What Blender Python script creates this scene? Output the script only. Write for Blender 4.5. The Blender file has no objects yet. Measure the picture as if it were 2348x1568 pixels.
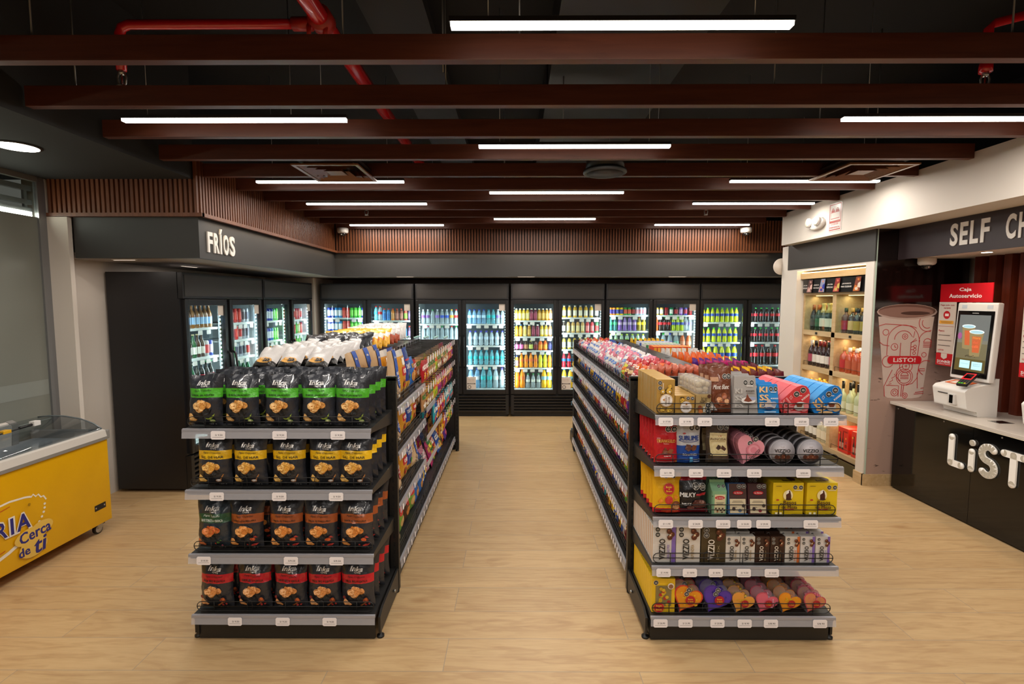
import bpy, bmesh, math, random
from mathutils import Vector, Matrix, noise
R = math.radians
SC = bpy.context.scene
COL = SC.collection

# ---------------------------------------------------------------- camera, world, exposure
cam_d = bpy.data.cameras.new('camera'); cam_d.lens = 18.0; cam_d.sensor_width = 36.0
cam_d.clip_start = 0.05; cam_d.clip_end = 60
cam = bpy.data.objects.new('camera', cam_d); COL.objects.link(cam)
cam.location = (0, 0, 1.8)
cam.rotation_euler = (R(90) - math.atan(94/1174), 0, math.atan(6/1174))
SC.camera = cam
SC.view_settings.view_transform = 'Standard'; SC.view_settings.look = 'None'
SC.view_settings.gamma = 1.0; SC.view_settings.use_curve_mapping = False
SC.view_settings.exposure = 0.0
W = bpy.data.worlds.new('world'); SC.world = W; W.use_nodes = True
W.node_tree.nodes['Background'].inputs[0].default_value = (1.0, 0.9, 0.8, 1)
W.node_tree.nodes['Background'].inputs[1].default_value = 0.09

STRIP_Z = 2.84
STRIPS = []
for y, xs in ((2.015, (0.4,)), (3.02, (-1.605, 2.51)), (3.53, (0.4,)), (4.545, (-1.605, 2.51)), (5.0, (0.4,)),
              (5.56, (-1.58, 2.54)), (6.58, (0.38,)), (7.09, (-1.61, 2.55)), (1.51, (-1.605, 2.51)), (0.5, (0.4,)), (0.0, (-1.605, 2.51)),
              (-1.0, (-1.605, 0.4, 2.51))):
    for x in xs: STRIPS.append((x, y))
def area(name, loc, rot, sx, sy, power, color, spread=math.pi):
    l = bpy.data.lights.new(name, 'AREA'); l.shape = 'RECTANGLE'; l.size = sx; l.size_y = sy
    l.energy = power; l.color = color; l.spread = spread
    o = bpy.data.objects.new(name, l); COL.objects.link(o); o.location = loc; o.rotation_euler = rot
    return o
for x, y in STRIPS:
    area('strip_light', (x, y, STRIP_Z - 0.032), (0, 0, 0), 1.12, 0.035, 15.5, (1.0, 0.935, 0.86), R(180))
area('downlight', (-3.16, 3.30, 2.745), (0, 0, 0), 0.16, 0.16, 3.0, (1, 0.9, 0.8), R(120))

# ---------------------------------------------------------------- materials
def lin(h):
    h = h.lstrip('#'); c = [int(h[i:i+2], 16)/255 for i in (0, 2, 4)]
    return [x/12.92 if x <= 0.04045 else ((x+0.055)/1.055)**2.4 for x in c]
MC = {}
def mat(name, hexc='#808080', rough=0.5, metal=0.0, alpha=1.0, emit=None, es=1.0, coat=0.0, trans=0.0, bump=0.0, bscale=40, spec=0.5):
    if name in MC: return MC[name]
    m = bpy.data.materials.new(name); m.use_nodes = True; MC[name] = m
    nt = m.node_tree; b = nt.nodes['Principled BSDF']
    c = lin(hexc)
    b.inputs['Base Color'].default_value = (*c, 1); b.inputs['Roughness'].default_value = rough
    b.inputs['Metallic'].default_value = metal; b.inputs['Alpha'].default_value = alpha
    b.inputs['Coat Weight'].default_value = coat; b.inputs['Transmission Weight'].default_value = trans
    b.inputs['Specular IOR Level'].default_value = spec
    if emit:
        b.inputs['Emission Color'].default_value = (*lin(emit), 1); b.inputs['Emission Strength'].default_value = es
    if bump:
        t = nt.nodes.new('ShaderNodeTexCoord'); n = nt.nodes.new('ShaderNodeTexNoise'); n.inputs['Scale'].default_value = bscale
        n.inputs['Detail'].default_value = 4
        bp = nt.nodes.new('ShaderNodeBump'); bp.inputs['Strength'].default_value = bump; bp.inputs['Distance'].default_value = 0.01
        nt.links.new(t.outputs['Object'], n.inputs['Vector']); nt.links.new(n.outputs['Fac'], bp.inputs['Height'])
        nt.links.new(bp.outputs['Normal'], b.inputs['Normal'])
    m.diffuse_color = (*c, 1)
    return m
def ink(h): return mat('ink_' + h.lstrip('#'), h, 0.45)
def foil(h): return mat('foil_' + h.lstrip('#'), h, 0.32, 0.1, coat=0.35, bump=0.9, bscale=17)
def plas(h): return mat('plastic_' + h.lstrip('#'), h, 0.35)
def card(h): return mat('card_' + h.lstrip('#'), h, 0.5, bump=0.05, bscale=120)
def wood(name, base, dark, axis, stretch=14.0, rough=0.45, fine=1.0, contrast=1.0, bump=0.03):
    if name in MC: return MC[name]
    m = mat(name, base, rough); nt = m.node_tree; b = nt.nodes['Principled BSDF']; L = nt.links.new
    t = nt.nodes.new('ShaderNodeTexCoord'); mp = nt.nodes.new('ShaderNodeMapping')
    s = [stretch*fine]*3; s[axis] = 1.2*fine; mp.inputs['Scale'].default_value = s
    n = nt.nodes.new('ShaderNodeTexNoise'); n.inputs['Scale'].default_value = 1.6; n.inputs['Detail'].default_value = 8
    n.inputs['Roughness'].default_value = 0.62; n.inputs['Distortion'].default_value = 0.8
    r = nt.nodes.new('ShaderNodeValToRGB'); r.color_ramp.elements[0].position = 0.5-0.2*contrast; r.color_ramp.elements[1].position = 0.5+0.2*contrast
    r.color_ramp.elements[0].color = (*lin(dark), 1); r.color_ramp.elements[1].color = (*lin(base), 1)
    L(t.outputs['Object'], mp.inputs['Vector']); L(mp.outputs['Vector'], n.inputs['Vector']); L(n.outputs['Fac'], r.inputs['Fac'])
    L(r.outputs['Color'], b.inputs['Base Color'])
    return m
def glass(name, tint=(0.9, 0.97, 0.95), refl=0.06):
    if name in MC: return MC[name]
    m = bpy.data.materials.new(name); m.use_nodes = True; MC[name] = m; nt = m.node_tree
    for n in list(nt.nodes):
        if n.type == 'BSDF_PRINCIPLED': nt.nodes.remove(n)
    out = nt.nodes['Material Output']
    tr = nt.nodes.new('ShaderNodeBsdfTransparent'); tr.inputs[0].default_value = (*tint, 1)
    gl = nt.nodes.new('ShaderNodeBsdfGlossy'); gl.inputs['Roughness'].default_value = 0.02
    lw = nt.nodes.new('ShaderNodeLayerWeight'); pw = nt.nodes.new('ShaderNodeMath'); pw.operation = 'POWER'; pw.inputs[1].default_value = 5.0
    ad = nt.nodes.new('ShaderNodeMath'); ad.operation = 'MULTIPLY_ADD'; ad.inputs[1].default_value = 0.6; ad.inputs[2].default_value = refl*0.4
    nt.links.new(lw.outputs['Facing'], pw.inputs[0]); nt.links.new(pw.outputs[0], ad.inputs[0])
    mx = nt.nodes.new('ShaderNodeMixShader')
    nt.links.new(ad.outputs[0], mx.inputs[0]); nt.links.new(tr.outputs[0], mx.inputs[1]); nt.links.new(gl.outputs[0], mx.inputs[2])
    nt.links.new(mx.outputs[0], out.inputs[0])
    return m
def floor_mat():
    m = mat('oak_plank_floor', '#c39a66', 0.42); nt = m.node_tree; b = nt.nodes['Principled BSDF']; L = nt.links.new
    t = nt.nodes.new('ShaderNodeTexCoord')
    mb = nt.nodes.new('ShaderNodeMapping'); mb.inputs['Location'].default_value = (0.35, -0.167+0.0, 0)
    br = nt.nodes.new('ShaderNodeTexBrick'); br.inputs['Scale'].default_value = 1.0; br.inputs['Brick Width'].default_value = 1.52
    br.inputs['Row Height'].default_value = 0.2435; br.inputs['Mortar Size'].default_value = 0.0013; br.inputs['Mortar Smooth'].default_value = 0.0
    br.inputs['Color1'].default_value = (0, 0, 0, 1); br.inputs['Color2'].default_value = (1, 1, 1, 1); br.inputs['Mortar'].default_value = (0.5, 0.5, 0.5, 1)
    br.offset = 0.37; br.inputs['Bias'].default_value = 0.0
    L(t.outputs['Object'], mb.inputs['Vector']); L(mb.outputs['Vector'], br.inputs['Vector'])
    # each plank gets its own stretch of grain
    cb = nt.nodes.new('ShaderNodeCombineXYZ'); ml = nt.nodes.new('ShaderNodeMath'); ml.operation = 'MULTIPLY'; ml.inputs[1].default_value = 37.0
    L(br.outputs['Color'], ml.inputs[0]); L(ml.outputs[0], cb.inputs['X']); L(ml.outputs[0], cb.inputs['Z'])
    ad = nt.nodes.new('ShaderNodeVectorMath'); L(t.outputs['Object'], ad.inputs[0]); L(cb.outputs[0], ad.inputs[1])
    mp = nt.nodes.new('ShaderNodeMapping'); mp.inputs['Scale'].default_value = (1.5, 9, 9); L(ad.outputs[0], mp.inputs['Vector'])
    n = nt.nodes.new('ShaderNodeTexNoise'); n.inputs['Scale'].default_value = 1.1; n.inputs['Detail'].default_value = 9; n.inputs['Roughness'].default_value = 0.6
    n.inputs['Distortion'].default_value = 2.2; L(mp.outputs[0], n.inputs['Vector'])
    r = nt.nodes.new('ShaderNodeValToRGB'); cr = r.color_ramp
    cr.elements[0].position = 0.16; cr.elements[0].color = (*lin('#b08c60'), 1); cr.elements[1].position = 0.72; cr.elements[1].color = (*lin('#ceae7f'), 1)
    e = cr.elements.new(0.45); e.color = (*lin('#c6a476'), 1); L(n.outputs['Fac'], r.inputs['Fac'])
    # knots / cathedral rings
    mk = nt.nodes.new('ShaderNodeMapping'); mk.inputs['Scale'].default_value = (0.8, 4.2, 4.2); L(ad.outputs[0], mk.inputs['Vector'])
    wv = nt.nodes.new('ShaderNodeTexWave'); wv.wave_type = 'RINGS'; wv.inputs['Scale'].default_value = 3.5; wv.inputs['Distortion'].default_value = 9
    wv.inputs['Detail'].default_value = 3; wv.inputs['Detail Scale'].default_value = 0.7; L(mk.outputs[0], wv.inputs['Vector'])
    mx = nt.nodes.new('ShaderNodeMix'); mx.data_type = 'RGBA'; mx.blend_type = 'MULTIPLY'
    mr = nt.nodes.new('ShaderNodeMapRange'); mr.inputs['From Min'].default_value = 0.0; mr.inputs['From Max'].default_value = 0.25
    mr.inputs['To Min'].default_value = 0.16; mr.inputs['To Max'].default_value = 0.0
    L(wv.outputs['Fac'], mr.inputs['Value']); L(mr.outputs[0], mx.inputs['Factor']); L(r.outputs['Color'], mx.inputs[6]); mx.inputs[7].default_value = (*lin('#a06f3d'), 1)
    # small knots and fine pores
    vk = nt.nodes.new('ShaderNodeTexVoronoi'); mv_ = nt.nodes.new('ShaderNodeMapping'); mv_.inputs['Scale'].default_value = (1.0, 2.6, 2.6); L(ad.outputs[0], mv_.inputs[0]); vk.inputs['Scale'].default_value = 1.25; L(mv_.outputs[0], vk.inputs['Vector'])
    kr = nt.nodes.new('ShaderNodeMapRange'); kr.inputs['From Min'].default_value = 0.02; kr.inputs['From Max'].default_value = 0.13; kr.inputs['To Min'].default_value = 0.5; kr.inputs['To Max'].default_value = 0.0; L(vk.outputs['Distance'], kr.inputs['Value'])
    kx = nt.nodes.new('ShaderNodeMix'); kx.data_type = 'RGBA'; L(kr.outputs[0], kx.inputs['Factor']); L(mx.outputs[2], kx.inputs[6]); kx.inputs[7].default_value = (*lin('#98693c'), 1)
    mf = nt.nodes.new('ShaderNodeMapping'); mf.inputs['Scale'].default_value = (9, 120, 120); L(ad.outputs[0], mf.inputs[0]); nf = nt.nodes.new('ShaderNodeTexNoise'); nf.inputs['Scale'].default_value = 1.0; nf.inputs['Detail'].default_value = 3; L(mf.outputs[0], nf.inputs[0])
    fr = nt.nodes.new('ShaderNodeMapRange'); fr.inputs['From Min'].default_value = 0.3; fr.inputs['From Max'].default_value = 0.55; fr.inputs['To Min'].default_value = 0.16; fr.inputs['To Max'].default_value = 0.0; L(nf.outputs['Fac'], fr.inputs['Value'])
    fx = nt.nodes.new('ShaderNodeMix'); fx.data_type = 'RGBA'; L(fr.outputs[0], fx.inputs['Factor']); L(kx.outputs[2], fx.inputs[6]); fx.inputs[7].default_value = (*lin('#8f6a42'), 1); mx = fx
    # tone per plank
    tn = nt.nodes.new('ShaderNodeMix'); tn.data_type = 'RGBA'; tn.blend_type = 'MULTIPLY'; tn.inputs['Factor'].default_value = 0.5
    tr = nt.nodes.new('ShaderNodeValToRGB'); tr.color_ramp.elements[0].color = (0.82, 0.80, 0.78, 1); tr.color_ramp.elements[1].color = (1, 1, 1, 1)
    L(br.outputs['Color'], tr.inputs['Fac']); L(mx.outputs[2], tn.inputs[6]); L(tr.outputs['Color'], tn.inputs[7])
    sm = nt.nodes.new('ShaderNodeMix'); sm.data_type = 'RGBA'; L(br.outputs['Fac'], sm.inputs['Factor']); L(tn.outputs[2], sm.inputs[6])
    sm.inputs[7].default_value = (*lin('#8d8577'), 1)
    L(sm.outputs[2], b.inputs['Base Color'])
    bp = nt.nodes.new('ShaderNodeBump'); bp.inputs['Strength'].default_value = 0.06; bp.inputs['Distance'].default_value = 0.01
    L(n.outputs['Fac'], bp.inputs['Height']); L(bp.outputs['Normal'], b.inputs['Normal'])
    return m
BLACK = mat('black_powder_coat', '#1b1a19', 0.45)
BLACKG = mat('black_gloss_panel', '#0c0b0a', 0.08)
CAB = mat('cooler_black_steel', '#1a191b', 0.38)
CABP = mat('cooler_header_panel', '#383431', 0.5)
CHAR = mat('charcoal_fascia_paint', '#343230', 0.5)
CEIL = mat('black_ceiling_paint', '#0b0b0c', 0.85, bump=0.1, bscale=6)
WHITE = mat('warm_white_wall_paint', '#d8cfc4', 0.75)
WPL = mat('white_plastic', '#e6e2dc', 0.35)
RED = mat('red_gloss_pipe_paint', '#b80d14', 0.25, coat=0.4)
STEEL = mat('zinc_steel', '#b9b9b6', 0.3, 0.9)
ALU = mat('grey_aluminium', '#8f9092', 0.35, 0.6)
BEAM = wood('dark_mahogany_beam', '#5f3120', '#482213', 0, 16, 0.42)
SLAT = wood('walnut_slat', '#7c4829', '#5f331b', 2, 18, 0.45)
SLATD = mat('slat_backing', '#1a0e09', 0.7)
LOAK = wood('light_oak_veneer', '#cfb48a', '#b9996b', 1, 16, 0.5)
FIN = wood('mahogany_fin', '#6e2c18', '#4c1d0f', 2, 16, 0.4)
CLEAR = mat('clear_price_rail_plastic', '#cfcfd6', 0.12, alpha=0.36)
RAILG = mat('grey_price_rail_lip', '#9c9ba0', 0.25, 0.2)
LEDW = mat('led_strip_glow', '#ffffff', 0.4, emit='#fff4e6', es=14)
LEDC = mat('cool_led_glow', '#ffffff', 0.4, emit='#e6f6ff', es=9)
GLASS = glass('clear_door_glass')

# ---------------------------------------------------------------- mesh helper
class MB:
    def __init__(s): s.v = []; s.f = []; s.m = []; s.s = []; s.mats = []
    def mi(s, m):
        if m not in s.mats: s.mats.append(m)
        return s.mats.index(m)
    def add(s, vs, fs, m, smooth=False):
        o = len(s.v); s.v += [tuple(v) for v in vs]; k = s.mi(m)
        for f in fs: s.f.append(tuple(i+o for i in f)); s.m.append(k); s.s.append(smooth)
        return s
    def box(s, x0, x1, y0, y1, z0, z1, m, bev=0.0):
        if x0 > x1: x0, x1 = x1, x0
        if y0 > y1: y0, y1 = y1, y0
        if z0 > z1: z0, z1 = z1, z0
        if bev > 0:
            b = bmesh.new(); bmesh.ops.create_cube(b, size=1)
            for v in b.verts: v.co = Vector(((x0+x1)/2+v.co.x*(x1-x0), (y0+y1)/2+v.co.y*(y1-y0), (z0+z1)/2+v.co.z*(z1-z0)))
            bmesh.ops.bevel(b, geom=b.edges[:], offset=bev, segments=2, affect='EDGES', profile=0.6)
            b.verts.index_update(); s.add([v.co for v in b.verts], [[v.index for v in f.verts] for f in b.faces], m); b.free(); return s
        v = [(x, y, z) for z in (z0, z1) for y in (y0, y1) for x in (x0, x1)]
        return s.add(v, [(0, 2, 3, 1), (4, 5, 7, 6), (0, 1, 5, 4), (2, 6, 7, 3), (0, 4, 6, 2), (1, 3, 7, 5)], m)
    def tube(s, pts, r, m, n=6, closed=False, caps=True):
        pts = [Vector(p) for p in pts]; k = len(pts); vs = []; fs = []; up = None
        for i, p in enumerate(pts):
            a = pts[i-1] if (i > 0 or closed) else p; c = pts[(i+1) % k] if (i < k-1 or closed) else p
            d = (c-a).normalized()
            if up is None: up = Vector((0, 0, 1)) if abs(d.z) < 0.9 else Vector((1, 0, 0))
            x = d.cross(up)
            if x.length < 1e-4: x = d.orthogonal()
            x.normalize(); y = x.cross(d).normalized(); up = y
            for j in range(n):
                t = 2*math.pi*j/n; vs.append(p + x*math.cos(t)*r + y*math.sin(t)*r)
        for i in range(k if closed else k-1):
            for j in range(n):
                a, b = i*n+j, i*n+(j+1) % n; c, d = ((i+1) % k)*n+(j+1) % n, ((i+1) % k)*n+j
                fs.append((a, b, c, d))
        if caps and not closed: fs += [tuple(range(n))[::-1], tuple(range((k-1)*n, k*n))]
        return s.add(vs, fs, m, True)
    def lathe(s, prof, m, n=16, c=(0, 0, 0), axis=2, smooth=True):
        vs = []; fs = []
        for r, h in prof:
            for j in range(n):
                t = 2*math.pi*j/n; p = [r*math.cos(t), r*math.sin(t), h]
                if axis == 1: p = [p[0], h, p[1]]
                if axis == 0: p = [h, p[0], p[1]]
                vs.append((p[0]+c[0], p[1]+c[1], p[2]+c[2]))
        for i in range(len(prof)-1):
            for j in range(n): fs.append((i*n+j, i*n+(j+1) % n, (i+1)*n+(j+1) % n, (i+1)*n+j))
        fs.append(tuple(range(n))[::-1]); fs.append(tuple(range((len(prof)-1)*n, len(prof)*n)))
        return s.add(vs, fs, m, smooth)
    def prism(s, poly, a, b, m, axis=1, smooth=False):
        n = len(poly)
        def P(u, w, h):
            return {0: (h, u, w), 1: (u, h, w), 2: (u, w, h)}[axis]
        vs = [P(u, w, a) for u, w in poly] + [P(u, w, b) for u, w in poly]
        s.add(vs, [tuple(range(n))[::-1], tuple(range(n, 2*n))], m)
        o = [(i, (i+1) % n, n+(i+1) % n, n+i) for i in range(n)]
        return s.add(vs, o, m, smooth)
    def mesh(s, name):
        me = bpy.data.meshes.new(name); me.from_pydata(s.v, [], s.f)
        for m in s.mats: me.materials.append(m)
        me.polygons.foreach_set('material_index', s.m); me.polygons.foreach_set('use_smooth', s.s); me.update()
        b = bmesh.new(); b.from_mesh(me); bmesh.ops.recalc_face_normals(b, faces=b.faces); b.to_mesh(me); b.free()
        return me
    def build(s, name, parent=None, loc=(0, 0, 0), rot=(0, 0, 0)):
        return link(name, s.mesh(name), parent, loc, rot)
def link(name, me, parent=None, loc=(0, 0, 0), rot=(0, 0, 0), scale=None):
    o = bpy.data.objects.new(name, me); COL.objects.link(o); o.parent = parent; o.location = loc; o.rotation_euler = rot
    if scale: o.scale = scale
    return o
def tag(o, label, cat, group=None, kind=None):
    if label and len(label.split()) > 16: label = label.replace(' from left', '')
    if label: o['label'] = label
    if cat: o['category'] = cat
    if group: o['group'] = group
    if kind: o['kind'] = kind
    return o
def thing(name, label, cat, loc=(0, 0, 0), rz=0, group=None):
    return tag(link(name, None, None, loc, (0, 0, rz)), label, cat, group)
def struct(name, mb, label=None):
    o = mb.build(name); o['kind'] = 'structure'
    if label: o['label'] = label
    return o
ORD = ['first', 'second', 'third', 'fourth', 'fifth', 'sixth', 'seventh', 'eighth', 'ninth', 'tenth', 'eleventh', 'twelfth', 'thirteenth', 'fourteenth',
       'fifteenth', 'sixteenth', 'seventeenth', 'eighteenth', 'nineteenth', 'twentieth', 'twenty-first', 'twenty-second', 'twenty-third', 'twenty-fourth', 'twenty-fifth',
       'twenty-sixth', 'twenty-seventh', 'twenty-eighth', 'twenty-ninth', 'thirtieth', 'thirty-first', 'thirty-second', 'thirty-third', 'thirty-fourth', 'thirty-fifth', 'thirty-sixth']

# ---------------------------------------------------------------- flat artwork: shapes and lettering laid on a surface
TC = {}
def text2d(s, bold=0.0, shear=0.0, res=2):
    k = (s, bold, shear, res)
    if k in TC: return TC[k]
    c = bpy.data.curves.new('t', 'FONT'); c.body = s; c.resolution_u = res; c.offset = bold; c.shear = shear; c.align_x = 'CENTER'; c.space_character = 1.0+bold*3.0
    o = bpy.data.objects.new('t', c); me = bpy.data.meshes.new_from_object(o)
    vs = [(v.co.x, v.co.y) for v in me.vertices]; fs = [tuple(p.vertices) for p in me.polygons]
    bpy.data.objects.remove(o); bpy.data.curves.remove(c); bpy.data.meshes.remove(me)
    if vs:
        x0 = min(v[0] for v in vs); x1 = max(v[0] for v in vs); y0 = min(v[1] for v in vs); y1 = max(v[1] for v in vs)
        vs = [((x-(x0+x1)/2)/max(x1-x0, 1e-6), (y-(y0+y1)/2)/max(y1-y0, 1e-6)) for x, y in vs]
    TC[k] = (vs, fs); return TC[k]
def refine(vs, fs, L):
    b = bmesh.new(); bv = [b.verts.new((x, y, 0)) for x, y in vs]
    for f in fs:
        try: b.faces.new([bv[i] for i in f])
        except ValueError: pass
    bmesh.ops.triangulate(b, faces=b.faces[:])
    for _ in range(6):
        e = [e for e in b.edges if e.calc_length() > L]
        if not e: break
        bmesh.ops.subdivide_edges(b, edges=e, cuts=1)
        bmesh.ops.triangulate(b, faces=[f for f in b.faces if len(f.verts) > 3])
    b.verts.index_update(); r = ([(v.co.x, v.co.y) for v in b.verts], [tuple(v.index for v in f.verts) for f in b.faces]); b.free(); return r
def ell(cu, cv, ru, rv, n=20, a0=0, a1=2*math.pi):
    return [(cu+ru*math.cos(a0+(a1-a0)*i/n), cv+rv*math.sin(a0+(a1-a0)*i/n)) for i in range(n if abs(a1-a0) > 6.28 else n+1)]
def line2d(pts, w, closed=False):
    n = len(pts); vs = []; fs = []
    for i in range(n):
        a = pts[i-1] if (i > 0 or closed) else pts[i]; c = pts[(i+1) % n] if (i < n-1 or closed) else pts[i]
        dx, dy = c[0]-a[0], c[1]-a[1]; l = math.hypot(dx, dy) or 1
        nx, ny = -dy/l*w/2, dx/l*w/2; vs += [(pts[i][0]+nx, pts[i][1]+ny), (pts[i][0]-nx, pts[i][1]-ny)]
    for i in range(n if closed else n-1):
        j = (i+1) % n; fs.append((2*i, 2*i+1, 2*j+1, 2*j))
    return vs, fs
def art(mb, items, P, w, h, L=0.0, step=0.00035, base=0.0006):
    """items use fractions: u in -.5...5 across w, v in 0..1 up h; P(u, v, off) gives the point in space"""
    lay = base
    for it in items:
        k = it[0]; lay += step; m = it[-1] if k not in ('t', 'o') else None
        sh = []
        if k == 'r': _, a, b, c, d, m = it; sh = [([(a*w, b*h), (c*w, b*h), (c*w, d*h), (a*w, d*h)], [(0, 1, 2, 3)], m)]
        elif k == 'e': _, cu, cv, ru, rv, m = it; p = ell(cu*w, cv*h, ru*w, rv*h); sh = [(p, [tuple(range(len(p)))], m)]
        elif k == 'c': _, cu, cv, r, m = it; p = ell(cu*w, cv*h, r*w, r*w); sh = [(p, [tuple(range(len(p)))], m)]
        elif k == 'p': _, pts, m = it; sh = [([(u*w, v*h) for u, v in pts], [tuple(range(len(pts)))], m)]
        elif k == 'l': _, pts, lw, m = it; q = line2d([(u*w, v*h) for u, v in pts], lw*w); sh = [(q[0], q[1], m)]
        elif k == 'L': _, pts, lw, m = it; q = line2d([(u*w, v*h) for u, v in pts], lw*w, True); sh = [(q[0], q[1], m)]
        elif k == 't':
            _, s, cu, cv, tw, th, m = it[:7]; o = it[7] if len(it) > 7 else {}
            want = o.get('b', 0.012); bo = 0.0 if 'M' in s else min(want, 0.014)
            v0, fs = text2d(s, bo, o.get('sh', 0.0)); a = R(o.get('rot', 0)); ca, sa = math.cos(a), math.sin(a); sh = []
            e = (want-bo)*0.8/max(1, len(s)*0.55) if want > bo+0.005 else 0      # heavier strokes: the same glyphs again, a hair to each side
            for dx in ((-e, e, 0) if e else (0,)):
                vs = [((x+dx)*tw*w, y*th*h) for x, y in v0]; vs = [(cu*w+x*ca-y*sa, cv*h+x*sa+y*ca) for x, y in vs]; sh.append((vs, fs, m))
        elif k == 'o':
            _, cu, cv, r = it[:4]
            def octo(rr): return [(cu*w+rr*w*math.cos(R(22.5+45*i)), cv*h+rr*w*math.sin(R(22.5+45*i))) for i in range(8)]
            sh = [(octo(r), [tuple(range(8))], ink('#e9e7e2')), (octo(r*0.9), [tuple(range(8))], ink('#121212'))]
            for dv, ww in ((0.28, 0.8), (0.0, 1.1), (-0.28, 0.8)):
                a, b = cu*w-r*w*ww/2, cu*w+r*w*ww/2; c = cv*h+r*w*dv
                sh.append(([(a, c-r*w*0.07), (b, c-r*w*0.07), (b, c+r*w*0.07), (a, c+r*w*0.07)], [(0, 1, 2, 3)], ink('#cfcdc8')))
        for i, (vs, fs, mm) in enumerate(sh):
            if not vs: continue
            if L: vs, fs = refine(vs, fs, L)
            if isinstance(mm, str): mm = ink(mm)
            mb.add([P(u, v, lay + i*step) for u, v in vs], fs, mm)
        lay += step*(len(sh)-1)
def flatP(origin, ux, uz, n):
    o, ux, uz, n = Vector(origin), Vector(ux), Vector(uz), Vector(n)
    return lambda u, v, off: o + ux*u + uz*v + n*off
# ================================================================ THE ROOM
struct('floor', MB().box(-6, 6, -4, 9, -0.05, 0, floor_mat()))
struct('ceiling', MB().box(-6, 6, -4, 9, 3.72, 3.8, CEIL))
struct('wall_back', MB().box(-4, 4.6, 8.62, 8.75, 0, 3.72, mat('taupe_wall_paint', '#857a74', 0.8)))
struct('wall_front', MB().box(-6, 6, -4.1, -4, 0, 3.72, mat('front_wall_paint', '#a89f94', 0.8)))
struct('wall_right', MB().box(4.36, 4.5, -4, 8.7, 0, 2.86, WHITE).box(4.36, 4.5, -4, 8.7, 2.86, 3.72, CEIL))
struct('wall_left', MB().box(-3.95, -3.775, 4.165, 8.62, 0, 2.9, WHITE).box(-3.774, -3.6, 4.165, 4.205, 0, 2.475, WHITE)
       .box(-3.774, -3.05, 7.79, 8.62, 0, 2.15, WHITE))
# dark lowered ceiling over the window side
struct('trim_1', MB().box(-6, -2.585, -4, 4.2, 2.775, 3.72, mat('dark_bulkhead_paint', '#232322', 0.8)))
# white soffit along the right side
struct('trim_2', MB().box(3.277, 4.35, -4, 6.38, 2.478, 2.86, WHITE))
# soffit underside above the coolers
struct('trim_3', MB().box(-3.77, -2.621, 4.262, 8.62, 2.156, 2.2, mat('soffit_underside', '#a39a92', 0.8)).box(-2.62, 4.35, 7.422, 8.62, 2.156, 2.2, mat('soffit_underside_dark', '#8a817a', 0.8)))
# charcoal fascia round the coolers
f = MB(); f.box(-3.59, -2.62, 4.21, 4.26, 2.15, 2.9, CHAR); f.box(-2.62, -2.57, 4.21, 7.42, 2.15, 2.9, CHAR); f.box(-2.57, 4.35, 7.37, 7.42, 2.15, 2.9, CHAR)
fas = struct('trim_4', f)
# slatted walnut frieze
def frieze(segs, nm):
    mb = MB()
    for (ax, a, b, c, sgn) in segs:   # ax: axis along which it runs, face coordinate c, outward sign
        n = int(round((b-a)/0.04))
        for i in range(n):
            s = a+(b-a)*(i+0.5)/n
            lo, hi = sorted((c, c-sgn*0.024))
            if ax == 'x': mb.box(s-0.0115, s+0.0115, lo, hi, 2.505, 2.925, SLAT)
            else: mb.box(lo, hi, s-0.0115, s+0.0115, 2.505, 2.925, SLAT)
    return mb
fz = frieze((('x', -3.765, -2.545, 4.178, -1), ('y', 4.2, 7.33, -2.543, 1), ('x', -2.54, 4.3, 7.338, -1)), 'f')
fz.box(-3.77, -2.56, 4.198, 4.208, 2.5, 2.93, SLATD).box(-2.569, -2.56, 4.2, 7.36, 2.5, 2.93, SLATD).box(-2.56, 4.3, 7.358, 7.368, 2.5, 2.93, SLATD)
fz.box(-3.775, -2.51, 4.163, 4.2, 2.478, 2.507, SLAT).box(-2.545, -2.51, 4.17, 7.32, 2.478, 2.507, SLAT).box(-2.545, 4.3, 7.318, 7.35, 2.478, 2.507, SLAT)
struct('trim_5', fz)
area('fascia_glow', (-2.54, 5.8, 2.474), (0, R(-12), 0), 0.02, 3.0, 1.8, (1, 0.72, 0.42), R(160))
area('fascia_glow', (0.6, 7.34, 2.474), (R(-12), 0, 0), 6.0, 0.02, 3.0, (1, 0.74, 0.46), R(160))
for (x, y, rz_, ln, pw_) in ((0.17, 7.52, 0, 0.26, 2.5), (2.37, 7.52, 0, 0.26, 2.5), (-1.6, 7.52, 0, 0.26, 2.5), (-3.35, 5.3, R(90), 0.26, 2.0), (-3.35, 4.42, 0, 0.2, 1.2)):  # some of these slots are added to brighten the dark soffit underside
    o = thing('slot_light', 'slim recessed slot light in the soffit above the coolers', 'light', (x, y, 2.156), rz_, 'slot lights in the cooler soffit')
    MB().box(-ln/2, ln/2, -0.015, 0.015, -0.006, 0, WPL).build('frame', o); MB().box(-ln/2+0.01, ln/2-0.01, -0.008, 0.008, -0.0075, -0.006, mat('dim_slot_glow', '#ffffff', 0.4, emit='#ffe9d0', es=1.2)).build('diffuser', o)
    area('slot_glow', (x, y, 2.146), (0, 0, rz_), ln, 0.02, pw_, (1, 0.88, 0.78))
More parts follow.
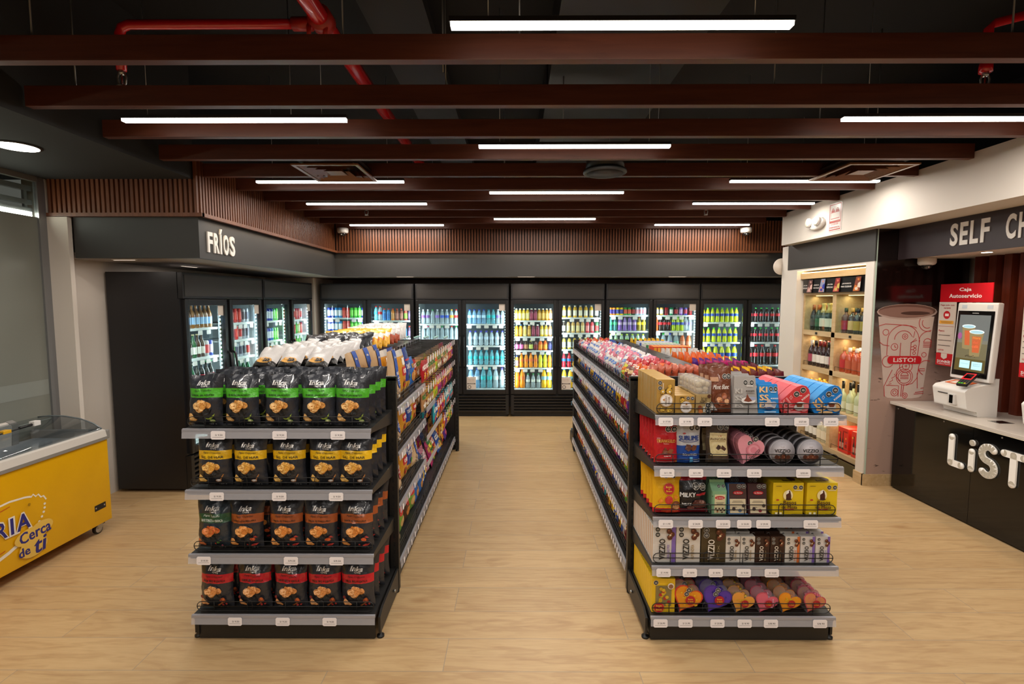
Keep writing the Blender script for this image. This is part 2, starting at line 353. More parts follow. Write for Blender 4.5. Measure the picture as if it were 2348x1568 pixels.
# right side: pillar, mural wall, black header
struct('wall_side', MB().box(3.41, 4.35, 4.965, 5.03, 0, 2.478, WHITE).box(3.41, 3.44, 4.915, 4.965, 0.116, 2.18, WHITE).box(3.41, 4.35, 6.245, 6.6, 0, 2.478, WHITE)
       .box(3.9, 4.35, 5.0, 6.3, 0, 2.478, WHITE).box(3.41, 3.9, 5.03, 6.245, 2.16, 2.478, WHITE))
struct('trim_6', MB().box(3.405, 3.425, 4.905, 6.455, 2.18, 2.478, CHAR))
struct('baseboard_right', MB().box(3.398, 4.3, 4.893, 4.915, 0, 0.115, LOAK).box(3.398, 3.42, 4.9, 5.04, 0, 0.115, LOAK).box(3.45, 3.46, 5.04, 6.24, 0, 0.12, mat('olive_plinth', '#4b4326', 0.6)))
# mural: black above, spilled-coffee brown print below, with a big paper cup
mur = mat('coffee_mural_print', '#8c7266', 0.12); nt = mur.node_tree; b = nt.nodes['Principled BSDF']; L_ = nt.links.new
t = nt.nodes.new('ShaderNodeTexCoord'); sp = nt.nodes.new('ShaderNodeSeparateXYZ'); L_(t.outputs['Object'], sp.inputs[0])
nz = nt.nodes.new('ShaderNodeTexNoise'); nz.inputs['Scale'].default_value = 3.5; nz.inputs['Detail'].default_value = 6; nz.inputs['Roughness'].default_value = 0.6
mp = nt.nodes.new('ShaderNodeMapping'); mp.inputs['Scale'].default_value = (1, 1, 3.5); L_(t.outputs['Object'], mp.inputs[0]); L_(mp.outputs[0], nz.inputs[0])
ma = nt.nodes.new('ShaderNodeMath'); ma.operation = 'MULTIPLY_ADD'; ma.inputs[1].default_value = 0.35; L_(nz.outputs['Fac'], ma.inputs[0]); L_(sp.outputs['Z'], ma.inputs[2])
r = nt.nodes.new('ShaderNodeValToRGB'); r.color_ramp.elements[0].position = 0.45; r.color_ramp.elements[0].color = (*lin('#b09488'), 1)
r.color_ramp.elements[1].position = 0.78; r.color_ramp.elements[1].color = (*lin('#150a08'), 1); e = r.color_ramp.elements.new(0.6); e.color = (*lin('#7b6259'), 1)
md = nt.nodes.new('ShaderNodeMath'); md.operation = 'MULTIPLY'; md.inputs[1].default_value = 0.4; L_(ma.outputs[0], md.inputs[0]); L_(md.outputs[0], r.inputs[0])
r2 = nt.nodes.new('ShaderNodeValToRGB'); r2.color_ramp.elements[0].position = 0.63; r2.color_ramp.elements[0].color = (0, 0, 0, 1); r2.color_ramp.elements[1].position = 0.72; r2.color_ramp.elements[1].color = (1, 1, 1, 1)
n2 = nt.nodes.new('ShaderNodeTexNoise'); n2.inputs['Scale'].default_value = 9; n2.inputs['Detail'].default_value = 8; L_(mp.outputs[0], n2.inputs[0]); L_(n2.outputs['Fac'], r2.inputs[0])
mx = nt.nodes.new('ShaderNodeMix'); mx.data_type = 'RGBA'; L_(r2.outputs[0], mx.inputs['Factor']); L_(r.outputs[0], mx.inputs[6]); mx.inputs[7].default_value = (*lin('#241512'), 1)
L_(mx.outputs[2], b.inputs['Base Color'])
m = MB(); m.box(3.427, 4.3, 4.9, 4.914, 0.115, 2.477, mur); m.box(3.421, 3.4265, 4.898, 4.914, 0.115, 2.477, mat('glass_edge', '#a9b8a8', 0.3))
CW, CL, CR = '#c9b6ac', '#b7262b', '#c11a24'
P = flatP((3.735, 4.8995, 0.862), (1, 0, 0), (0, 0, 1), (0, -1, 0))
cw = 1.0; it = [('p', [(-0.172, 0.03), (-0.14, 0.008), (-0.05, 0), (0.09, 0.002), (0.16, 0.012), (0.192, 0.035), (0.262, 0.79), (-0.27, 0.79)], ink(CW)),
    ('e', 0, 0.835, 0.287, 0.075, ink('#b79f94')), ('e', 0, 0.842, 0.272, 0.064, ink('#6d4c40')), ('e', -0.01, 0.833, 0.262, 0.05, ink('#8d6a5e')), ('e', 0.08, 0.822, 0.14, 0.018, ink('#4a2f27')),
    ('e', 0, 0.815, 0.0, 0.0, ink(CW))]
def cl(pts, cm=CL, lw=0.0055): it.append(('l', pts, lw, ink(cm)))
def cc(u, v, r_, a0=0, a1=360): cl([(u+r_*math.cos(R(a0+(a1-a0)*i/18)), v+r_*math.sin(R(a0+(a1-a0)*i/18))) for i in range(19)])
for u, v, rr in ((-0.19, 0.64, 0.028), (-0.005, 0.6, 0.026), (-0.005, 0.6, 0.009), (-0.1, 0.5, 0.032), (0.095, 0.505, 0.013), (0.095, 0.475, 0.013), (0.09, 0.44, 0.013), (0.185, 0.425, 0.022),
                 (0.02, 0.315, 0.034), (0.02, 0.315, 0.062), (0.02, 0.315, 0.008), (0.012, 0.21, 0.062), (0.012, 0.21, 0.078), (-0.075, 0.06, 0.034), (-0.075, 0.06, 0.017), (0.025, 0.03, 0.025), (0.025, 0.03, 0.011)): cc(u, v, rr)
cc(-0.02, 0.56, 0.15, 20, 180); cl([(-0.17, 0.56), (-0.17, 0.42)]); cl([(0.121, 0.61), (0.135, 0.56), (0.12, 0.39)]); cc(-0.02, 0.57, 0.085, 30, 180); cl([(0.052, 0.61), (0.075, 0.59), (0.085, 0.65)])
cl([(-0.26, 0.7), (-0.2, 0.72), (-0.1, 0.715), (0.05, 0.7), (0.1, 0.68)]); cl([(-0.25, 0.55), (-0.21, 0.52), (-0.15, 0.51)]); cc(0.2, 0.73, 0.08, 150, 300); cc(0.2, 0.73, 0.05, 150, 300)
cc(0.22, 0.56, 0.09, 80, 190); cl([(0.055, 0.41), (0.055, 0.54), (0.1, 0.58), (0.11, 0.565), (0.05, 0.54)]); cl([(0.055, 0.5), (0.085, 0.505)]); cl([(0.055, 0.475), (0.085, 0.475)])
for v in (0.545, 0.53, 0.515, 0.5): cl([(0.17, v), (0.25, v)])
cc(0.21, 0.545, 0.035, 0, 180); cc(-0.155, 0.36, 0.055, 90, 330); cc(0.21, 0.3, 0.07, 60, 250); cl([(0.15, 0.27), (0.2, 0.27), (0.2, 0.29), (0.15, 0.29), (0.15, 0.27)]); cc(0.0, 0.24, 0.07, 95, 250)
for v in (0.225, 0.21, 0.195): cl([(-0.03, v), (0.05, v)])
cc(0.01, 0.222, 0.035, 0, 180); cl([(-0.11, 0.28), (-0.18, 0.12), (-0.17, 0.02)]); cl([(-0.16, 0.13), (-0.04, 0.125), (-0.04, 0.02)]); cl([(-0.09, 0.24), (-0.075, 0.22), (-0.11, 0.2), (-0.1, 0.18), (-0.13, 0.16), (-0.11, 0.145), (-0.14, 0.14)])
cl([(-0.01, 0.14), (-0.015, 0.02)]); cl([(0.01, 0.14), (0.0, 0.02)]); cl([(0.03, 0.13), (0.09, 0.15), (0.13, 0.2), (0.14, 0.3)]); cl([(0.12, 0.06), (0.2, 0.07)]); cl([(0.11, 0.045), (0.2, 0.05)]); cl([(0.14, 0.1), (0.13, 0.25)]); cl([(0.17, 0.1), (0.2, 0.105)])
cl([(-0.045, 0.54), (-0.045, 0.41)]); cl([(-0.1, 0.5), (-0.1, 0.52)]); cl([(-0.1, 0.5), (-0.085, 0.495)])
it += [('p', ell(-0.135, 0.375, 0.028, 0.038, 12, math.pi/2, 3*math.pi/2)+ell(0.135, 0.375, 0.028, 0.038, 12, -math.pi/2, math.pi/2), ink(CR)), ('t', 'LiSTO!', 0, 0.375, 0.21, 0.042, ink('#e2d6d0'), {'b': 0.03})]
art(m, it, P, 1, 1, step=0.00006, base=0.0004)
struct('wall_mural', m, 'coffee mural print with a giant doodled paper cup behind the counter')
# recess behind the counter: ceiling and wooden fins
struct('trim_7', MB().box(3.63, 4.35, -4, 4.898, 2.2, 2.3, WHITE))
fn = MB(); fn.box(4.3, 4.355, -4, 4.76, 0.84, 2.2, mat('fin_backing', '#2a1410', 0.6))
y = 4.70
while y > 1.6:
    fn.prism([(4.3, y-0.055), (4.2, y-0.035), (4.2, y+0.035), (4.3, y+0.055)], 0.841, 2.2, FIN, 2); y -= 0.14
struct('wall_counter', fn)

# ---- window and the dim room behind its glass
wf = MB(); wf.box(-3.80, -3.765, 4.10, 4.165, 0, 2.775, ALU); wf.box(-3.80, -3.765, -4, 4.1, 2.735, 2.775, mat('window_head_frame', '#6f6d68', 0.5)); wf.box(-3.80, -3.765, -4, 4.1, 0, 0.06, ALU)
w = bpy.data.objects.new('window_1', wf.mesh('window_1')); COL.objects.link(w); w['kind'] = 'structure'; w['label'] = 'tall glass shopfront window on the left with a frosted lower pane'
FROST = mat('frosted_film', '#7d7f76', 0.35); FROST2 = mat('frosted_band', '#8b8f88', 0.3)
MB().box(-3.789, -3.781, -4, 4.10, 0.06, 2.46, FROST).box(-3.7805, -3.7798, -4, 4.095, 1.05, 1.17, FROST2).box(-3.7805, -3.778, -4, 4.1, 0.846, 0.852, mat('pane_joint', '#b8c2bb', 0.3)).build('frosted_pane', w)
MB().box(-3.787, -3.783, -4, 4.10, 2.46, 2.735, GLASS).build('clear_pane', w)
wr = MB(); wr.box(-3.84, -3.81, -4, 4.1, 2.66, 2.70, ALU).box(-3.84, -3.81, -4, 4.1, 2.555, 2.59, ALU).box(-3.84, -3.81, -4, 4.1, 2.50, 2.53, ALU)
for y in (4.05, 3.7, 3.2, 2.6): wr.box(-3.835, -3.815, y-0.012, y+0.012, 2.53, 2.66, ALU)
wr.build('window_rail', w)
t_ = thing('window_glow_bar', 'bright white glowing bar along the top of the shopfront window', 'light', (-3.83, 2.2, 2.475))
MB().box(-0.02, 0.02, -1.9, 1.88, 0.004, 0.02, WPL).build('housing', t_); MB().box(0.021, 0.03, -1.9, 1.88, -0.02, 0.022, LEDW).build('tube', t_)  # emissive bar that makes the bright band across the window top
struct('wall_outside', MB().box(-5.2, -5.1, -4, 4.2, 0, 2.77, mat('grey_outer_wall', '#6a6a66', 0.8)))

# ================================================================ CEILING THINGS
CUTS = []
bnm = ['nearest', 'second', 'third', 'fourth', 'fifth', 'sixth', 'seventh', 'eighth', 'ninth', 'tenth', 'farthest']
for n in range(-7, 11):
    y = 2.239+0.5043*n
    lab = ('mahogany ceiling beam, %s of the row counted from the camera' % bnm[n]) if n >= 0 else 'mahogany ceiling beam overhead behind the camera'
    x0 = -2.55 if n < 10 else -2.5
    tag(MB().box(x0, 3.27, y, y+0.048, 2.812, 2.916, BEAM, 0.002).build('ceiling_beam'), lab, 'beam', 'mahogany ceiling beams')
lbl = {0: 'centre', 1: 'left', 2: 'right'}
for i, (x, y) in enumerate(STRIPS):
    side = 'left' if x < -1 else ('right' if x > 2 else 'centre')
    rank = sorted({yy for xx, yy in STRIPS if abs(xx-x) < 0.2 and yy > 1.9})
    lab = 'linear LED ceiling light, %s of the %s column from the camera' % (ORD[rank.index(y)], side) if y in rank else 'linear LED ceiling light behind the camera'
    o = thing('linear_ceiling_light', lab, 'light', (x, y, STRIP_Z), 0, 'linear LED lights between the beams')
    MB().box(-0.645, 0.645, -0.02, 0.02, 0.0, 0.018, BLACK).build('housing', o)
    MB().box(-0.64, 0.64, -0.0175, 0.0175, -0.016, 0.0, LEDW).build('diffuser', o)
    for sx in (-0.5, 0.5): MB().tube([(sx, 0, 0.018), (sx, 0, 3.72-STRIP_Z)], 0.002, STEEL, 4).build('hanging_wire', o)
for x, y in ((-2.05, 2.26), (-0.73, 2.27), (-0.35, 2.6), (-0.36, 2.77), (1.35, 2.77), (2.1, 2.27), (-3.0+0.7, 2.77), (0.02, 2.27), (1.9, 3.3), (-1.4, 3.3), (0.9, 3.3), (0.35, 3.8), (2.6, 3.8)):
    tag(MB().tube([(x, y, 2.916), (x, y, 3.72)], 0.004, mat('hanger_rod', '#6b6a68', 0.4, 0.7), 5).build('hanger_rod'), 'thin steel rod hanging the mahogany beams from the ceiling slab', 'rod', 'beam hanger rods')
# sprinkler pipes
pm = thing('sprinkler_pipe', 'thick red sprinkler main running away above the beams', 'pipe', (-1.0, 4, 3.25))
MB().tube([(0, -6, 0), (0, 4.4, 0)], 0.046, RED, 16).build('main_pipe', pm)
MB().tube([(-0.04, -1.23, -0.02), (-1.0, -1.23, -0.02), (-1.04, -1.23, -0.035), (-1.055, -1.23, -0.07), (-1.055, -1.23, -0.25)], 0.024, RED, 12).build('branch_pipe', pm)
cp = MB(); cp.tube([(0, -1.27, 0), (0, -1.19, 0)], 0.062, mat('coupling_red', '#a3200f', 0.4), 16); cp.tube([(-0.15, -1.23, -0.02), (-0.05, -1.23, -0.02)], 0.034, mat('coupling_red'), 12)
cp.tube([(-1.055, -1.23, -0.09), (-1.055, -1.23, -0.13)], 0.03, RED, 12); cp.tube([(-0.1, -1.25, -0.09), (0.03, -1.25, -0.09)], 0.008, STEEL, 8); cp.tube([(-0.06, -1.25, -0.02), (-0.06, -1.25, -0.1)], 0.012, mat('coupling_red'), 8); cp.tube([(0.03, -1.25, -0.03), (0.02, -1.25, -0.1)], 0.012, mat('coupling_red'), 8)
cp.build('pipe_coupling', pm)
p2 = thing('sprinkler_pipe', 'red sprinkler branch coming down at the upper right corner', 'pipe', (2.45, 2.78, 3.23))
MB().tube([(0.75, -0.55, 0.02), (0.03, 0.0, 0.0), (0, 0, -0.03), (0, 0, -0.24)], 0.022, RED, 12).build('branch_pipe', p2)
MB().tube([(0, 0, -0.2), (0, 0, -0.245)], 0.03, RED, 12).build('pipe_coupling', p2)
def sprinkler(x, y, z, lab, s=1.0):
    o = thing('fire_sprinkler', lab, 'sprinkler', (x, y, z), 0, 'ceiling sprinkler heads')
    m = MB(); m.lathe([(0.012*s, 0), (0.012*s, -0.015*s), (0.008*s, -0.02*s)], STEEL, 10)
    m.tube([(-0.012*s, 0, -0.015*s), (-0.018*s, 0, -0.03*s), (-0.014*s, 0, -0.055*s), (0, 0, -0.065*s)], 0.004*s, STEEL, 5); m.tube([(0.012*s, 0, -0.015*s), (0.018*s, 0, -0.03*s), (0.014*s, 0, -0.055*s), (0, 0, -0.065*s)], 0.004*s, STEEL, 5)
    m.build('frame', o); MB().tube([(0, 0, -0.02*s), (0, 0, -0.055*s)], 0.003*s, mat('bulb_red', '#7a1a12', 0.2), 6).build('bulb', o); MB().lathe([(0.02*s, -0.064*s), (0.02*s, -0.068*s)], STEEL, 12).build('deflector', o)
sprinkler(-2.055, 2.77, 3.005, 'sprinkler head on the red branch pipe at upper left', 1.3)
sprinkler(2.45, 2.78, 2.99, 'sprinkler head on the red branch at upper right', 1.3)
sprinkler(-1.71, 6.0, 2.86, 'small sprinkler head below the beams near the left dome camera', 1.1)
sprinkler(2.2, 6.0, 2.86, 'small sprinkler head below the beams left of the white soffit', 1.1)
for yy in (5.81,):
    pass
tag(MB().box(-0.86, -0.5, -4, 8.6, 3.42, 3.5, mat('steel_beam_dark', '#151211', 0.6)).box(-0.69, -0.67, -4, 8.6, 3.5, 3.72, mat('steel_beam_dark')).build('steel_girder'), 'dark steel girder running beside the thick red pipe', 'girder')
tag(MB().box(0.25, 1.15, -4, 8.6, 3.4, 3.71, mat('duct_dark', '#131212', 0.5)).box(0.24, 1.16, 1.6, 1.63, 3.39, 3.715, mat('duct_dark')).box(0.24, 1.16, 2.8, 2.83, 3.39, 3.715, mat('duct_dark')).box(0.24, 1.16, 4, 4.03, 3.39, 3.715, mat('duct_dark')).build('air_duct'), 'dark rectangular air duct above the beams', 'duct')
def vent(x0, x1, y0, y1, lab):
    o = thing('ceiling_vent', lab, 'vent', ((x0+x1)/2, (y0+y1)/2, 2.8), 0, 'square wooden ceiling diffusers')
    hx, hy = (x1-x0)/2, (y1-y0)/2; vm = wood('vent_brown', '#8a5a34', '#74451f', 0, 12, 0.3)
    m = MB(); w = 0.028
    m.box(-hx, hx, -hy, -hy+w, 0, 0.011, vm).box(-hx, hx, hy-w, hy, 0, 0.011, vm).box(-hx, -hx+w, -hy+w, hy-w, 0, 0.011, vm).box(hx-w, hx, -hy+w, hy-w, 0, 0.011, vm); m.build('frame', o)
    for k in range(4):
        a = 0.86-0.19*k; b = a-0.15; m = MB()
        q = lambda s, z: [(-hx*s, -hy*s, z), (hx*s, -hy*s, z), (hx*s, hy*s, z), (-hx*s, hy*s, z)]
        m.add(q(a, 0.002)+q(b, 0.04)+q(a, 0.005)+q(b, 0.043), [(i, (i+1) % 4, 4+(i+1) % 4, 4+i) for i in range(4)]+[(8+i, 12+i, 12+(i+1) % 4, 8+(i+1) % 4) for i in range(4)], vm); m.build('louvre', o)
    MB().box(-hx*0.25, hx*0.25, -hy*0.25, hy*0.25, 0.004, 0.01, vm).build('centre_plate', o)
    MB().box(-hx+0.01, hx-0.01, -hy+0.01, hy-0.01, 0.055, 0.06, SLATD).build('backing', o)
vent(-1.655, -1.155, 3.86, 4.40, 'brown square ceiling diffuser hanging on the left side under the beams')
vent(2.46, 2.98, 3.86, 4.40, 'brown square ceiling diffuser near the white soffit on the right')
sp_ = thing('ceiling_speaker', 'round dark grey ceiling speaker under the fifth beam', 'speaker', (0.70, 4.07, 2.81))
MB().lathe([(0.165, 0), (0.168, -0.02), (0.155, -0.028), (0.14, -0.024)], mat('speaker_grey', '#2c2d2d', 0.5), 32).build('rim', sp_)
MB().lathe([(0.14, -0.0245), (0.0, -0.027)], mat('speaker_grille', '#3a3b3b', 0.7), 32).build('grille', sp_)
MB().lathe([(0.15, 0.0), (0.14, 0.12)], BLACK, 24).build('housing', sp_)
def dome(x, y, z, lab, s=1.0, wide=0.075):
    o = thing('dome_camera', lab, 'security camera', (x, y, z), 0, 'white dome security cameras')
    MB().lathe([(wide*s, 0), (wide*s, -0.05*s), (wide*0.88*s, -0.065*s), (wide*0.7*s, -0.07*s)], WPL, 24).build('housing', o)
    MB().lathe([(0.045*s*math.cos(a*math.pi/12)+0.001, -0.07*s-0.045*s*math.sin(a*math.pi/12)) for a in range(7)], mat('smoked_dome', '#17171a', 0.05, coat=1), 20).build('dome_cover', o)
    MB().tube([(-0.01, -0.042*s, -0.09*s), (-0.01, -0.049*s, -0.092*s)], 0.011, STEEL, 10).build('lens', o)
dome(-2.40, 7.24, 2.812, 'white dome camera under the farthest beam, left end')
dome(3.22, 7.24, 2.812, 'white dome camera under the farthest beam, right end')
dome(3.83, 4.82, 2.198, 'white dome camera under the self checkout recess ceiling', 0.95)
dl = thing('downlight', 'round glowing downlight in the dark ceiling at far left', 'light', (-3.14, 3.30, 2.775))
MB().lathe([(0.125, 0), (0.125, -0.006), (0.112, -0.008)], mat('downlight_rim', '#3a3936', 0.4), 32).build('rim', dl); MB().lathe([(0.11, -0.0085), (0, -0.0095)], LEDW, 32, smooth=False).build('diffuser', dl)
dl = thing('downlight', 'small recessed downlight over the self checkout counter', 'light', (3.86, 4.25, 2.2))
MB().lathe([(0.045, 0), (0.045, -0.004), (0.036, -0.005)], WPL, 24).build('rim', dl); MB().lathe([(0.035, -0.0055), (0, -0.006)], LEDW, 24, smooth=False).build('diffuser', dl)
area('counter_downlight', (3.86, 4.25, 2.19), (0, 0, 0), 0.06, 0.06, 1.6, (1, 0.8, 0.6), R(130)); area('counter_downlight', (3.86, 3.2, 2.19), (0, 0, 0), 0.06, 0.06, 2, (1, 0.8, 0.6), R(130))
# emergency lamp and its sign on the soffit
el = thing('emergency_light', 'twin head white emergency lamp on the soffit left of a red outlined sign', 'lamp', (3.277, 5.62, 2.63))
m = MB(); m.lathe([(0.09, 0), (0.09, -0.035), (0.075, -0.05)], WPL, 24, axis=0); m.v = [(x, y*1.45, z*0.75) for x, y, z in m.v]; m.build('housing', el)
for s, yy in ((-1, -0.08), (1, 0.11)):
    m = MB(); m.lathe([(0.045, 0), (0.05, -0.012), (0.05, -0.025)], WPL, 20, (-0.045, yy*0.8, 0.02), axis=0); m.build('lamp_head', el)
    MB().lathe([(0.044, -0.026), (0.04, -0.03)], mat('emergency_lens', '#e9e3c9', 0.3), 20, (-0.045, yy*0.8, 0.02), axis=0).build('lens', el)
MB().box(-0.047, -0.044, -0.01, 0.0, -0.045, -0.04, mat('red_led', '#ff4422', 0.3, emit='#ff3311', es=2)).build('indicator', el)
sg = MB(); sg.box(-0.004, 0, -0.105, 0.105, -0.14, 0.14, mat('sign_acrylic', '#d9d2cb', 0.25))
P = flatP((-0.0042, 0, -0.14), (0, -1, 0), (0, 0, 1), (-1, 0, 0)); rd = ink('#a83a30')
art(sg, [('L', [(-0.43, 0.36), (0.43, 0.36), (0.43, 0.96), (-0.43, 0.96)], 0.05, rd), ('L', [(-0.43, 0.05), (0.43, 0.05), (0.43, 0.32), (-0.43, 0.32)], 0.05, rd), ('L', [(-0.33, 0.45), (0.33, 0.45), (0.33, 0.68), (-0.33, 0.68)], 0.03, rd),
    ('L', ell(-0.17, 0.74, 0.12, 0.06, 12, math.pi, 2*math.pi), 0.03, rd), ('L', ell(0.17, 0.74, 0.12, 0.06, 12, math.pi, 2*math.pi), 0.03, rd), ('L', ell(-0.17, 0.76, 0.07, 0.05, 12), 0.03, rd), ('L', ell(0.17, 0.76, 0.07, 0.05, 12), 0.03, rd),
    ('t', 'LUCES DE', 0, 0.25, 0.55, 0.065, rd), ('t', 'EMERGENCIA', 0, 0.13, 0.75, 0.065, rd)], P, 0.21, 0.28)
tag(sg.build('emergency_sign', None, (3.277, 5.33, 2.655)), 'white sign with red outlined lamps reading LUCES DE EMERGENCIA', 'sign')
rs = MB(); rs.lathe([(0.105, 0), (0.105, 0.008)], mat('round_sign_white', '#e9dccd', 0.4), 36, axis=1)
P = flatP((0, -0.0002, 0), (1, 0, 0), (0, 0, 1), (0, -1, 0)); art(rs, [('L', [(0.02, -0.3), (0.3, -0.3), (0.3, 0.15), (0.02, 0.15)], 0.015, ink('#8a7a70')), ('t', 'Baños', 0.12, 0.25, 0.2, 0.07, ink('#8a7a70'))], P, 0.2, 0.2); rs.box(0.03, 0.1, 0.002, 0.006, -0.02, 0.02, WPL)
tag(rs.build('round_sign', None, (3.415, 6.62, 2.238)), 'round white hanging sign half hidden behind the black header', 'sign')

# lettering on the fascias: FRIOS and SELF CHECKOUT
LETTER = mat('raised_letter_white', '#e4ded6', 0.45)
def letters(name, txt, loc, u, w, h, d, lab, mt=LETTER, bold=0.035, cat='sign'):
    vs, fs = text2d(txt, bold, 0, 4); b = bmesh.new(); u = Vector(u); n = u.cross(Vector((0, 0, 1)))
    vv = [b.verts.new(u*(x*w)+Vector((0, 0, y*h))) for x, y in vs]
    for f_ in fs:
        try: b.faces.new([vv[i] for i in f_])
        except ValueError: pass
    r_ = bmesh.ops.extrude_face_region(b, geom=b.faces[:]); bmesh.ops.translate(b, verts=[v for v in r_['geom'] if isinstance(v, bmesh.types.BMVert)], vec=n*d)
    b.verts.index_update(); mb = MB(); mb.add([v.co for v in b.verts], [[v.index for v in f_.verts] for f_ in b.faces], mt); b.free()
    return tag(mb.build(name, None, loc), lab, cat)
wf_ = thing('lettering', 'raised white FRÍOS letters on the charcoal fascia above left coolers', 'sign', (-2.569, 4.52, 2.31))
for ch, yo, w_, h_, zo in (('F', -0.175, 0.07, 0.17, -0.018), ('R', -0.083, 0.075, 0.17, -0.018), ('Í', -0.012, 0.038, 0.215, 0.004), ('O', 0.064, 0.08, 0.176, -0.018), ('S', 0.165, 0.08, 0.176, -0.018)):
    o_ = letters('letter', ch, (0, yo, zo), (0, 1, 0), w_, h_, 0.012, None, bold=0.03, cat=None); o_.parent = wf_
sgn = MB().box(3.615, 3.63, -3.9, 4.897, 2.187, 2.477, mat('aubergine_header_panel', '#2d2022', 0.45)); sgn = struct('trim_8', sgn)
wt = thing('lettering', 'raised white SELF CHECKOUT letters on the dark header over counter', 'sign', (3.613, 3.52, 2.342))
for word, yc, ww in (('SELF', 4.142, 0.372), ('CHECKOUT', 3.46, 0.77)):
    n_ = len(word); adv = ww/n_
    for i, ch in enumerate(word):
        o_ = letters('letter', ch, (0, yc-3.52+ww/2-adv*(i+0.5), 0), (0, -1, 0), adv*0.78, 0.182, 0.005, None, bold=0.03, cat=None); o_.parent = wt
# ================================================================ SHELVING
def XP(px, Y, z):      # x of the plane point (Y, z) that the photograph shows at column px
    p = math.atan(94/1174); return (px-1174)/1174*(Y*math.cos(p)-(z-1.8)*math.sin(p)) - Y*6/1174
TAGW = mat('price_tag_card', '#efe9ea', 0.45)
TGM = {}
def tag_mesh(txt, w=0.074, h=0.043):
    k = (txt, w)
    if k in TGM: return TGM[k]
    m = MB(); c = 0.006
    m.prism([(-w/2+c, -h/2), (w/2-c, -h/2), (w/2, -h/2+c), (w/2, h/2-c), (w/2-c, h/2), (-w/2+c, h/2), (-w/2, h/2-c), (-w/2, -h/2+c)], -0.0012, 0.0, TAGW, 1)
    P = flatP((0, -0.0012, -h/2), (1, 0, 0), (0, 0, 1), (0, -1, 0))
    it = [('t', txt, 0.06, 0.52, 0.5, 0.2, ink('#3a3638'))] if txt else []
    if w > 0.05: it.append(('r', -0.38, 0.24, 0.38, 0.27, ink('#6d686a')))
    art(m, it, P, w, h, step=0.0001, base=0.0002); TGM[k] = m.mesh('price_tag'); return TGM[k]
def fence_mesh(L, hooks=None, hgt=0.052, step=0.17):
    m = MB(); r = 0.0022; a = hgt/2
    pts = [(-L/2+a+0.004, 0, 0.006), (L/2-a-0.004, 0, 0.006)] + [(L/2-a-0.004+a*math.sin(t*math.pi/6), 0, 0.006+a-a*math.cos(t*math.pi/6)) for t in range(1, 6)] + \
          [(L/2-a-0.004, 0, 0.006+hgt), (-L/2+a+0.004, 0, 0.006+hgt)] + [(-L/2+a+0.004-a*math.sin(t*math.pi/6), 0, 0.006+a+a*math.cos(t*math.pi/6)) for t in range(1, 6)]
    m.tube(pts, r, BLACK, 6, True); m.tube([(-L/2+0.004, 0, 0.006+a), (L/2-0.004, 0, 0.006+a)], r, BLACK, 5)
    n = max(2, int(L/step))
    for i in range(n):
        x = -L/2+L*(i+0.5)/n
        if i % 2: m.tube([(x-0.013, 0.001, -0.012), (x-0.013, 0.001, 0.046)]+[(x-0.013*math.cos(t*math.pi/6), 0.001, 0.048+0.016*math.sin(t*math.pi/6)) for t in range(1, 6)]+[(x+0.013, 0.001, 0.046), (x+0.013, 0.001, -0.012)], r, BLACK, 5)
        else: m.tube([(x, 0.001, 0.0), (x, 0.001, 0.006+hgt)], r, BLACK, 5)
    return m
def shelf(parent, L, D, z, tags=(), front=0.0, rot=0, org=(0, 0), tall_fence=False, fence=True, tilt=0.0, rail=True, merge=False, th=0.028, kick=0):
    """a shelf whose front edge runs along local x at y = 0 and whose deck goes back to y = D"""
    m = MB(); m.box(-L/2, L/2, 0.004, D, -th, 0, BLACK)
    for sx in (-1, 1):
        x = sx*(L/2-0.002); m.prism([(0.03, -th), (D, -0.085), (D, -0.001), (0.03, -0.001)], min(x, x-sx*0.003), max(x, x-sx*0.003), BLACK, 0)
    s = m.build('shelf', parent, (org[0], org[1], z), (0, 0, rot))
    if rail:
        q = MB(); q.prism([(0.003, 0.002), (-0.008, 0.0), (-0.010, -0.012), (0.003, -0.014)], -L/2-0.004, L/2+0.004, RAILG, 0)
        q.prism([(-0.009, -0.012), (-0.0075, -0.012), (-0.0125, -0.047), (-0.014, -0.047)], -L/2-0.004, L/2+0.004, CLEAR, 0)
        q.build('price_rail', s)
    if fence:
        (fence_mesh(L-0.01) if not tall_fence else fence_mesh(L-0.01, hgt=0.062, step=0.055)).build('wire_fence', s, (0, 0.022, 0))
    if merge:
        m = MB()
        for x, t in tags: m.box(x-0.013, x+0.013, -0.0155, -0.014, -0.045, -0.011, TAGW)
        o = m.build('price_tag', s); o['kind'] = 'stuff'
    else:
        for x, t in tags: link('price_tag', tag_mesh(t, 0.074) if t else tag_mesh('', 0.03, 0.036), s, (x, -0.0148, -0.029), (R(-4), 0, 0))
    return s
def upright(par, x, y, z1, w=0.05):
    m = MB(); m.box(x-w/2, x+w/2, y, y+0.035, 0.02, z1, BLACK)
    for i in range(int(z1/0.05)-1): m.box(x-0.006, x+0.006, y-0.0006, y, 0.1+i*0.05, 0.125+i*0.05, mat('slot_dark', '#050505', 0.8))
    m.lathe([(0.022, 0), (0.022, 0.012), (0.008, 0.014), (0.008, 0.03)], BLACK, 12, (x, y+0.017, 0))
    return m.build('upright', par)
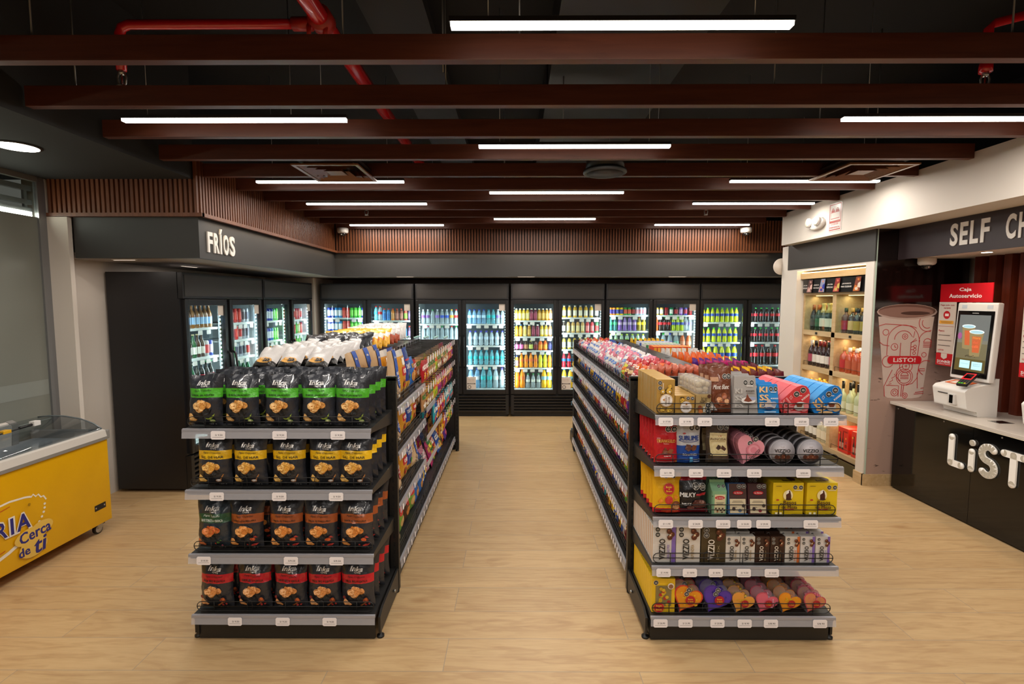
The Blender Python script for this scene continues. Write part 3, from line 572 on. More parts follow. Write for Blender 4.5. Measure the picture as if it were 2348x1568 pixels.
def endcap(name, label, cx, levels, tags, sgn):
    # open side shelving standing across the aisle end; sgn = side of the aisle
    o = thing(name, label, 'shelving', (cx, 0, 0), 0, None)
    L = 0.945
    MB().box(-0.48, 0.48, 3.045, 3.06, 0.06, 1.335, BLACK).build('back_panel', o)
    MB().box(-0.505, 0.505, 3.03, 3.062, 1.325, 1.35, BLACK).build('top_rail', o)
    for s in (-1, 1): upright(o, s*0.475, 3.03, 1.34)
    MB().box(-0.47, 0.47, 2.592, 2.60, 0.008, levels[-1]-0.03, BLACK).box(-0.475, -0.465, 2.585, 3.03, 0.03, 0.10, BLACK).build('kick_plate', o)
    for s in (-1, 1):
        x = s*0.485; m = MB(); m.prism([(2.60, 0.03), (3.06, 0.03), (3.06, 0.16), (2.66, 0.145), (2.60, 0.12)], min(x, x+s*0.012), max(x, x+s*0.012), BLACK, 0)
        m.lathe([(0.02, 0), (0.02, 0.01), (0.007, 0.012), (0.007, 0.032)], BLACK, 12, (x+s*0.006, 2.62, 0)); m.tube([(x+s*0.014, 2.9, 0.09), (x+s*0.024, 2.9, 0.09)], 0.009, STEEL, 8); m.build('base_foot', o)
    for z, tg in zip(levels, tags):
        shelf(o, L+0.01, 0.47, z, [(XP(px, 2.545, z-0.03)-cx, t) for px, t in tg], org=(0.0, 2.56))
    return o
LX, RX = -1.212, 1.205
LL = (1.150, 0.830, 0.488, 0.158)
RL = (1.222, 0.957, 0.690, 0.430, 0.156)
endcap('endcap_shelving', 'black endcap shelf unit full of dark chip bags, left of aisle', LX, LL,
       ([(498, 'S/ 9.50'), (640, 'S/ 9.50'), (774, 'S/ 9.50')], [(495, 'S/ 9.50'), (639, 'S/ 9.50'), (770, 'S/ 9.50')], [(465, 'S/10.50'), (666, 'S/9.50'), (771, 'S/9.50')], [(537, 'S/ 9.50'), (647, 'S/ 9.50'), (755, 'S/ 9.50')]), -1)
endcap('endcap_shelving', 'black endcap shelf unit full of chocolate boxes, right of aisle', 1.193, RL,
       ([(1526, 'S/ 37.00'), (1573, 'S/ 19.90'), (1615, 'S/ 27.00'), (1769, 'S/ 17.90'), (1836, 'S/27.00'), (1903, 'S/ 29.00')], [(1529, 'S/11.90'), (1595, 'S/11.90'), (1659, 'S/ 19.90'), (1728, 'S/ 19.90'), (1840, 'S/35.00')],
        [(1526, 'S/ 11.90'), (1594, 'S/ 34.00'), (1657, 'S/ 23.00'), (1705, 'S/ 35.00'), (1749, 'S/ 29.90'), (1857, 'S/15.90')], [(1521, 'S/ 19.90'), (1581, 'S/ 18.90'), (1640, 'S/ 18.90'), (1704, 'S/ 9.50'), (1768, 'S/ 10.20')],
        [(1514, 'S/ 26.90'), (1571, 'S/ 21.90'), (1644, 'S/ 23.90'), (1706, 'S/ 8.90'), (1766, 'S/8.90'), (1878, 'S/8.90')]), 1)

# ---- the two long gondolas
GY0, GY1 = 3.085, 6.05
LSH = (1.145, 0.86, 0.528)
RSH = (1.240, 1.035, 0.834, 0.638, 0.425, 0.165)       # candy side of the right gondola
gr = thing('gondola_shelving', 'long black double sided gondola of sweets, right of the aisle', 'shelving', (RX, 0, 0))
MB().box(-0.02, 0.02, GY0, GY1, 0.06, 1.34, BLACK).box(-0.06, 0.07, GY0, GY1, 1.335, 1.35, mat('gondola_cap', '#2e2d2d', 0.25)).build('spine_panel', gr)
for y in (4.07, 5.06): MB().box(0.0, 0.03, y-0.02, y+0.02, 1.3495, 1.353, BLACK).build('cap_joint', gr)
MB().box(-0.49, 0.49, GY1, GY1+0.02, 0.06, 1.345, BLACK).build('end_panel', gr)
for s in (-1, 1): upright(gr, s*0.475, GY1-0.02, 1.345)
m = MB(); m.box(-0.47, 0.47, GY0+0.01, GY1-0.03, 0.03, 0.085, BLACK); m.build('base', gr)
nt_ = 0
for bi in range(3):
    y0 = GY0+bi*0.988; yc = y0+0.494
    for z in RSH:
        tg = [(-0.45+0.065*i+random.Random(i+bi*7+int(z*10)).uniform(-0.01, 0.01), '') for i in range(14)]
        near = bi == 0
        # left face: front edge runs along y, facing -x
        shelf(gr, 0.984, 0.45, z, tg, rot=R(-90), org=(-0.502, yc), tall_fence=True, merge=not near)
    for z in (1.235, 0.8, 0.45, 0.12): shelf(gr, 0.984, 0.45, z, [], rot=R(90), org=(0.502, yc), tall_fence=False)
gl = thing('gondola_shelving', 'long black double sided gondola of snacks, left of the aisle', 'shelving', (LX, 0, 0))
MB().box(-0.01, 0.10, GY0, GY1, 0.06, 1.33, BLACK).build('spine_panel', gl)
MB().box(-0.48, 0.12, GY0, GY1, 1.318, 1.338, mat('gondola_cap')).build('top_shelf', gl)
MB().box(-0.49, 0.542, GY1, GY1+0.02, 0.06, 1.345, BLACK).box(0.09, 0.485, GY1-0.004, GY1, 0.8, 0.804, mat('slot_dark')).build('end_panel', gl)
upright(gl, -0.475, GY1-0.02, 1.345); upright(gl, 0.522, GY1-0.02, 1.345, 0.04)
MB().box(-0.47, 0.47, GY0+0.01, GY1-0.03, 0.03, 0.09, BLACK).build('base', gl)
for z in LSH: shelf(gl, 0.95, 0.38, z, [(-0.42+0.19*i, '') for i in range(5)], rot=R(90), org=(0.49, GY0+0.49))
for bi in range(3): shelf(gl, 0.984, 0.38, 0.175, [(-0.42+0.12*i, '') for i in range(8)], rot=R(90), org=(0.49, GY0+0.494+bi*0.988), merge=bi > 0)
for bi in range(3):
    for z in (0.8, 0.45, 0.12): shelf(gl, 0.984, 0.44, z, [], rot=R(-90), org=(-0.502, GY0+0.494+bi*0.988), rail=False, fence=False)
HOOKS = []
HROW = (1.335, 1.10, 0.875, 0.655)
hk = MB(); hk.tube([(-0.40, 0, 0), (0, 0, 0), (0.012, 0, 0.008), (0.012, 0, 0.016)], 0.0028, BLACK, 5); hk.tube([(-0.40, 0, 0.02), (0.0, 0, 0.02)], 0.0022, BLACK, 4); hk.box(-0.402, -0.396, -0.03, 0.03, -0.02, 0.03, BLACK); hk.box(0.014, 0.016, -0.018, 0.018, -0.035, 0.02, TAGW)
hkm = hk.mesh('display_hook')
for r_, z in enumerate(HROW):
    for i in range(15):
        y = 4.10+i*0.128
        if r_ == 3 and i < 7: continue
        if r_ == 2 and i < 4: continue
        HOOKS.append((r_, i, y, z)); link('display_hook', hkm, gl, (0.50, y, z))
for y0, y1, z in ((4.1, 4.55, 0.915), (4.1, 4.95, 0.68), (4.1, 4.7, 0.46)):
    MB().box(0.495, 0.50, y0, y1, z-0.025, z+0.02, mat('tag_strip', '#a9a7ad', 0.3)).build('tag_strip', gl)
    mm = MB(); yy = y0+0.03
    while yy < y1-0.02: mm.tube([(0.1, yy, z-0.02), (0.49, yy, z-0.02)], 0.002, BLACK, 4); yy += 0.045
    o = mm.build('bar_hook', gl); o['kind'] = 'stuff'
for (cx, lab, lv) in ((LX, 'rear endcap shelf unit of bottled water behind the left gondola', (1.14, 0.86, 0.55, 0.15)), (RX, 'rear endcap shelf unit behind the right gondola', (1.1, 0.8, 0.5, 0.15))):
    o = thing('endcap_shelving', lab, 'shelving', (cx, 0, 0))
    MB().box(-0.48, 0.48, 6.075, 6.09, 0.06, 1.335, BLACK).build('back_panel', o)
    for s in (-1, 1): upright(o, s*0.475, 6.092, 1.34)
    BL = mat('blue_rail_plastic', '#6b9dbd', 0.3)
    for z in lv:
        s_ = MB().box(-0.47, 0.47, 6.13, 6.52, z-0.025, z, BLACK).build('shelf', o); MB().box(-0.475, 0.475, 6.521, 6.526, z-0.04, z+0.01, BL).build('price_rail', s_)
    MB().box(-0.47, 0.47, 6.49, 6.50, 0.03, 0.12, BLACK).box(-0.49, -0.478, 6.13, 6.5, 0.03, 0.14, BLACK).box(0.478, 0.49, 6.13, 6.5, 0.03, 0.14, BLACK).build('base_foot', o)
# ================================================================ PRODUCTS
def nz3(x, y, s): return noise.noise(Vector((x, y, s)))
def bag_mesh(name, w, h, t, seed, items, bands, kind='pillow', finish=foil, nu=14, wr=1.0, L=0.012, top=0.5, lean=0.0):
    """a crimped bag standing on its lower edge; bands = [(v0, v1, colour)] from bottom to top"""
    def prof(s):
        if kind == 'pillow': return max(0.0, math.sin(math.pi*min(max((s-0.015)/0.955, 0), 1)))**0.55*(1.08-0.25*s)
        return max(0.0, min(1, (1-s)/0.93))**0.75*min(1, (s+0.03)/0.10)**0.5
    def F(u, v, side):
        s = min(max(v/h, 0), 1); q = max(0.0, 1-abs(2*u/w)**2.6)**0.62; p = prof(s)
        e = min(1, q*1.5)
        ed = 1-math.exp(-((s-0.0)/0.02)**2) if kind == 'pillow' else 1
        wz = wr*e*((0.003+0.008*max(0, s-0.55))*nz3(u*34+side*9, v*22, seed)+0.003*nz3(u*80, v*60, seed+5)-0.007*abs(nz3(u*26+4, v*15+u*9, seed+11))+0.002)
        y = t/2*p*q + wz*(0.3+0.7*p)
        x = u*(1-0.075*math.sin(math.pi*min(s*1.02, 1))**0.8*(1 if kind == 'pillow' else 0.4)) + 0.004*nz3(v*14, seed, 3)*wr
        z = v + 0.006*wr*nz3(u*13, seed, 8)*s**3
        yy = (-1 if side == 0 else 1)*y + lean*s*s + 0.012*wr*nz3(u*16, seed, 2)*max(0, s-0.72)*3
        return x, yy, z
    m = MB()
    vs_ = sorted(set([b[0] for b in bands]+[1.0]+[i/18 for i in range(19) if all(abs(i/18-b[0]) > 0.012 for b in bands)]))
    us = [-0.5+i/nu for i in range(nu+1)]; nv = len(vs_)
    for side in (0, 1):
        g = [F(u*w, v*h, side) for v in vs_ for u in us]
        for (b0, b1, c) in bands:
            fs = []
            for j in range(nv-1):
                mid = (vs_[j]+vs_[j+1])/2
                if b0 <= mid < b1:
                    for i in range(nu): a = j*(nu+1)+i; fs.append((a, a+1, a+nu+2, a+nu+1))
            if fs:
                used = sorted({i for f_ in fs for i in f_}); ix = {k: i for i, k in enumerate(used)}
                m.add([g[k] for k in used], [tuple(ix[i] for i in f_) for f_ in fs], finish(c) if isinstance(c, str) else c, True)
    def P(u, v, off):
        x, y, z = F(u, v, 0); return Vector((x, y-off-0.0006, z))
    art(m, items, P, w, h, L=L, step=0.00025)
    return m.mesh(name)
def chips_art(col, l1, l2, kind):
    rn = random.Random(3); it = [('t', 'Inka', -0.01, 0.845, 0.38, 0.095, mat('silver_foil_print', '#e6e4e2', 0.25, 0.25), {'b': 0.045, 'sh': 0.2}), ('t', 'CHIPS', 0.03, 0.775, 0.2, 0.03, mat('silver_foil_print'), {'b': 0.02})]
    tc = '#1c1f16' if kind != 'tomate' else '#dfe5da'
    it += [('t', l1, 0.0, 0.69, 0.52, 0.048, tc, {'b': 0.0, 'sh': 0.35}), ('t', l2, 0.0, 0.605, 0.68, 0.05, tc, {'b': 0.02})]
    gold = {'jal': ('#e9b46a', '#dd9f52', '#f0c583'), 'sal': ('#e9b65a', '#d9a040', '#f2c877'), 'aji': ('#e89a4c', '#d9853a', '#f0ae68'), 'bbq': ('#e9a566', '#db9150', '#f1bb85'), 'tomate': ('#d9703a', '#c95d2a', '#e58a52')}[kind]
    it += [('e', 0.0, 0.375, 0.285, 0.135, '#58595c'), ('e', 0.0, 0.372, 0.272, 0.125, '#17181a'), ('p', ell(0, 0.36, 0.27, 0.16, 16, math.pi, 2*math.pi), '#1f2022')]
    for k in range(15):
        a = rn.uniform(0, 6.28); rr = rn.uniform(0.2, 1); cu, cv = 0.19*rr*math.cos(a), 0.395+0.075*rr*math.sin(a)
        ru = rn.uniform(0.08, 0.125); pts = [(cu+ru*math.cos(t)*rn.uniform(0.85, 1.1), cv+ru*0.62*math.sin(t)*rn.uniform(0.85, 1.1)) for t in [2*math.pi*i/11 for i in range(11)]]
        it += [('p', [(u+0.006, v-0.006) for u, v in pts], '#b9762f'), ('p', pts, gold[k % 3])]
    pts = [(-0.42, 0.15), (-0.36, 0.25), (-0.3, 0.24), (-0.24, 0.17), (-0.14, 0.12), (-0.2, 0.09), (-0.36, 0.1)]
    it += [('p', pts, gold[1]), ('p', [(u*0.85-0.04, v*0.85+0.03) for u, v in pts], gold[2])]
    if kind == 'jal': it += [('p', [(0.1, 0.165), (0.2, 0.15), (0.3, 0.19), (0.38, 0.25), (0.35, 0.19), (0.26, 0.13), (0.16, 0.13)], '#8fa23a'), ('e', 0.3, 0.1, 0.075, 0.035, '#93a860'), ('e', 0.3, 0.1, 0.04, 0.018, '#dfe0a5')]
    if kind == 'sal': it += [('p', [(0.2, 0.13), (0.34, 0.26), (0.36, 0.25), (0.23, 0.11)], '#a9713c'), ('e', 0.18, 0.12, 0.08, 0.035, '#8b5a30'), ('e', 0.18, 0.125, 0.062, 0.026, '#e8e4df')]
    if kind == 'aji': it += [('e', 0.27, 0.22, 0.1, 0.05, '#2a2624'), ('e', 0.27, 0.225, 0.08, 0.035, '#d35a28'), ('p', [(0.2, 0.09), (0.3, 0.13), (0.42, 0.13), (0.36, 0.09), (0.26, 0.07)], '#b5352c'), ('c', 0.12, 0.11, 0.03, '#b23a30'), ('p', [(0.3, 0.28), (0.36, 0.3), (0.43, 0.26), (0.34, 0.26)], '#a8332b')]
    if kind == 'bbq': it += [('e', 0.28, 0.2, 0.08, 0.055, '#8a3a1c'), ('e', 0.29, 0.23, 0.05, 0.03, '#c2602c'), ('p', [(0.1, 0.1), (0.3, 0.18), (0.31, 0.165), (0.14, 0.07)], '#99582c'), ('c', 0.26, 0.1, 0.035, '#a52e28'), ('c', 0.36, 0.12, 0.03, '#a52e28'), ('e', -0.36, 0.27, 0.05, 0.035, '#7d2a26')]
    if kind == 'tomate': it += [('c', 0.2, 0.16, 0.04, '#3f6b2c'), ('c', 0.28, 0.19, 0.03, '#4f7b36'), ('c', 0.12, 0.13, 0.03, '#a5402c'), ('c', 0.3, 0.08, 0.03, '#a24f63')]
    it += [('t', '135 g', 0.28, 0.035, 0.2, 0.025, '#cfcfcf'), ('t', 'NETO', -0.32, 0.03, 0.12, 0.016, '#bdbdbd'), ('c', 0.0, 0.04, 0.05, '#55565a'), ('c', 0.0, 0.04, 0.042, '#1d1e20')]
    return it
CH = {}
flav = {'jal': ('#4fb02a', 'Papas Crujientes', 'SABOR JALAPEÑO', 'green band'), 'sal': ('#f0c01c', 'Papas Crujientes', 'SAL DE MAR', 'yellow band'), 'aji': ('#a8562a', 'Papas Crujientes', 'SABOR AJÍ PARRILLERO', 'brown band'),
        'bbq': ('#c81c28', 'Papas Crujientes', 'SABOR BBQ & CEBOLLA', 'red band'), 'tomate': ('#2f5638', 'Papas Talladas', 'SABOR TOMATE & ALBAHACA', 'dark green band')}
def chip_bag(k, seed):
    if (k, seed) not in CH:
        c, l1, l2, _ = flav[k]; body = '#2a2c33' if k != 'tomate' else '#27323c'
        CH[(k, seed)] = bag_mesh('chip_bag', 0.185, 0.264, 0.082, seed*3.7, chips_art(c, l1, l2, k), [(0, 0.555, body), (0.555, 0.735, c), (0.735, 1.01, body)], wr=1.7, L=0.012, lean=0.004*(seed-1), nu=18)
    return CH[(k, seed)]
rn = random.Random(11)
rows = [('jal', [457, 551, 642, 728, 806], LL[0], 'top'), ('sal', [488, 571, 660, 745, 826], LL[1], 'second'), ('aji', [487, 563, 654, 733, 819], LL[2], 'third'), ('bbq', [493, 580, 663, 742, 826], LL[3], 'lowest')]
pos5 = ['leftmost', 'second from left', 'middle', 'fourth from left', 'rightmost']
for k, pxs, z, sn in rows:
    for d in range(4):
        for i, px in enumerate(pxs):
            kk = 'tomate' if (k == 'aji' and i == 0) else k
            y = 2.630+d*0.105+rn.uniform(-0.001, 0.001); x = XP(px, 2.62, z+0.1)+rn.uniform(-0.001, 0.001)
            if d: x = LX-0.378+i*0.1885+rn.uniform(-0.001, 0.001)
            x = max(min(x, LX+0.372), LX-0.40); dd = ('front row', 'second row back', 'third row back', 'back row')[d]
            lab = 'black %s chip bag, %s in %s of %s endcap shelf' % (flav[kk][3], pos5[i], dd, sn)
            o = link('chip_bag', chip_bag(kk, rn.choice((0, 1, 2))), None, (x, y, z+0.004), (R(-4+rn.uniform(-0.5, 0.5)), R(rn.uniform(-0.8, 0.8)), R(rn.uniform(-1.5, 1.5))), (1, 1, 1 if k == 'jal' else 0.955))
            tag(o, lab, 'chip bag', 'chip bags on the left endcap')

# ---- boxes and pouches
def box_mesh(name, w, h, d, side, items, top=None, bev=0.0015, back=True, L=0.0):
    m = MB(); m.box(-w/2, w/2, 0, d, 0, h, side, bev)
    if top: m.box(-w/2+0.002, w/2-0.002, 0.002, d-0.002, h, h+0.0004, top)
    art(m, items, flatP((0, -0.0001, 0), (1, 0, 0), (0, 0, 1), (0, -1, 0)), w, h); return m.mesh(name)
def outline_mesh(name, poly, d, side, face, items, w, h, rim=None):
    m = MB(); m.prism(poly, 0, d, side, 1, smooth=False)
    m.add([(x, -0.0003, z) for x, z in poly], [tuple(range(len(poly)))], face)
    art(m, items, flatP((0, -0.0004, 0), (1, 0, 0), (0, 0, 1), (0, -1, 0)), w, h); return m.mesh(name)
def heart(w, h, n=28, rot=0):
    p = []
    for i in range(n):
        t = 2*math.pi*i/n; x = 16*math.sin(t)**3; y = 13*math.cos(t)-5*math.cos(2*t)-2*math.cos(3*t)-math.cos(4*t)
        x, y = x/32, (y+2.5)/29; c, s = math.cos(R(rot)), math.sin(R(rot)); p.append((x*c-y*s, x*s+y*c))
    x0, x1 = min(a for a, b in p), max(a for a, b in p); y0, y1 = min(b for a, b in p), max(b for a, b in p)
    return [((a-(x0+x1)/2)/(x1-x0)*w, (b-y0)/(y1-y0)*h) for a, b in p]
GOLD = mat('gold_card', '#c39a4e', 0.35, 0.35); GOLDF = mat('gold_foil_ball', '#e2b850', 0.25, 0.8, bump=0.6, bscale=200)
IN = lambda h: h
CHOC = '#6b3520'
def kiss(cu, cv, s, c='#7a3b24'): return [('e', cu, cv-s*0.3, s*1.5, s*0.75, '#d8d3cf'), ('e', cu+s*0.3, cv-s*0.15, s*0.9, s*0.5, '#b9bccb'), ('p', [(cu-s*0.75, cv-s*0.3), (cu-s*0.4, cv+s*0.1), (cu-s*0.1, cv+s*0.75), (cu+s*0.15, cv+s*0.15), (cu+s*0.7, cv-s*0.35), (cu, cv-s*0.55)], c)]
A = {}
A['gold_tall'] = box_mesh('chocolate_box', 0.092, 0.178, 0.052, GOLD, [('o', -0.33, 0.9, 0.12), ('o', -0.33, 0.75, 0.12), ('r', -0.19, 0.7, -0.14, 0.9, '#d8c7ad'), ('p', [(-0.3, 0.62), (0.3, 0.83), (0.33, 0.84), (0.33, 0.6), (-0.3, 0.6)], '#3a2a18'),
    ('c', -0.18, 0.65, 0.13, GOLDF), ('c', 0.16, 0.67, 0.16, GOLDF), ('c', 0.2, 0.8, 0.12, GOLDF), ('c', -0.18, 0.65, 0.045, '#efe9df'), ('c', 0.2, 0.65, 0.045, '#efe9df'), ('c', 0.02, 0.4, 0.37, '#d9b27a'), ('c', 0.02, 0.4, 0.34, '#efe8e2'), ('L', ell(0.02, 0.4, 0.32, 0.165, 24), 0.012, '#a97c43'),
    ('t', 'FERRERO', 0.0, 0.4, 0.5, 0.06, '#8b6a48', {'rot': 90}), ('t', 'ROCHER', 0.16, 0.4, 0.42, 0.06, '#8b6a48', {'rot': 90}), ('p', [(-0.2, 0.42), (-0.08, 0.46), (-0.08, 0.38)], '#c0803e'), ('c', -0.2, 0.14, 0.13, GOLDF), ('c', 0.18, 0.14, 0.15, GOLDF), ('r', -0.46, 0.595, 0.46, 0.6, '#8d6b33')])
A['gold_small'] = box_mesh('chocolate_box', 0.1, 0.095, 0.055, GOLD, [('o', 0.16, 0.85, 0.1), ('o', 0.38, 0.85, 0.1), ('r', -0.25, 0.6, -0.05, 0.93, '#3a2a18'), ('c', -0.15, 0.78, 0.1, GOLDF), ('c', -0.15, 0.64, 0.1, GOLDF), ('c', 0.05, 0.38, 0.3, '#efe8e2'), ('L', ell(0.05, 0.38, 0.28, 0.29, 24), 0.012, '#a97c43'), ('t', 'FERRERO', 0.05, 0.4, 0.36, 0.09, '#8b6a48'), ('t', 'ROCHER', 0.05, 0.28, 0.3, 0.08, '#8b6a48'), ('p', [(0.0, 0.5), (0.12, 0.5), (0.06, 0.62)], '#c0803e')])
m = MB(); m.box(-0.039, 0.039, 0, 0.045, 0, 0.1, mat('kraft_gold', '#a38a5a', 0.5), 0.003)
art(m, [('t', 'Mont', 0.1, 0.72, 0.34, 0.2, '#3b2a1c', {'rot': 90, 'sh': 0.3, 'b': 0.0}), ('t', 'Blanc', -0.12, 0.72, 0.4, 0.2, '#3b2a1c', {'rot': 90, 'sh': 0.3, 'b': 0.0}), ('o', 0.3, 0.45, 0.19), ('o', 0.3, 0.16, 0.19), ('e', -0.25, 0.3, 0.14, 0.16, '#8a4526'), ('e', -0.2, 0.12, 0.14, 0.12, '#c9773f'), ('r', -0.02, 0.1, 0.06, 0.4, '#cfd6d8'), ('e', 0.33, 0.92, 0.12, 0.1, '#4a2a1b')], flatP((0, -0.0002, 0), (1, 0, 0), (0, 0, 1), (0, -1, 0)), 0.078, 0.1)
for cx_, cz in ((-0.018, 0.122), (0.012, 0.126), (-0.02, 0.147), (0.02, 0.15), (0, 0.158)): m.lathe([(0.017*math.sin(a*math.pi/6)+0.0005, cz-0.016*math.cos(a*math.pi/6)) for a in range(7)], mat('cream_ball', '#b8a888', 0.35, bump=0.5, bscale=300), 10, (cx_, 0.02, 0))
A['clear_top'] = [m.mesh('carton'), MB().box(-0.039, 0.039, 0.0, 0.045, 0.1, 0.172, mat('clear_acetate', '#ddd8d2', 0.08, alpha=0.28), 0.006).mesh('clear_lid')]
A['montblanc'] = bag_mesh('chocolate_pouch', 0.118, 0.235, 0.05, 4, [('o', 0.18, 0.78, 0.12), ('o', 0.36, 0.78, 0.12), ('r', -0.46, 0.68, -0.12, 0.78, '#b98a6a'), ('t', 'Mont Blanc', 0.0, 0.56, 0.72, 0.1, '#efe7df', {'sh': 0.4, 'b': 0.015}), ('e', 0.05, 0.3, 0.36, 0.14, '#6b3a25'), ('e', -0.1, 0.28, 0.12, 0.06, '#c98a5c'), ('e', 0.12, 0.36, 0.12, 0.07, '#a05a38'), ('e', 0.22, 0.24, 0.12, 0.06, '#d09a70'), ('e', 0.0, 0.2, 0.16, 0.05, '#8a4a2e'), ('p', [(-0.48, 0.05), (-0.48, 0.27), (-0.3, 0.12), (-0.2, 0.05)], '#d8cfca')], [(0, 1.01, '#713a22')], kind='pouch', wr=1.3)
def taper(name, w, w1, h, d, side, items, ridge=0.0):
    m = MB(); vs = [(-w/2, 0, 0), (w/2, 0, 0), (w/2, d, 0), (-w/2, d, 0), (-w1/2, d*0.32, h), (w1/2, d*0.32, h), (w1/2, d*0.6, h), (-w1/2, d*0.6, h)]
    m.add(vs, [(0, 3, 2, 1), (4, 5, 6, 7), (0, 1, 5, 4), (1, 2, 6, 5), (2, 3, 7, 6), (3, 0, 4, 7)], side)
    if ridge: m.box(-w1/2, w1/2, d*0.42, d*0.5, h, h+ridge, side)
    def P(u, v, off):
        s = v/h; return Vector((u*(1+(w1/w-1)*s), d*0.32*s-off-0.0003, v))
    art(m, items, P, w, h); return m.mesh(name)
A['kiss_grey'] = taper('chocolate_box', 0.128, 0.108, 0.19, 0.07, card('#a5a09c'), [('o', 0.02, 0.84, 0.11), ('o', 0.3, 0.84, 0.11), ('r', 0.05, 0.74, 0.35, 0.765, '#e8e4e0'), ('t', 'KI', -0.3, 0.62, 0.3, 0.13, '#bcb7b2', {'b': 0.06}), ('t', 'SS', -0.28, 0.43, 0.34, 0.13, '#bcb7b2', {'b': 0.06}), ('t', 'ES', -0.28, 0.24, 0.34, 0.13, '#bcb7b2', {'b': 0.06}),
    ('t', 'KISSES', 0.2, 0.62, 0.36, 0.045, '#3a2a26', {'b': 0.05}), ('r', 0.02, 0.56, 0.38, 0.57, '#5a4a46'), ('e', 0.1, 0.37, 0.3, 0.09, '#dedad6'), ('e', 0.28, 0.42, 0.14, 0.05, '#9ba0b8'), ('p', [(-0.1, 0.36), (0.0, 0.44), (0.05, 0.55), (0.12, 0.46), (0.26, 0.36), (0.1, 0.33)], '#7a3b24')], ridge=0.004)
A['kiss_blue'] = taper('chocolate_box', 0.108, 0.096, 0.148, 0.06, card('#1a86cf'), [('o', 0.14, 0.86, 0.12), ('o', 0.38, 0.86, 0.12), ('r', 0.1, 0.74, 0.4, 0.765, '#e8e4e0'), ('t', 'KI', -0.27, 0.84, 0.4, 0.2, '#ecc088', {'b': 0.06}), ('t', 'SS', -0.24, 0.57, 0.44, 0.2, '#ecc088', {'b': 0.06}), ('t', 'ES', -0.24, 0.32, 0.44, 0.18, '#ecc088', {'b': 0.06}),
    ('t', 'KISSES', 0.27, 0.54, 0.36, 0.05, '#dfe8f0', {'b': 0.05}), ('e', 0.05, 0.3, 0.27, 0.13, '#cfc7c4'), ('e', -0.02, 0.42, 0.1, 0.1, '#bdb2ae'), ('e', 0.22, 0.36, 0.14, 0.08, '#98a3bd'), ('e', 0, 0.2, 0.22, 0.05, '#2a4a80'), ('r', -0.25, 0.07, 0.3, 0.1, '#bcd8ef')], ridge=0.003)
dpoly = [(-0.078, 0.055), (-0.066, 0.072), (-0.010, 0.126), (0.012, 0.142), (0.035, 0.148), (0.056, 0.144), (0.07, 0.128), (0.077, 0.105), (0.076, 0.085), (0.068, 0.0), (-0.045, 0.0), (-0.062, 0.006), (-0.075, 0.025)]
def kart(c1, c2, bg): return [('t', 'KI', -0.3, 0.4, 0.26, 0.24, c2, {'b': 0.06, 'rot': 40}), ('t', 'SS', -0.17, 0.2, 0.32, 0.22, c2, {'b': 0.06, 'rot': 40}), ('e', 0.3, 0.25, 0.16, 0.16, c2), ('e', 0.0, 0.06, 0.2, 0.05, c2), ('o', 0.04, 0.7, 0.1), ('o', 0.24, 0.84, 0.1), ('t', 'KISSES', 0.32, 0.6, 0.3, 0.06, '#efe6e2', {'b': 0.05, 'rot': 40}), ('r', 0.1, 0.64, 0.2, 0.66, '#efe6e2')] + \
    [('e', 0.12, 0.25, 0.16, 0.12, '#b9b5b2'), ('e', 0.16, 0.38, 0.14, 0.06, '#d9d5d0'), ('p', [(-0.02, 0.42), (0.12, 0.38), (0.24, 0.36), (0.2, 0.26), (0.06, 0.26)], CHOC), ('L', [(-0.2, 0.58), (-0.16, 0.66), (-0.12, 0.6), (-0.16, 0.52)], 0.012, '#f0d8d4')]
A['kiss_red'] = outline_mesh('chocolate_box', dpoly, 0.062, card('#d8525a'), card('#cf3b3f'), kart('', '#e5888a', ''), 0.156, 0.148)
A['kiss_bluearch'] = outline_mesh('chocolate_box', dpoly, 0.062, card('#2b95da'), card('#137acb'), kart('', '#e9bd83', ''), 0.156, 0.148)
A['triangulo'] = bag_mesh('chocolate_pouch', 0.125, 0.225, 0.045, 7, [('o', 0.1, 0.77, 0.13), ('o', 0.36, 0.77, 0.13), ('r', 0.05, 0.7, 0.4, 0.715, '#e9c8c8'), ('t', 'NESTLE', -0.32, 0.56, 0.14, 0.02, '#f0e0dc'), ('t', 'TRIANGULO', -0.02, 0.5, 0.78, 0.075, '#d9a445', {'b': 0.045}), ('t', 'Bombones', 0.0, 0.44, 0.22, 0.02, '#f0d9c8'),
    ('p', [(-0.22, 0.22), (-0.05, 0.36), (0.08, 0.26), (-0.02, 0.19)], '#7b3b22'), ('p', [(0.0, 0.24), (0.15, 0.33), (0.3, 0.3), (0.2, 0.21)], '#96512f'), ('t', 'BOMBONES', 0.02, 0.16, 0.3, 0.025, '#f0d9d4'), ('r', -0.45, 0.02, 0.3, 0.035, '#e9b8b8'), ('r', 0.34, 0.02, 0.44, 0.06, '#b5864a')], [(0, 1.01, '#c01a24')], kind='pouch', wr=1.2)
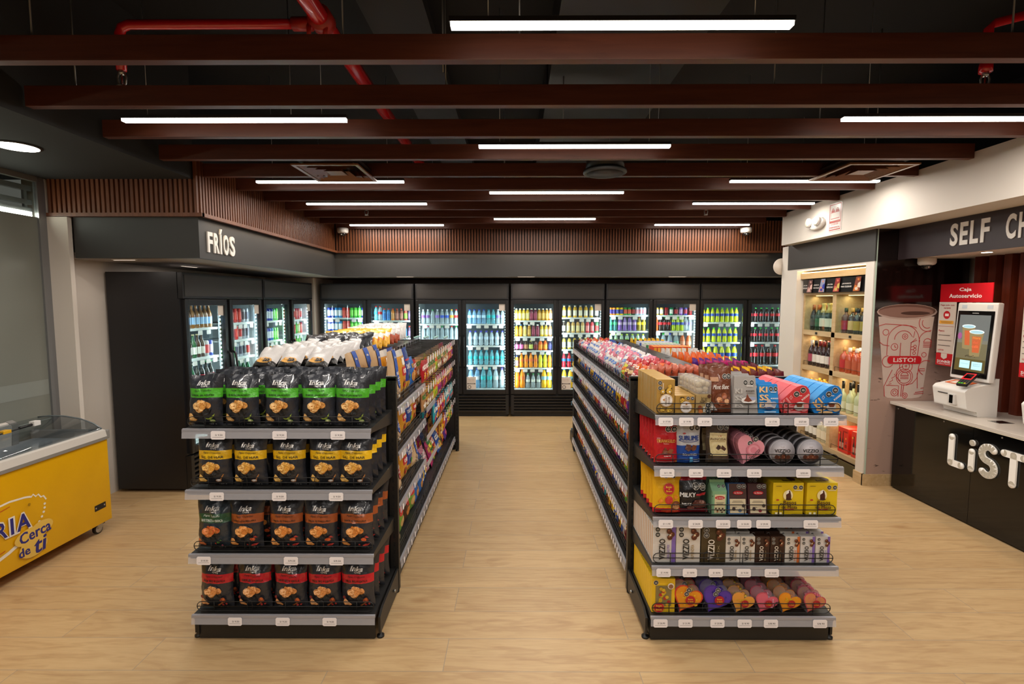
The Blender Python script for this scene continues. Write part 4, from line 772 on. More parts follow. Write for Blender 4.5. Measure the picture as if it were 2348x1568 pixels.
A['sublime'] = bag_mesh('chocolate_pouch', 0.125, 0.225, 0.045, 9, [('o', 0.12, 0.8, 0.12), ('o', 0.36, 0.8, 0.12), ('e', -0.2, 0.68, 0.07, 0.018, '#b5362c'), ('t', 'SUBLIME', 0.0, 0.575, 0.84, 0.11, '#1b3f93', {'b': 0.05}), ('l', [(-0.44, 0.52), (-0.2, 0.485), (0.1, 0.485), (0.4, 0.51)], 0.02, '#1b3f93'),
    ('p', [(-0.2, 0.33), (-0.12, 0.43), (0.05, 0.42), (0.1, 0.32), (-0.05, 0.27)], '#5b3020'), ('p', [(0.05, 0.32), (0.15, 0.42), (0.32, 0.4), (0.28, 0.3), (0.15, 0.28)], '#724028'), ('t', 'BOMBONES', 0.02, 0.2, 0.56, 0.045, '#e8ecf4', {'b': 0.04}), ('r', 0.0, 0.02, 0.14, 0.14, '#5fb0e4'), ('r', 0.16, 0.03, 0.44, 0.05, '#cfe0f4'), ('r', 0.16, 0.08, 0.44, 0.1, '#cfe0f4')],
    [(0, 0.4, '#1d4a9e'), (0.4, 0.93, '#c9c9cc'), (0.93, 1.01, '#c9b283')], kind='pouch', wr=1.2)
A['princesa'] = bag_mesh('chocolate_pouch', 0.12, 0.23, 0.045, 12, [('o', 0.1, 0.8, 0.13), ('o', 0.37, 0.8, 0.13), ('r', -0.36, 0.16, 0.4, 0.67, '#d9c896'), ('e', 0.08, 0.6, 0.07, 0.015, '#b5362c'), ('t', 'PRINCESA', 0.02, 0.53, 0.68, 0.055, '#5b3a1e'), ('r', -0.3, 0.62, 0.34, 0.625, '#8a6a40'), ('r', -0.3, 0.475, 0.34, 0.48, '#8a6a40'), ('p', [(-0.12, 0.33), (0.0, 0.41), (0.1, 0.38), (0.08, 0.32), (-0.02, 0.29)], '#3b2218'), ('p', [(0.08, 0.33), (0.18, 0.4), (0.34, 0.32), (0.25, 0.27)], '#4b2c1e'), ('p', [(0.08, 0.31), (0.25, 0.25), (0.34, 0.3), (0.25, 0.23)], '#e9dfc0')],
    [(0, 1.01, '#4a3a2c')], kind='pouch', wr=1.2)
A['heart_pink'] = outline_mesh('chocolate_box', heart(0.138, 0.155, rot=-22), 0.05, card('#d98a9a'), card('#e096a4'), [('o', -0.05, 0.72, 0.1), ('o', 0.15, 0.86, 0.1), ('e', 0.08, 0.5, 0.26, 0.22, '#d27c8c'), ('e', 0.08, 0.5, 0.2, 0.17, '#e096a4'), ('e', 0.08, 0.5, 0.12, 0.1, '#d27c8c'), ('t', 'Enamorate', 0.12, 0.36, 0.5, 0.14, '#3a1c22', {'rot': 50, 'sh': 0.3, 'b': 0.0})], 0.138, 0.155)
def tin(): 
    m = MB(); r = 0.066; m.lathe([(r*0.97, 0.001), (r, 0.003), (r, 0.018), (r*0.965, 0.019), (r*0.965, 0.052)], mat('tin_side_grey', '#aaa7ae', 0.35, 0.0), 36, (0, 0, r), axis=1)
    m.lathe([(r*0.95, 0.0008), (0.0001, 0.0004)], mat('tin_lid_pale', '#cfc9cf', 0.3), 36, (0, 0, r), axis=1)
    art(m, [('t', 'Costa', 0.0, 0.7, 0.14, 0.035, '#8a7468', {'sh': 0.3}), ('t', 'VIZZIO', 0, 0.55, 0.62, 0.13, '#15120f', {'b': 0.02}), ('t', 'Almendras con Chocolate', -0.15, 0.42, 0.3, 0.025, '#6d5a52', {'b': 0})] +
        [('c', u, v, 0.085, '#4b2416') for u, v in ((-0.22, 0.3), (0.22, 0.3))] + [('c', u, v, 0.095, '#6b3520') for u, v in ((-0.08, 0.27), (0.1, 0.27), (0.02, 0.36))] + [('e', u, v, 0.03, 0.018, '#b98a70') for u, v in ((-0.11, 0.31), (0.07, 0.31), (-0.01, 0.4))] +
        [('l', [(-0.1, 0.84), (0.1, 0.84), (0.1, 0.76)], 0.006, '#a9a0a6')], flatP((0, 0, 0), (1, 0, 0), (0, 0, 1), (0, -1, 0)), 0.132, 0.132); return m.mesh('chocolate_tin')
A['tin'] = tin()
A['bonobon'] = bag_mesh('chocolate_pouch', 0.152, 0.205, 0.05, 15, [('o', -0.02, 0.93, 0.1), ('o', 0.23, 0.93, 0.1), ('c', 0.05, 0.6, 0.2, '#c4202c'), ('L', ell(0.05, 0.6, 0.185, 0.137, 20), 0.012, '#e8803a'), ('t', 'bon', 0.05, 0.65, 0.2, 0.05, '#f0c23a', {'b': 0.05}), ('t', 'o', 0.05, 0.6, 0.05, 0.035, '#f0c23a', {'b': 0.05}), ('t', 'bon', 0.05, 0.55, 0.2, 0.05, '#f0c23a', {'b': 0.05}),
    ('c', 0.03, 0.33, 0.14, '#c9362e'), ('p', [(-0.35, 0.3), (-0.22, 0.38), (-0.16, 0.3), (-0.28, 0.24)], '#e58a1e'), ('p', [(0.2, 0.42), (0.3, 0.46), (0.36, 0.38), (0.24, 0.34)], '#e58a1e'), ('c', 0.28, 0.2, 0.15, '#7a3f22'), ('e', 0.28, 0.17, 0.12, 0.07, '#c98f5e'), ('e', 0.05, 0.06, 0.32, 0.05, '#d9442a')],
    [(0, 0.12, '#c8202a'), (0.12, 1.01, '#eab214')], kind='pouch', wr=1.0)
A['milky'] = bag_mesh('chocolate_pouch', 0.165, 0.19, 0.055, 18, [('o', 0.1, 0.72, 0.12), ('o', 0.34, 0.7, 0.12), ('t', 'MILKY', -0.18, 0.5, 0.5, 0.12, '#e4e4e4', {'b': 0.05}), ('p', [(0.1, 0.47), (0.1, 0.52), (0.44, 0.56), (0.4, 0.48)], '#a8202c'), ('t', 'MILKY', -0.22, 0.24, 0.3, 0.07, '#d8d8d8', {'b': 0.05}), ('e', 0.2, 0.25, 0.24, 0.12, '#5a3028'), ('e', 0.28, 0.3, 0.1, 0.05, '#9a7468'), ('e', -0.1, 0.15, 0.12, 0.05, '#6a3a30')],
    [(0, 0.1, '#a8182a'), (0.1, 0.88, '#17161a'), (0.88, 1.01, '#a8182a')], wr=1.6)
m = MB(); w, h, d = 0.078, 0.125, 0.075; gm = card('#7fae86')
m.box(-w/2, w/2, 0, d, 0, h, gm); m.prism([(0, h), (d/2, h+0.038), (d, h)], -w/2, w/2, gm, 0); m.box(-w/2, w/2, d*0.47, d*0.53, h+0.034, h+0.05, gm)
art(m, [('r', -0.3, 0.06, 0.42, 0.86, '#d9cfa6'), ('e', 0.05, 0.72, 0.32, 0.08, '#b8232c'), ('t', 'La Ibérica', 0.05, 0.72, 0.44, 0.07, '#f0e0d8', {'sh': 0.3}), ('r', -0.2, 0.5, 0.32, 0.515, '#5a5240'), ('r', -0.14, 0.45, 0.26, 0.465, '#5a5240')] + [('e', -0.2+0.11*i, 0.27-0.08*(i % 2), 0.06, 0.03, '#3e2416') for i in range(6)] + [('e', -0.1, 0.14, 0.05, 0.03, '#a8642c'), ('e', 0.2, 0.12, 0.05, 0.03, '#3e2416'), ('c', -0.45, 0.8, 0.03, '#222'[0:1]+'222222'), ('r', -0.5, 0.0, -0.48, 1, '#26302a')],
    flatP((0, -0.0002, 0), (1, 0, 0), (0, 0, 1), (0, -1, 0)), w, h)
def roofP(u, v, off): s = v/math.hypot(d/2, 0.038); return Vector((u, d/2*s-off*0.7, h+0.038*s+off*0.7))
art(m, [('o', 0.05, 0.5, 0.12), ('o', 0.34, 0.5, 0.12)], roofP, w, math.hypot(d/2, 0.038)); A['iberica_green'] = m.mesh('chocolate_box')
def ibe(c1, c2, c3): return box_mesh('chocolate_box', 0.098, 0.155, 0.028, card(c3), [('r', -0.5, 0.0, 0.5, 1, c1), ('o', 0.12, 0.91, 0.12), ('o', 0.37, 0.91, 0.12), ('e', 0.04, 0.7, 0.27, 0.065, '#b8232c'), ('t', 'La Ibérica', 0.04, 0.7, 0.4, 0.05, '#f0e0d8', {'sh': 0.3}), ('r', -0.42, 0.03, 0.42, 0.5, '#d8c9a8'), ('r', -0.25, 0.42, 0.25, 0.435, '#6a5a48'), ('r', -0.3, 0.38, 0.3, 0.395, '#6a5a48'), ('r', -0.3, 0.22, -0.05, 0.235, '#6a5a48'), ('c', 0.3, 0.28, 0.09, '#4a3f3c'), ('c', -0.22, 0.17, 0.09, '#3b2c2a'), ('c', 0.1, 0.12, 0.09, '#8a2f3e' if c2 else '#5c6a80'), ('r', -0.5, 0, -0.46, 1, c3), ('r', -0.5, 0, 0.5, 0.02, c3)])
A['iberica_white'] = ibe('#4a3330', 0, '#3a7cc0'); A['iberica_maroon'] = ibe('#3e2628', 1, '#4a1c24')
def btop(m, w, h, d): return
YEL = card('#e3c213')
m = MB(); w, h, d = 0.158, 0.17, 0.11; m.box(-w/2, w/2, 0, d, 0, h, YEL, 0.0015)
art(m, [('o', 0.22, 0.86, 0.075), ('o', 0.4, 0.86, 0.075), ('r', 0.18, 0.765, 0.44, 0.785, '#e6dcc0'), ('r', -0.42, 0.9, -0.24, 0.915, '#6a5a20'), ('e', -0.02, 0.62, 0.16, 0.16, '#f0dfa0'), ('e', 0.0, 0.66, 0.1, 0.13, '#f3e8c8'), ('p', [(-0.08, 0.5), (-0.09, 0.66), (-0.03, 0.78), (0.04, 0.76), (0.08, 0.62), (0.08, 0.5)], '#4a2416'), ('p', [(-0.09, 0.64), (-0.06, 0.76), (0.0, 0.8), (0.0, 0.7), (-0.03, 0.68)], '#f3ede2'), ('e', 0, 0.5, 0.1, 0.03, '#3a1c10'),
    ('e', -0.36, 0.48, 0.05, 0.025, '#b8362c'), ('t', 'Besos', 0.04, 0.4, 0.42, 0.12, '#4a2c14', {'b': 0.03}), ('t', 'de Moza', 0.03, 0.26, 0.5, 0.11, '#4a2c14', {'b': 0.03}), ('r', -0.13, 0.16, 0.17, 0.205, '#b8232c'), ('t', 'Clásico', 0.02, 0.182, 0.14, 0.03, '#efe0d0'), ('r', -0.44, 0.03, -0.36, 0.1, '#e6dcb0'), ('r', -0.3, 0.03, -0.22, 0.1, '#e6dcb0'), ('r', 0.1, 0.04, 0.44, 0.05, '#8a7420')], flatP((0, -0.0002, 0), (1, 0, 0), (0, 0, 1), (0, -1, 0)), w, h)
art(m, [('t', 'Besos', 0.05, 0.3, 0.3, 0.2, '#4a2c14', {'b': 0.03}), ('e', 0.25, 0.5, 0.12, 0.25, '#5a3020')], lambda u, v, o: Vector((u, v, h+o)), w, d); A['besos'] = m.mesh('chocolate_box')
def viz(name, w, h, d, bg, fg, acc, word, dark=False):
    sd = card(bg); it = [('r', 0.32, 0.0, 0.5, 1.0, acc) if acc else ('r', 0, 0, 0.001, 0.001, bg), ('o', -0.3, 0.9, 0.12), ('o', -0.3, 0.76, 0.12), ('t', 'VIZZIO', -0.1, 0.37, 0.75*h/w*0.75, 0.27*w/h, fg, {'rot': 90, 'b': 0.03}), ('t', word, 0.17, 0.3, 0.5*h/w*0.8, 0.12*w/h, acc if acc and not dark else ('#a98a4a' if not dark else '#8a7a5a'), {'rot': 90})]
    for u, v in ((0.2, 0.86), (0.32, 0.78), (0.22, 0.7)): it += [('c', u, v, 0.12, '#5b2c1a'), ('e', u-0.03, v+0.02, 0.04, 0.02, '#a0674c')]
    it += [('c', 0.24, 0.76, 0.045, '#ead8b4')]
    m = MB(); m.box(-w/2, w/2, 0, d, 0, h, sd, 0.001); art(m, it, flatP((0, -0.0002, 0), (1, 0, 0), (0, 0, 1), (0, -1, 0)), w, h)
    m.box(-w/2-0.0003, -w/2, d*0.35, d*0.65, 0.01, h*0.97, card('#c9945c' if not dark else '#4a3a20')); return m.mesh(name)
A['viz_mix'] = viz('chocolate_box', 0.118, 0.2, 0.034, '#d9d3cb', '#15120f', '#8468b8', 'GRAGEAS MIX'); A['viz_alm'] = viz('chocolate_box', 0.125, 0.2, 0.034, '#ddd6cc', '#15120f', None, 'ALMENDRA'); A['viz_dark'] = viz('chocolate_box', 0.128, 0.195, 0.034, '#4a3c22', '#eee6da', None, 'Mix', True)
for k, a in (('alm_s', (None, 'ALMENDRA', '#ddd6cc', '#15120f')), ('dark_s', (None, 'Bitter', '#3b2318', '#e8dccc')), ('mani_s', ('#d9743a', 'MANI', '#ddd6cc', '#15120f')), ('crunch_s', ('#8468b8', 'CRUNCH', '#d9d3cf', '#15120f'))):
    A['viz_'+k] = viz('chocolate_box', 0.074, 0.142, 0.036, a[2], a[3], a[0], a[1], k == 'dark_s')
A['bon_box'] = box_mesh('chocolate_box', 0.122, 0.185, 0.038, card('#ecc01e'), [('o', -0.33, 0.88, 0.11), ('r', -0.34, 0.2, 0.34, 0.8, '#8a7a4a')] + [('c', random.Random(i).uniform(-0.25, 0.25), 0.25+0.5*(i/14), 0.075, ('#d9b42a', '#c8a01c', '#b5302a')[i % 3]) for i in range(14)] + [('c', 0.3, 0.8, 0.14, '#efe6d8'), ('c', 0.3, 0.79, 0.1, '#9a6a48'), ('c', -0.2, 0.17, 0.23, '#c4202c'), ('L', ell(-0.2, 0.17, 0.215, 0.142, 22), 0.012, '#e8803a'), ('t', 'bon', -0.2, 0.225, 0.24, 0.05, '#f0c23a', {'b': 0.05}), ('t', 'o', -0.2, 0.175, 0.06, 0.035, '#f0c23a', {'b': 0.05}), ('t', 'bon', -0.2, 0.115, 0.24, 0.05, '#f0c23a', {'b': 0.05})])
def clear_heart(w, h, d, c1, c2, c3, rot, word, o2=True):
    p = heart(w, h, 30, rot); m = MB(); m.add([(x, -0.0005, z) for x, z in p], [tuple(range(len(p)))], card(c1)); cx_, cz = 0, h*0.5
    q = [(x*0.9, cz+(z-cz)*0.9) for x, z in p]; m.add([(x, -0.0008, z) for x, z in q], [tuple(range(len(q)))], card(c2))
    r_ = random.Random(word); it = [('c', r_.uniform(-0.3, 0.3), r_.uniform(0.25, 0.75), 0.03, c3) for _ in range(12)] + [('c', 0.05, 0.45, 0.17, '#b8232c'), ('t', 'bon', 0.05, 0.5, 0.16, 0.06, '#f0c23a', {'b': 0.05}), ('t', 'o bon', 0.05, 0.42, 0.2, 0.06, '#f0c23a', {'b': 0.05})]
    if o2: it += [('o', -0.02, 0.83, 0.09), ('o', -0.1, 0.7, 0.09)]
    art(m, it, flatP((0, -0.0009, 0), (1, 0, 0), (0, 0, 1), (0, -1, 0)), w, h)
    for i in range(26):
        t = r_.uniform(0, 6.28); rr = r_.uniform(0.0, 0.66); x, z = math.cos(t)*rr*w/2, h*0.52+math.sin(t)*rr*h/2; y = 0.016+(i % 2)*0.022
        m.lathe([(0.011*math.sin(a*math.pi/5)+0.0004, -0.011*math.cos(a*math.pi/5)) for a in range(6)], foil(c3 if i % 3 else c1), 7, (x, y, z))
    s = MB(); s.prism(p, 0.0, d, mat('clear_tub', '#d8d2d6', 0.1, alpha=0.2), 1); return [m.mesh('sweet_tub'), s.mesh('clear_shell')]
A['heart_orange'] = clear_heart(0.15, 0.152, 0.055, '#d9402a', '#ee9a1e', '#e8c02a', -25, 'a'); A['heart_purple'] = clear_heart(0.15, 0.152, 0.055, '#4a2f96', '#5a3aa8', '#3a2a8a', -25, 'b')
A['hs_mix'] = clear_heart(0.118, 0.112, 0.06, '#e9a04a', '#e8a040', '#d8b42a', -25, 'c', False); A['hs_pink'] = clear_heart(0.118, 0.112, 0.06, '#d8566c', '#e0687c', '#e8a8b8', -25, 'd', False)
A['hs_or'] = clear_heart(0.118, 0.112, 0.06, '#e88a1a', '#ee9a1e', '#d8c02a', -25, 'e', False); A['hs_red'] = clear_heart(0.118, 0.112, 0.06, '#c8485a', '#d98a5a', '#d86a7c', -25, 'f', False)

def product(me, loc, rz, label, cat, group, name=None, rx=0.0, ry=0.0):
    rot = (rx, ry, rz)
    if isinstance(me, list):
        o = link(name or me[0].name.split('.')[0], me[0], None, loc, rot)
        for c in me[1:]: link(c.name.split('.')[0], c, o)
    else: o = link(name or me.name.split('.')[0], me, None, loc, rot)
    return tag(o, label, cat, group)
RNAME = ['top', 'second', 'third', 'fourth', 'lowest']
# key, photo columns left and right, depth step, count, description, category, yaw spread, lean
PL = [
 (0, [('gold_tall', 1504, 1546, 0.056, 7, 'tall gold chocolate box with round white emblem', 'box'), ('gold_small', 1546, 1592, 0.058, 5, 'short gold chocolate box with round white emblem', 'box'), ('clear_top', 1593, 1630, 0.048, 6, 'chocolate box with clear lid and brown script', 'box'), ('montblanc', 1629, 1680, 0.07, 3, 'brown chocolate pouch with white script', 'pouch'),
      ('kiss_grey', 1680, 1736, 0.074, 3, 'grey tapered chocolate carton', 'box'), ('kiss_blue', 1737, 1785, 0.064, 6, 'blue tapered chocolate carton with orange letters', 'box'), ('kiss_red', 1785, 1853, 0.064, 6, 'red rounded chocolate box', 'box'), ('kiss_bluearch', 1857, 1927, 0.064, 6, 'blue rounded chocolate box', 'box')]),
 (1, [('triangulo', 1494, 1549, 0.06, 6, 'red chocolate pouch with gold lettering', 'pouch'), ('sublime', 1552, 1609, 0.1, 2, 'silver and blue chocolate pouch', 'pouch'), ('princesa', 1620, 1676, 0.1, 3, 'brown chocolate pouch with cream label', 'pouch'), ('heart_pink', 1688, 1751, 0.054, 5, 'pink heart shaped chocolate box', 'box'), ('tin', 1760, 1822, 0.056, 7, 'round grey chocolate tin in the left file', 'tin'), ('tin', 1823, 1888, 0.056, 7, 'round grey chocolate tin in the right file', 'tin')]),
 (2, [('bonobon', 1486, 1554, 0.062, 5, 'yellow chocolate pouch with red circle', 'pouch'), ('milky', 1552, 1626, 0.08, 3, 'black and red chocolate bag', 'bag'), ('iberica_green', 1628, 1665, 0.09, 4, 'green gabled chocolate box', 'box'), ('iberica_white', 1667, 1713, 0.09, 3, 'brown chocolate box with blue edge', 'box'), ('iberica_maroon', 1712, 1760, 0.09, 3, 'maroon chocolate box with cream label', 'box'), ('besos', 1765, 1842, 0.115, 3, 'yellow marshmallow sweet box in the left stack', 'box'), ('besos', 1842, 1919, 0.115, 3, 'yellow marshmallow sweet box in the right stack', 'box')]),
 (3, [('viz_mix', 1489, 1543, 0.036, 12, 'tall white chocolate box with purple stripe', 'box'), ('viz_alm', 1548, 1604, 0.036, 8, 'tall white almond chocolate box', 'box'), ('viz_dark', 1604, 1663, 0.036, 8, 'tall dark olive chocolate box', 'box'), ('viz_alm_s', 1661, 1695, 0.06, 6, 'small white almond chocolate box, first column', 'box'), ('viz_alm_s', 1695, 1729, 0.06, 6, 'small white almond chocolate box, second column', 'box'), ('viz_dark_s', 1729, 1762, 0.06, 6, 'small dark chocolate box, left column', 'box'),
      ('viz_dark_s', 1762, 1797, 0.06, 6, 'small dark chocolate box, right column', 'box'), ('viz_mani_s', 1796, 1831, 0.06, 6, 'small white chocolate box with orange stripe', 'box'), ('viz_crunch_s', 1831, 1865, 0.06, 6, 'small white box with purple stripe, left column', 'box'), ('viz_crunch_s', 1865, 1900, 0.06, 6, 'small white box with purple stripe, rightmost column', 'box')]),
 (4, [('bon_box', 1483, 1541, 0.04, 10, 'yellow windowed sweet box with red circle', 'box'), ('heart_orange', 1547, 1608, 0.058, 5, 'large orange heart tub of sweets', 'tub'), ('heart_purple', 1612, 1675, 0.058, 5, 'large purple heart tub of sweets', 'tub'), ('hs_mix', 1675, 1730, 0.063, 5, 'small yellow mottled heart tub of sweets', 'tub'), ('hs_pink', 1731, 1782, 0.063, 5, 'small pink heart tub of sweets', 'tub'), ('hs_or', 1783, 1834, 0.063, 5, 'small orange heart tub of sweets', 'tub'), ('hs_red', 1838, 1892, 0.063, 5, 'small red and pink heart tub of sweets', 'tub')])]
for lv, items in PL:
    z = RL[lv]+0.0008
    for key, p0, p1, dy, n, desc, cat in items:
        n = min(n, int(0.44/dy)+0); me = A[key]; dy = dy+(0.004 if 'iberica_' in key else 0); dy = dy+(0.0025 if cat == 'tub' else 0.001 if cat != 'pouch' else 0); soft = cat in ('pouch', 'bag'); thick = 0.03 if soft else 0
        for k in range(n):
            x = XP((p0+p1)/2, 2.6, z+0.07)+(rn.uniform(-0.004, 0.004) if k else 0)
            if p0 < 1560: x = max(x, 0.7245+{'gold_tall': 0.046, 'triangulo': 0.0625, 'bonobon': 0.076, 'viz_mix': 0.059, 'bon_box': 0.061}.get(key, 0.0)+0.001)
            if soft: y = 2.622+k*dy
            else: y = 2.594+k*dy
            nm = {'box': 'chocolate_box', 'pouch': 'chocolate_pouch', 'tin': 'chocolate_tin', 'tub': 'sweet_tub', 'bag': 'chocolate_bag'}[cat]
            dl_ = 'foremost' if k == 0 else ORD[k]+' back'
            lean = R(rn.uniform(-7, -3)) if soft else (R(-9) if 'iberica_' in key and key != 'iberica_green' else 0)
            product(me, (x, y, z+(0.004 if lean else 0)), R(rn.uniform(-2.5, 2.5)) if soft else 0, '%s, %s in file on %s shelf' % (desc, dl_, RNAME[lv]), cat, 'sweets on the right endcap', nm, lean)
# ================================================================ SNACKS ON THE TWO LONG GONDOLAS
def simple_bag(name, w, h, t, seed, c, items, bands=None, kind='pillow', wr=1.0, nu=8, L=0.03):
    return bag_mesh(name, w, h, t, seed, items, bands or [(0, 1.01, c)], kind, nu=nu, wr=wr, L=L)
KR = mat('kraft_paper_bag', '#c3a27a', 0.6, bump=0.4, bscale=30)
def kraft(name, seed, c, word, sub, dots):
    r_ = random.Random(seed); it = [('c', r_.uniform(-0.38, 0.3), r_.uniform(0.12, 0.5), r_.uniform(0.012, 0.025), dots) for _ in range(16)]
    it += [('p', [(-0.02, 1.0), (0.3, 1.0), (0.36, 0.55), (0.3, 0.3), (0.14, 0.2), (0.0, 0.3), (-0.08, 0.55)], c), ('t', word, 0.14, 0.52, 0.34, 0.07, '#f0ece6', {'b': 0.04}), ('t', sub, 0.14, 0.43, 0.3, 0.045, '#e9e4dc', {'b': 0.02}), ('L', ell(0.14, 0.38, 0.15, 0.1, 14, math.pi, 2*math.pi), 0.012, '#e9e4dc'), ('e', -0.1, 0.08, 0.1, 0.04, '#e9e0d0'), ('t', 'inka', 0.13, 0.85, 0.16, 0.05, '#efeae2', {'b': 0.03})]
    return simple_bag(name, 0.235, 0.33, 0.09, seed, KR, it, nu=12, wr=1.3, kind='pouch', L=0.02)
G = {}
G['kb'] = kraft('waffle_bag', 21, '#2450a8', 'WAFFLES', 'con arándano', '#4a4058'); G['kr'] = kraft('waffle_bag', 22, '#a8222c', 'WAFFLES', 'con aceite', '#6a3028')
G['yr'] = simple_bag('cracker_bag', 0.2, 0.31, 0.08, 23, '#d8962a', [('r', -0.3, 0.42, 0.35, 0.62, '#c02a2c'), ('t', 'CHIPS', 0.03, 0.52, 0.5, 0.1, '#f2ede4', {'b': 0.05}), ('r', -0.2, 0.66, 0.3, 0.82, '#efe7da'), ('c', -0.05, 0.24, 0.14, '#b8302a'), ('c', -0.05, 0.24, 0.07, '#4a8a3a'), ('e', 0.2, 0.12, 0.2, 0.07, '#f0c050')], [(0, 0.86, '#d8962a'), (0.86, 1.01, '#cfc7bc')], wr=1.2)
G['yb'] = simple_bag('cracker_bag', 0.2, 0.31, 0.08, 24, '#26408f', [('t', 'NUTSPLIT', 0.0, 0.56, 0.7, 0.12, '#efeae4', {'b': 0.05}), ('c', 0.05, 0.3, 0.12, '#4e9a3a'), ('e', 0.0, 0.12, 0.3, 0.08, '#d9a648'), ('r', -0.4, 0.7, 0.4, 0.74, '#c02a2c')], [(0, 0.22, '#d89a34'), (0.22, 1.01, '#26408f')], wr=1.2)
G['bl'] = simple_bag('cracker_bag', 0.18, 0.22, 0.07, 25, '#2a6ab8', [('t', 'RITZ', 0.0, 0.7, 0.5, 0.14, '#d8a42c', {'b': 0.05}), ('e', 0.0, 0.35, 0.34, 0.2, '#c98a48'), ('e', 0.05, 0.37, 0.24, 0.13, '#dba660')], wr=1.1)
G['gr'] = simple_bag('cracker_bag', 0.19, 0.27, 0.08, 26, '#78a83a', [('r', -0.3, 0.5, 0.3, 0.74, '#c8302a'), ('e', 0.0, 0.3, 0.32, 0.14, '#d8b06a'), ('c', 0.2, 0.18, 0.1, '#a8302a')], wr=1.1)
G['br'] = simple_bag('cracker_bag', 0.18, 0.26, 0.08, 27, '#4a2a1c', [('e', 0.0, 0.6, 0.3, 0.12, '#c8302a'), ('e', 0.0, 0.3, 0.32, 0.14, '#c87a3a')], wr=1.1)
SHN = ['top', 'second', 'third']
plan = [[('kb', 'kraft waffle bag with blue oval'), ('yr', 'yellow bag with red label'), ('yb', 'navy and yellow bag'), ('bl', 'blue cracker bag')],
        [('kb', 'kraft waffle bag with blue oval'), ('yr', 'yellow bag with red label'), ('yb', 'navy and yellow bag'), ('yr', 'yellow corn bag')],
        [('kr', 'kraft waffle bag with red oval'), ('yr', 'yellow bag with red label'), ('yb', 'navy and yellow bag'), ('kb', 'kraft waffle bag with blue oval')]]
for si, z in enumerate(LSH):
    for i, (k, d) in enumerate(plan[si]):
        for dd in range(3):
            if si == 0 and dd == 2: continue
            x = LX+0.407-dd*0.105+rn.uniform(-0.002, 0.002); y = (3.345, 3.572, 3.757, 3.937)[i]+rn.uniform(-0.004, 0.004)
            o = product(G[k], (x, y, z+0.003), R(90+rn.uniform(-3, 3)), '%s, %s from endcap, %s on %s gondola shelf' % (d, ORD[i], ('front', 'middle', 'rear')[dd], SHN[si]), 'bag', 'bags on the left gondola shelves', None, R(rn.uniform(-4, -1))); o.scale = (0.97 if i == 0 else 0.9, 0.93, 1 if si == 0 else (0.73 if si == 1 else 0.86))
lowk = ['kr', 'gr', 'br', 'gr', 'bl', 'bl']
for i in range(6):
    product(G[lowk[i]], (LX+0.40, 3.30+i*0.195, 0.179), R(90+rn.uniform(-8, 8)), '%s, %s from endcap on lowest gondola shelf' % ({'kr': 'kraft waffle bag with red oval', 'gr': 'green snack bag', 'br': 'dark brown snack bag', 'bl': 'blue snack bag'}[lowk[i]], ORD[i]), 'bag', 'bags on the lowest left gondola shelf', None, R(-6)).scale = (0.85, 0.9, 0.88)
# small bag prototypes in many colourways
PAL = [('red', '#b81c26', '#f0e6dc', '#e8a030'), ('brown', '#6b3a20', '#e8c890', '#a8302a'), ('tan', '#b98a5a', '#4a7a3a', '#efe6d6'), ('yellow green', '#c8c02a', '#e84a2a', '#5aa83a'), ('magenta', '#b81a6a', '#f0d03a', '#5a2a8a'), ('turquoise', '#2aa0b0', '#e8e8e0', '#e84a3a'),
       ('orange', '#e0661e', '#f0e8da', '#2a4a9a'), ('purple', '#5a2a88', '#f0c83a', '#e84a8a'), ('blue', '#1f4fa8', '#f0f0ea', '#e8c02a'), ('silver', '#b0aeb4', '#b81c26', '#2a4a9a'), ('yellow', '#e8b81a', '#b81c26', '#3a2a1a'), ('pink', '#e08aa0', '#f4ece6', '#b81a4a'),
       ('white', '#d8d4cf', '#4a7ac0', '#e08a9a'), ('green', '#2f7a3a', '#f0e03a', '#d8302a'), ('gold', '#c8963a', '#6a2a1a', '#f0e6d0'), ('maroon', '#6a1f2c', '#e8c06a', '#a84a5a')]
def sweet(i, w, h, t, nm, kind='pillow', wr=1.2):
    n, a, b, c = PAL[i]
    r_ = random.Random(i*7+int(h*100)); it = [('p', [(-0.42, 0.55), (0.42, 0.66), (0.42, 0.84), (-0.42, 0.74)], b), ('e', 0.0, 0.32, 0.3, 0.16, c)] + [('c', r_.uniform(-0.35, 0.35), r_.uniform(0.12, 0.5), r_.uniform(0.04, 0.09), (a, b, c)[k % 3]) for k in range(5)] + [('l', [(-0.28, 0.7), (-0.1, 0.68), (0.08, 0.74), (0.28, 0.73)], 0.05, a)]
    return simple_bag(nm, w, h, t, i*1.7+h, a, it, [(0, 0.08, a), (0.08, 0.9, a), (0.9, 1.01, a)], kind, wr, nu=6, L=0.04)
HB = [sweet(i, 0.115, 0.185, 0.04, 'sweets_bag') for i in range(16)]
HBL = [sweet(i, 0.16, 0.24, 0.06, 'sweets_bag') for i in range(16)]
order = [[0, 0, 2, 2, 2, 3, 2, 2, 1, 2, 14, 2, 0, 0, 4], [2, 14, 2, 2, 3, 3, 4, 4, 15, 4, 0, 1, 1, 4, 15], [1, 1, 8, 2, 5, 8, 6, 0, 4, 6, 5, 5, 9, 5, 5], [2, 2, 2, 14, 14, 1, 1, 14, 10, 6, 7, 13, 3, 13, 9]]
HR = ['top', 'second', 'third', 'lowest']
for (r_, i, y, z) in HOOKS:
    pi = order[r_][i]
    for dd in range(2):
        product(HB[pi], (LX+0.47-dd*0.10, y, z-0.195), R(90+rn.uniform(-7, 7)), '%s sweets bag %s hook %s from the near end, %s hook row' % (PAL[pi][0], ('on front of', 'behind on')[dd], ORD[i], HR[r_]), 'bag', 'bags hanging on the left gondola hooks')
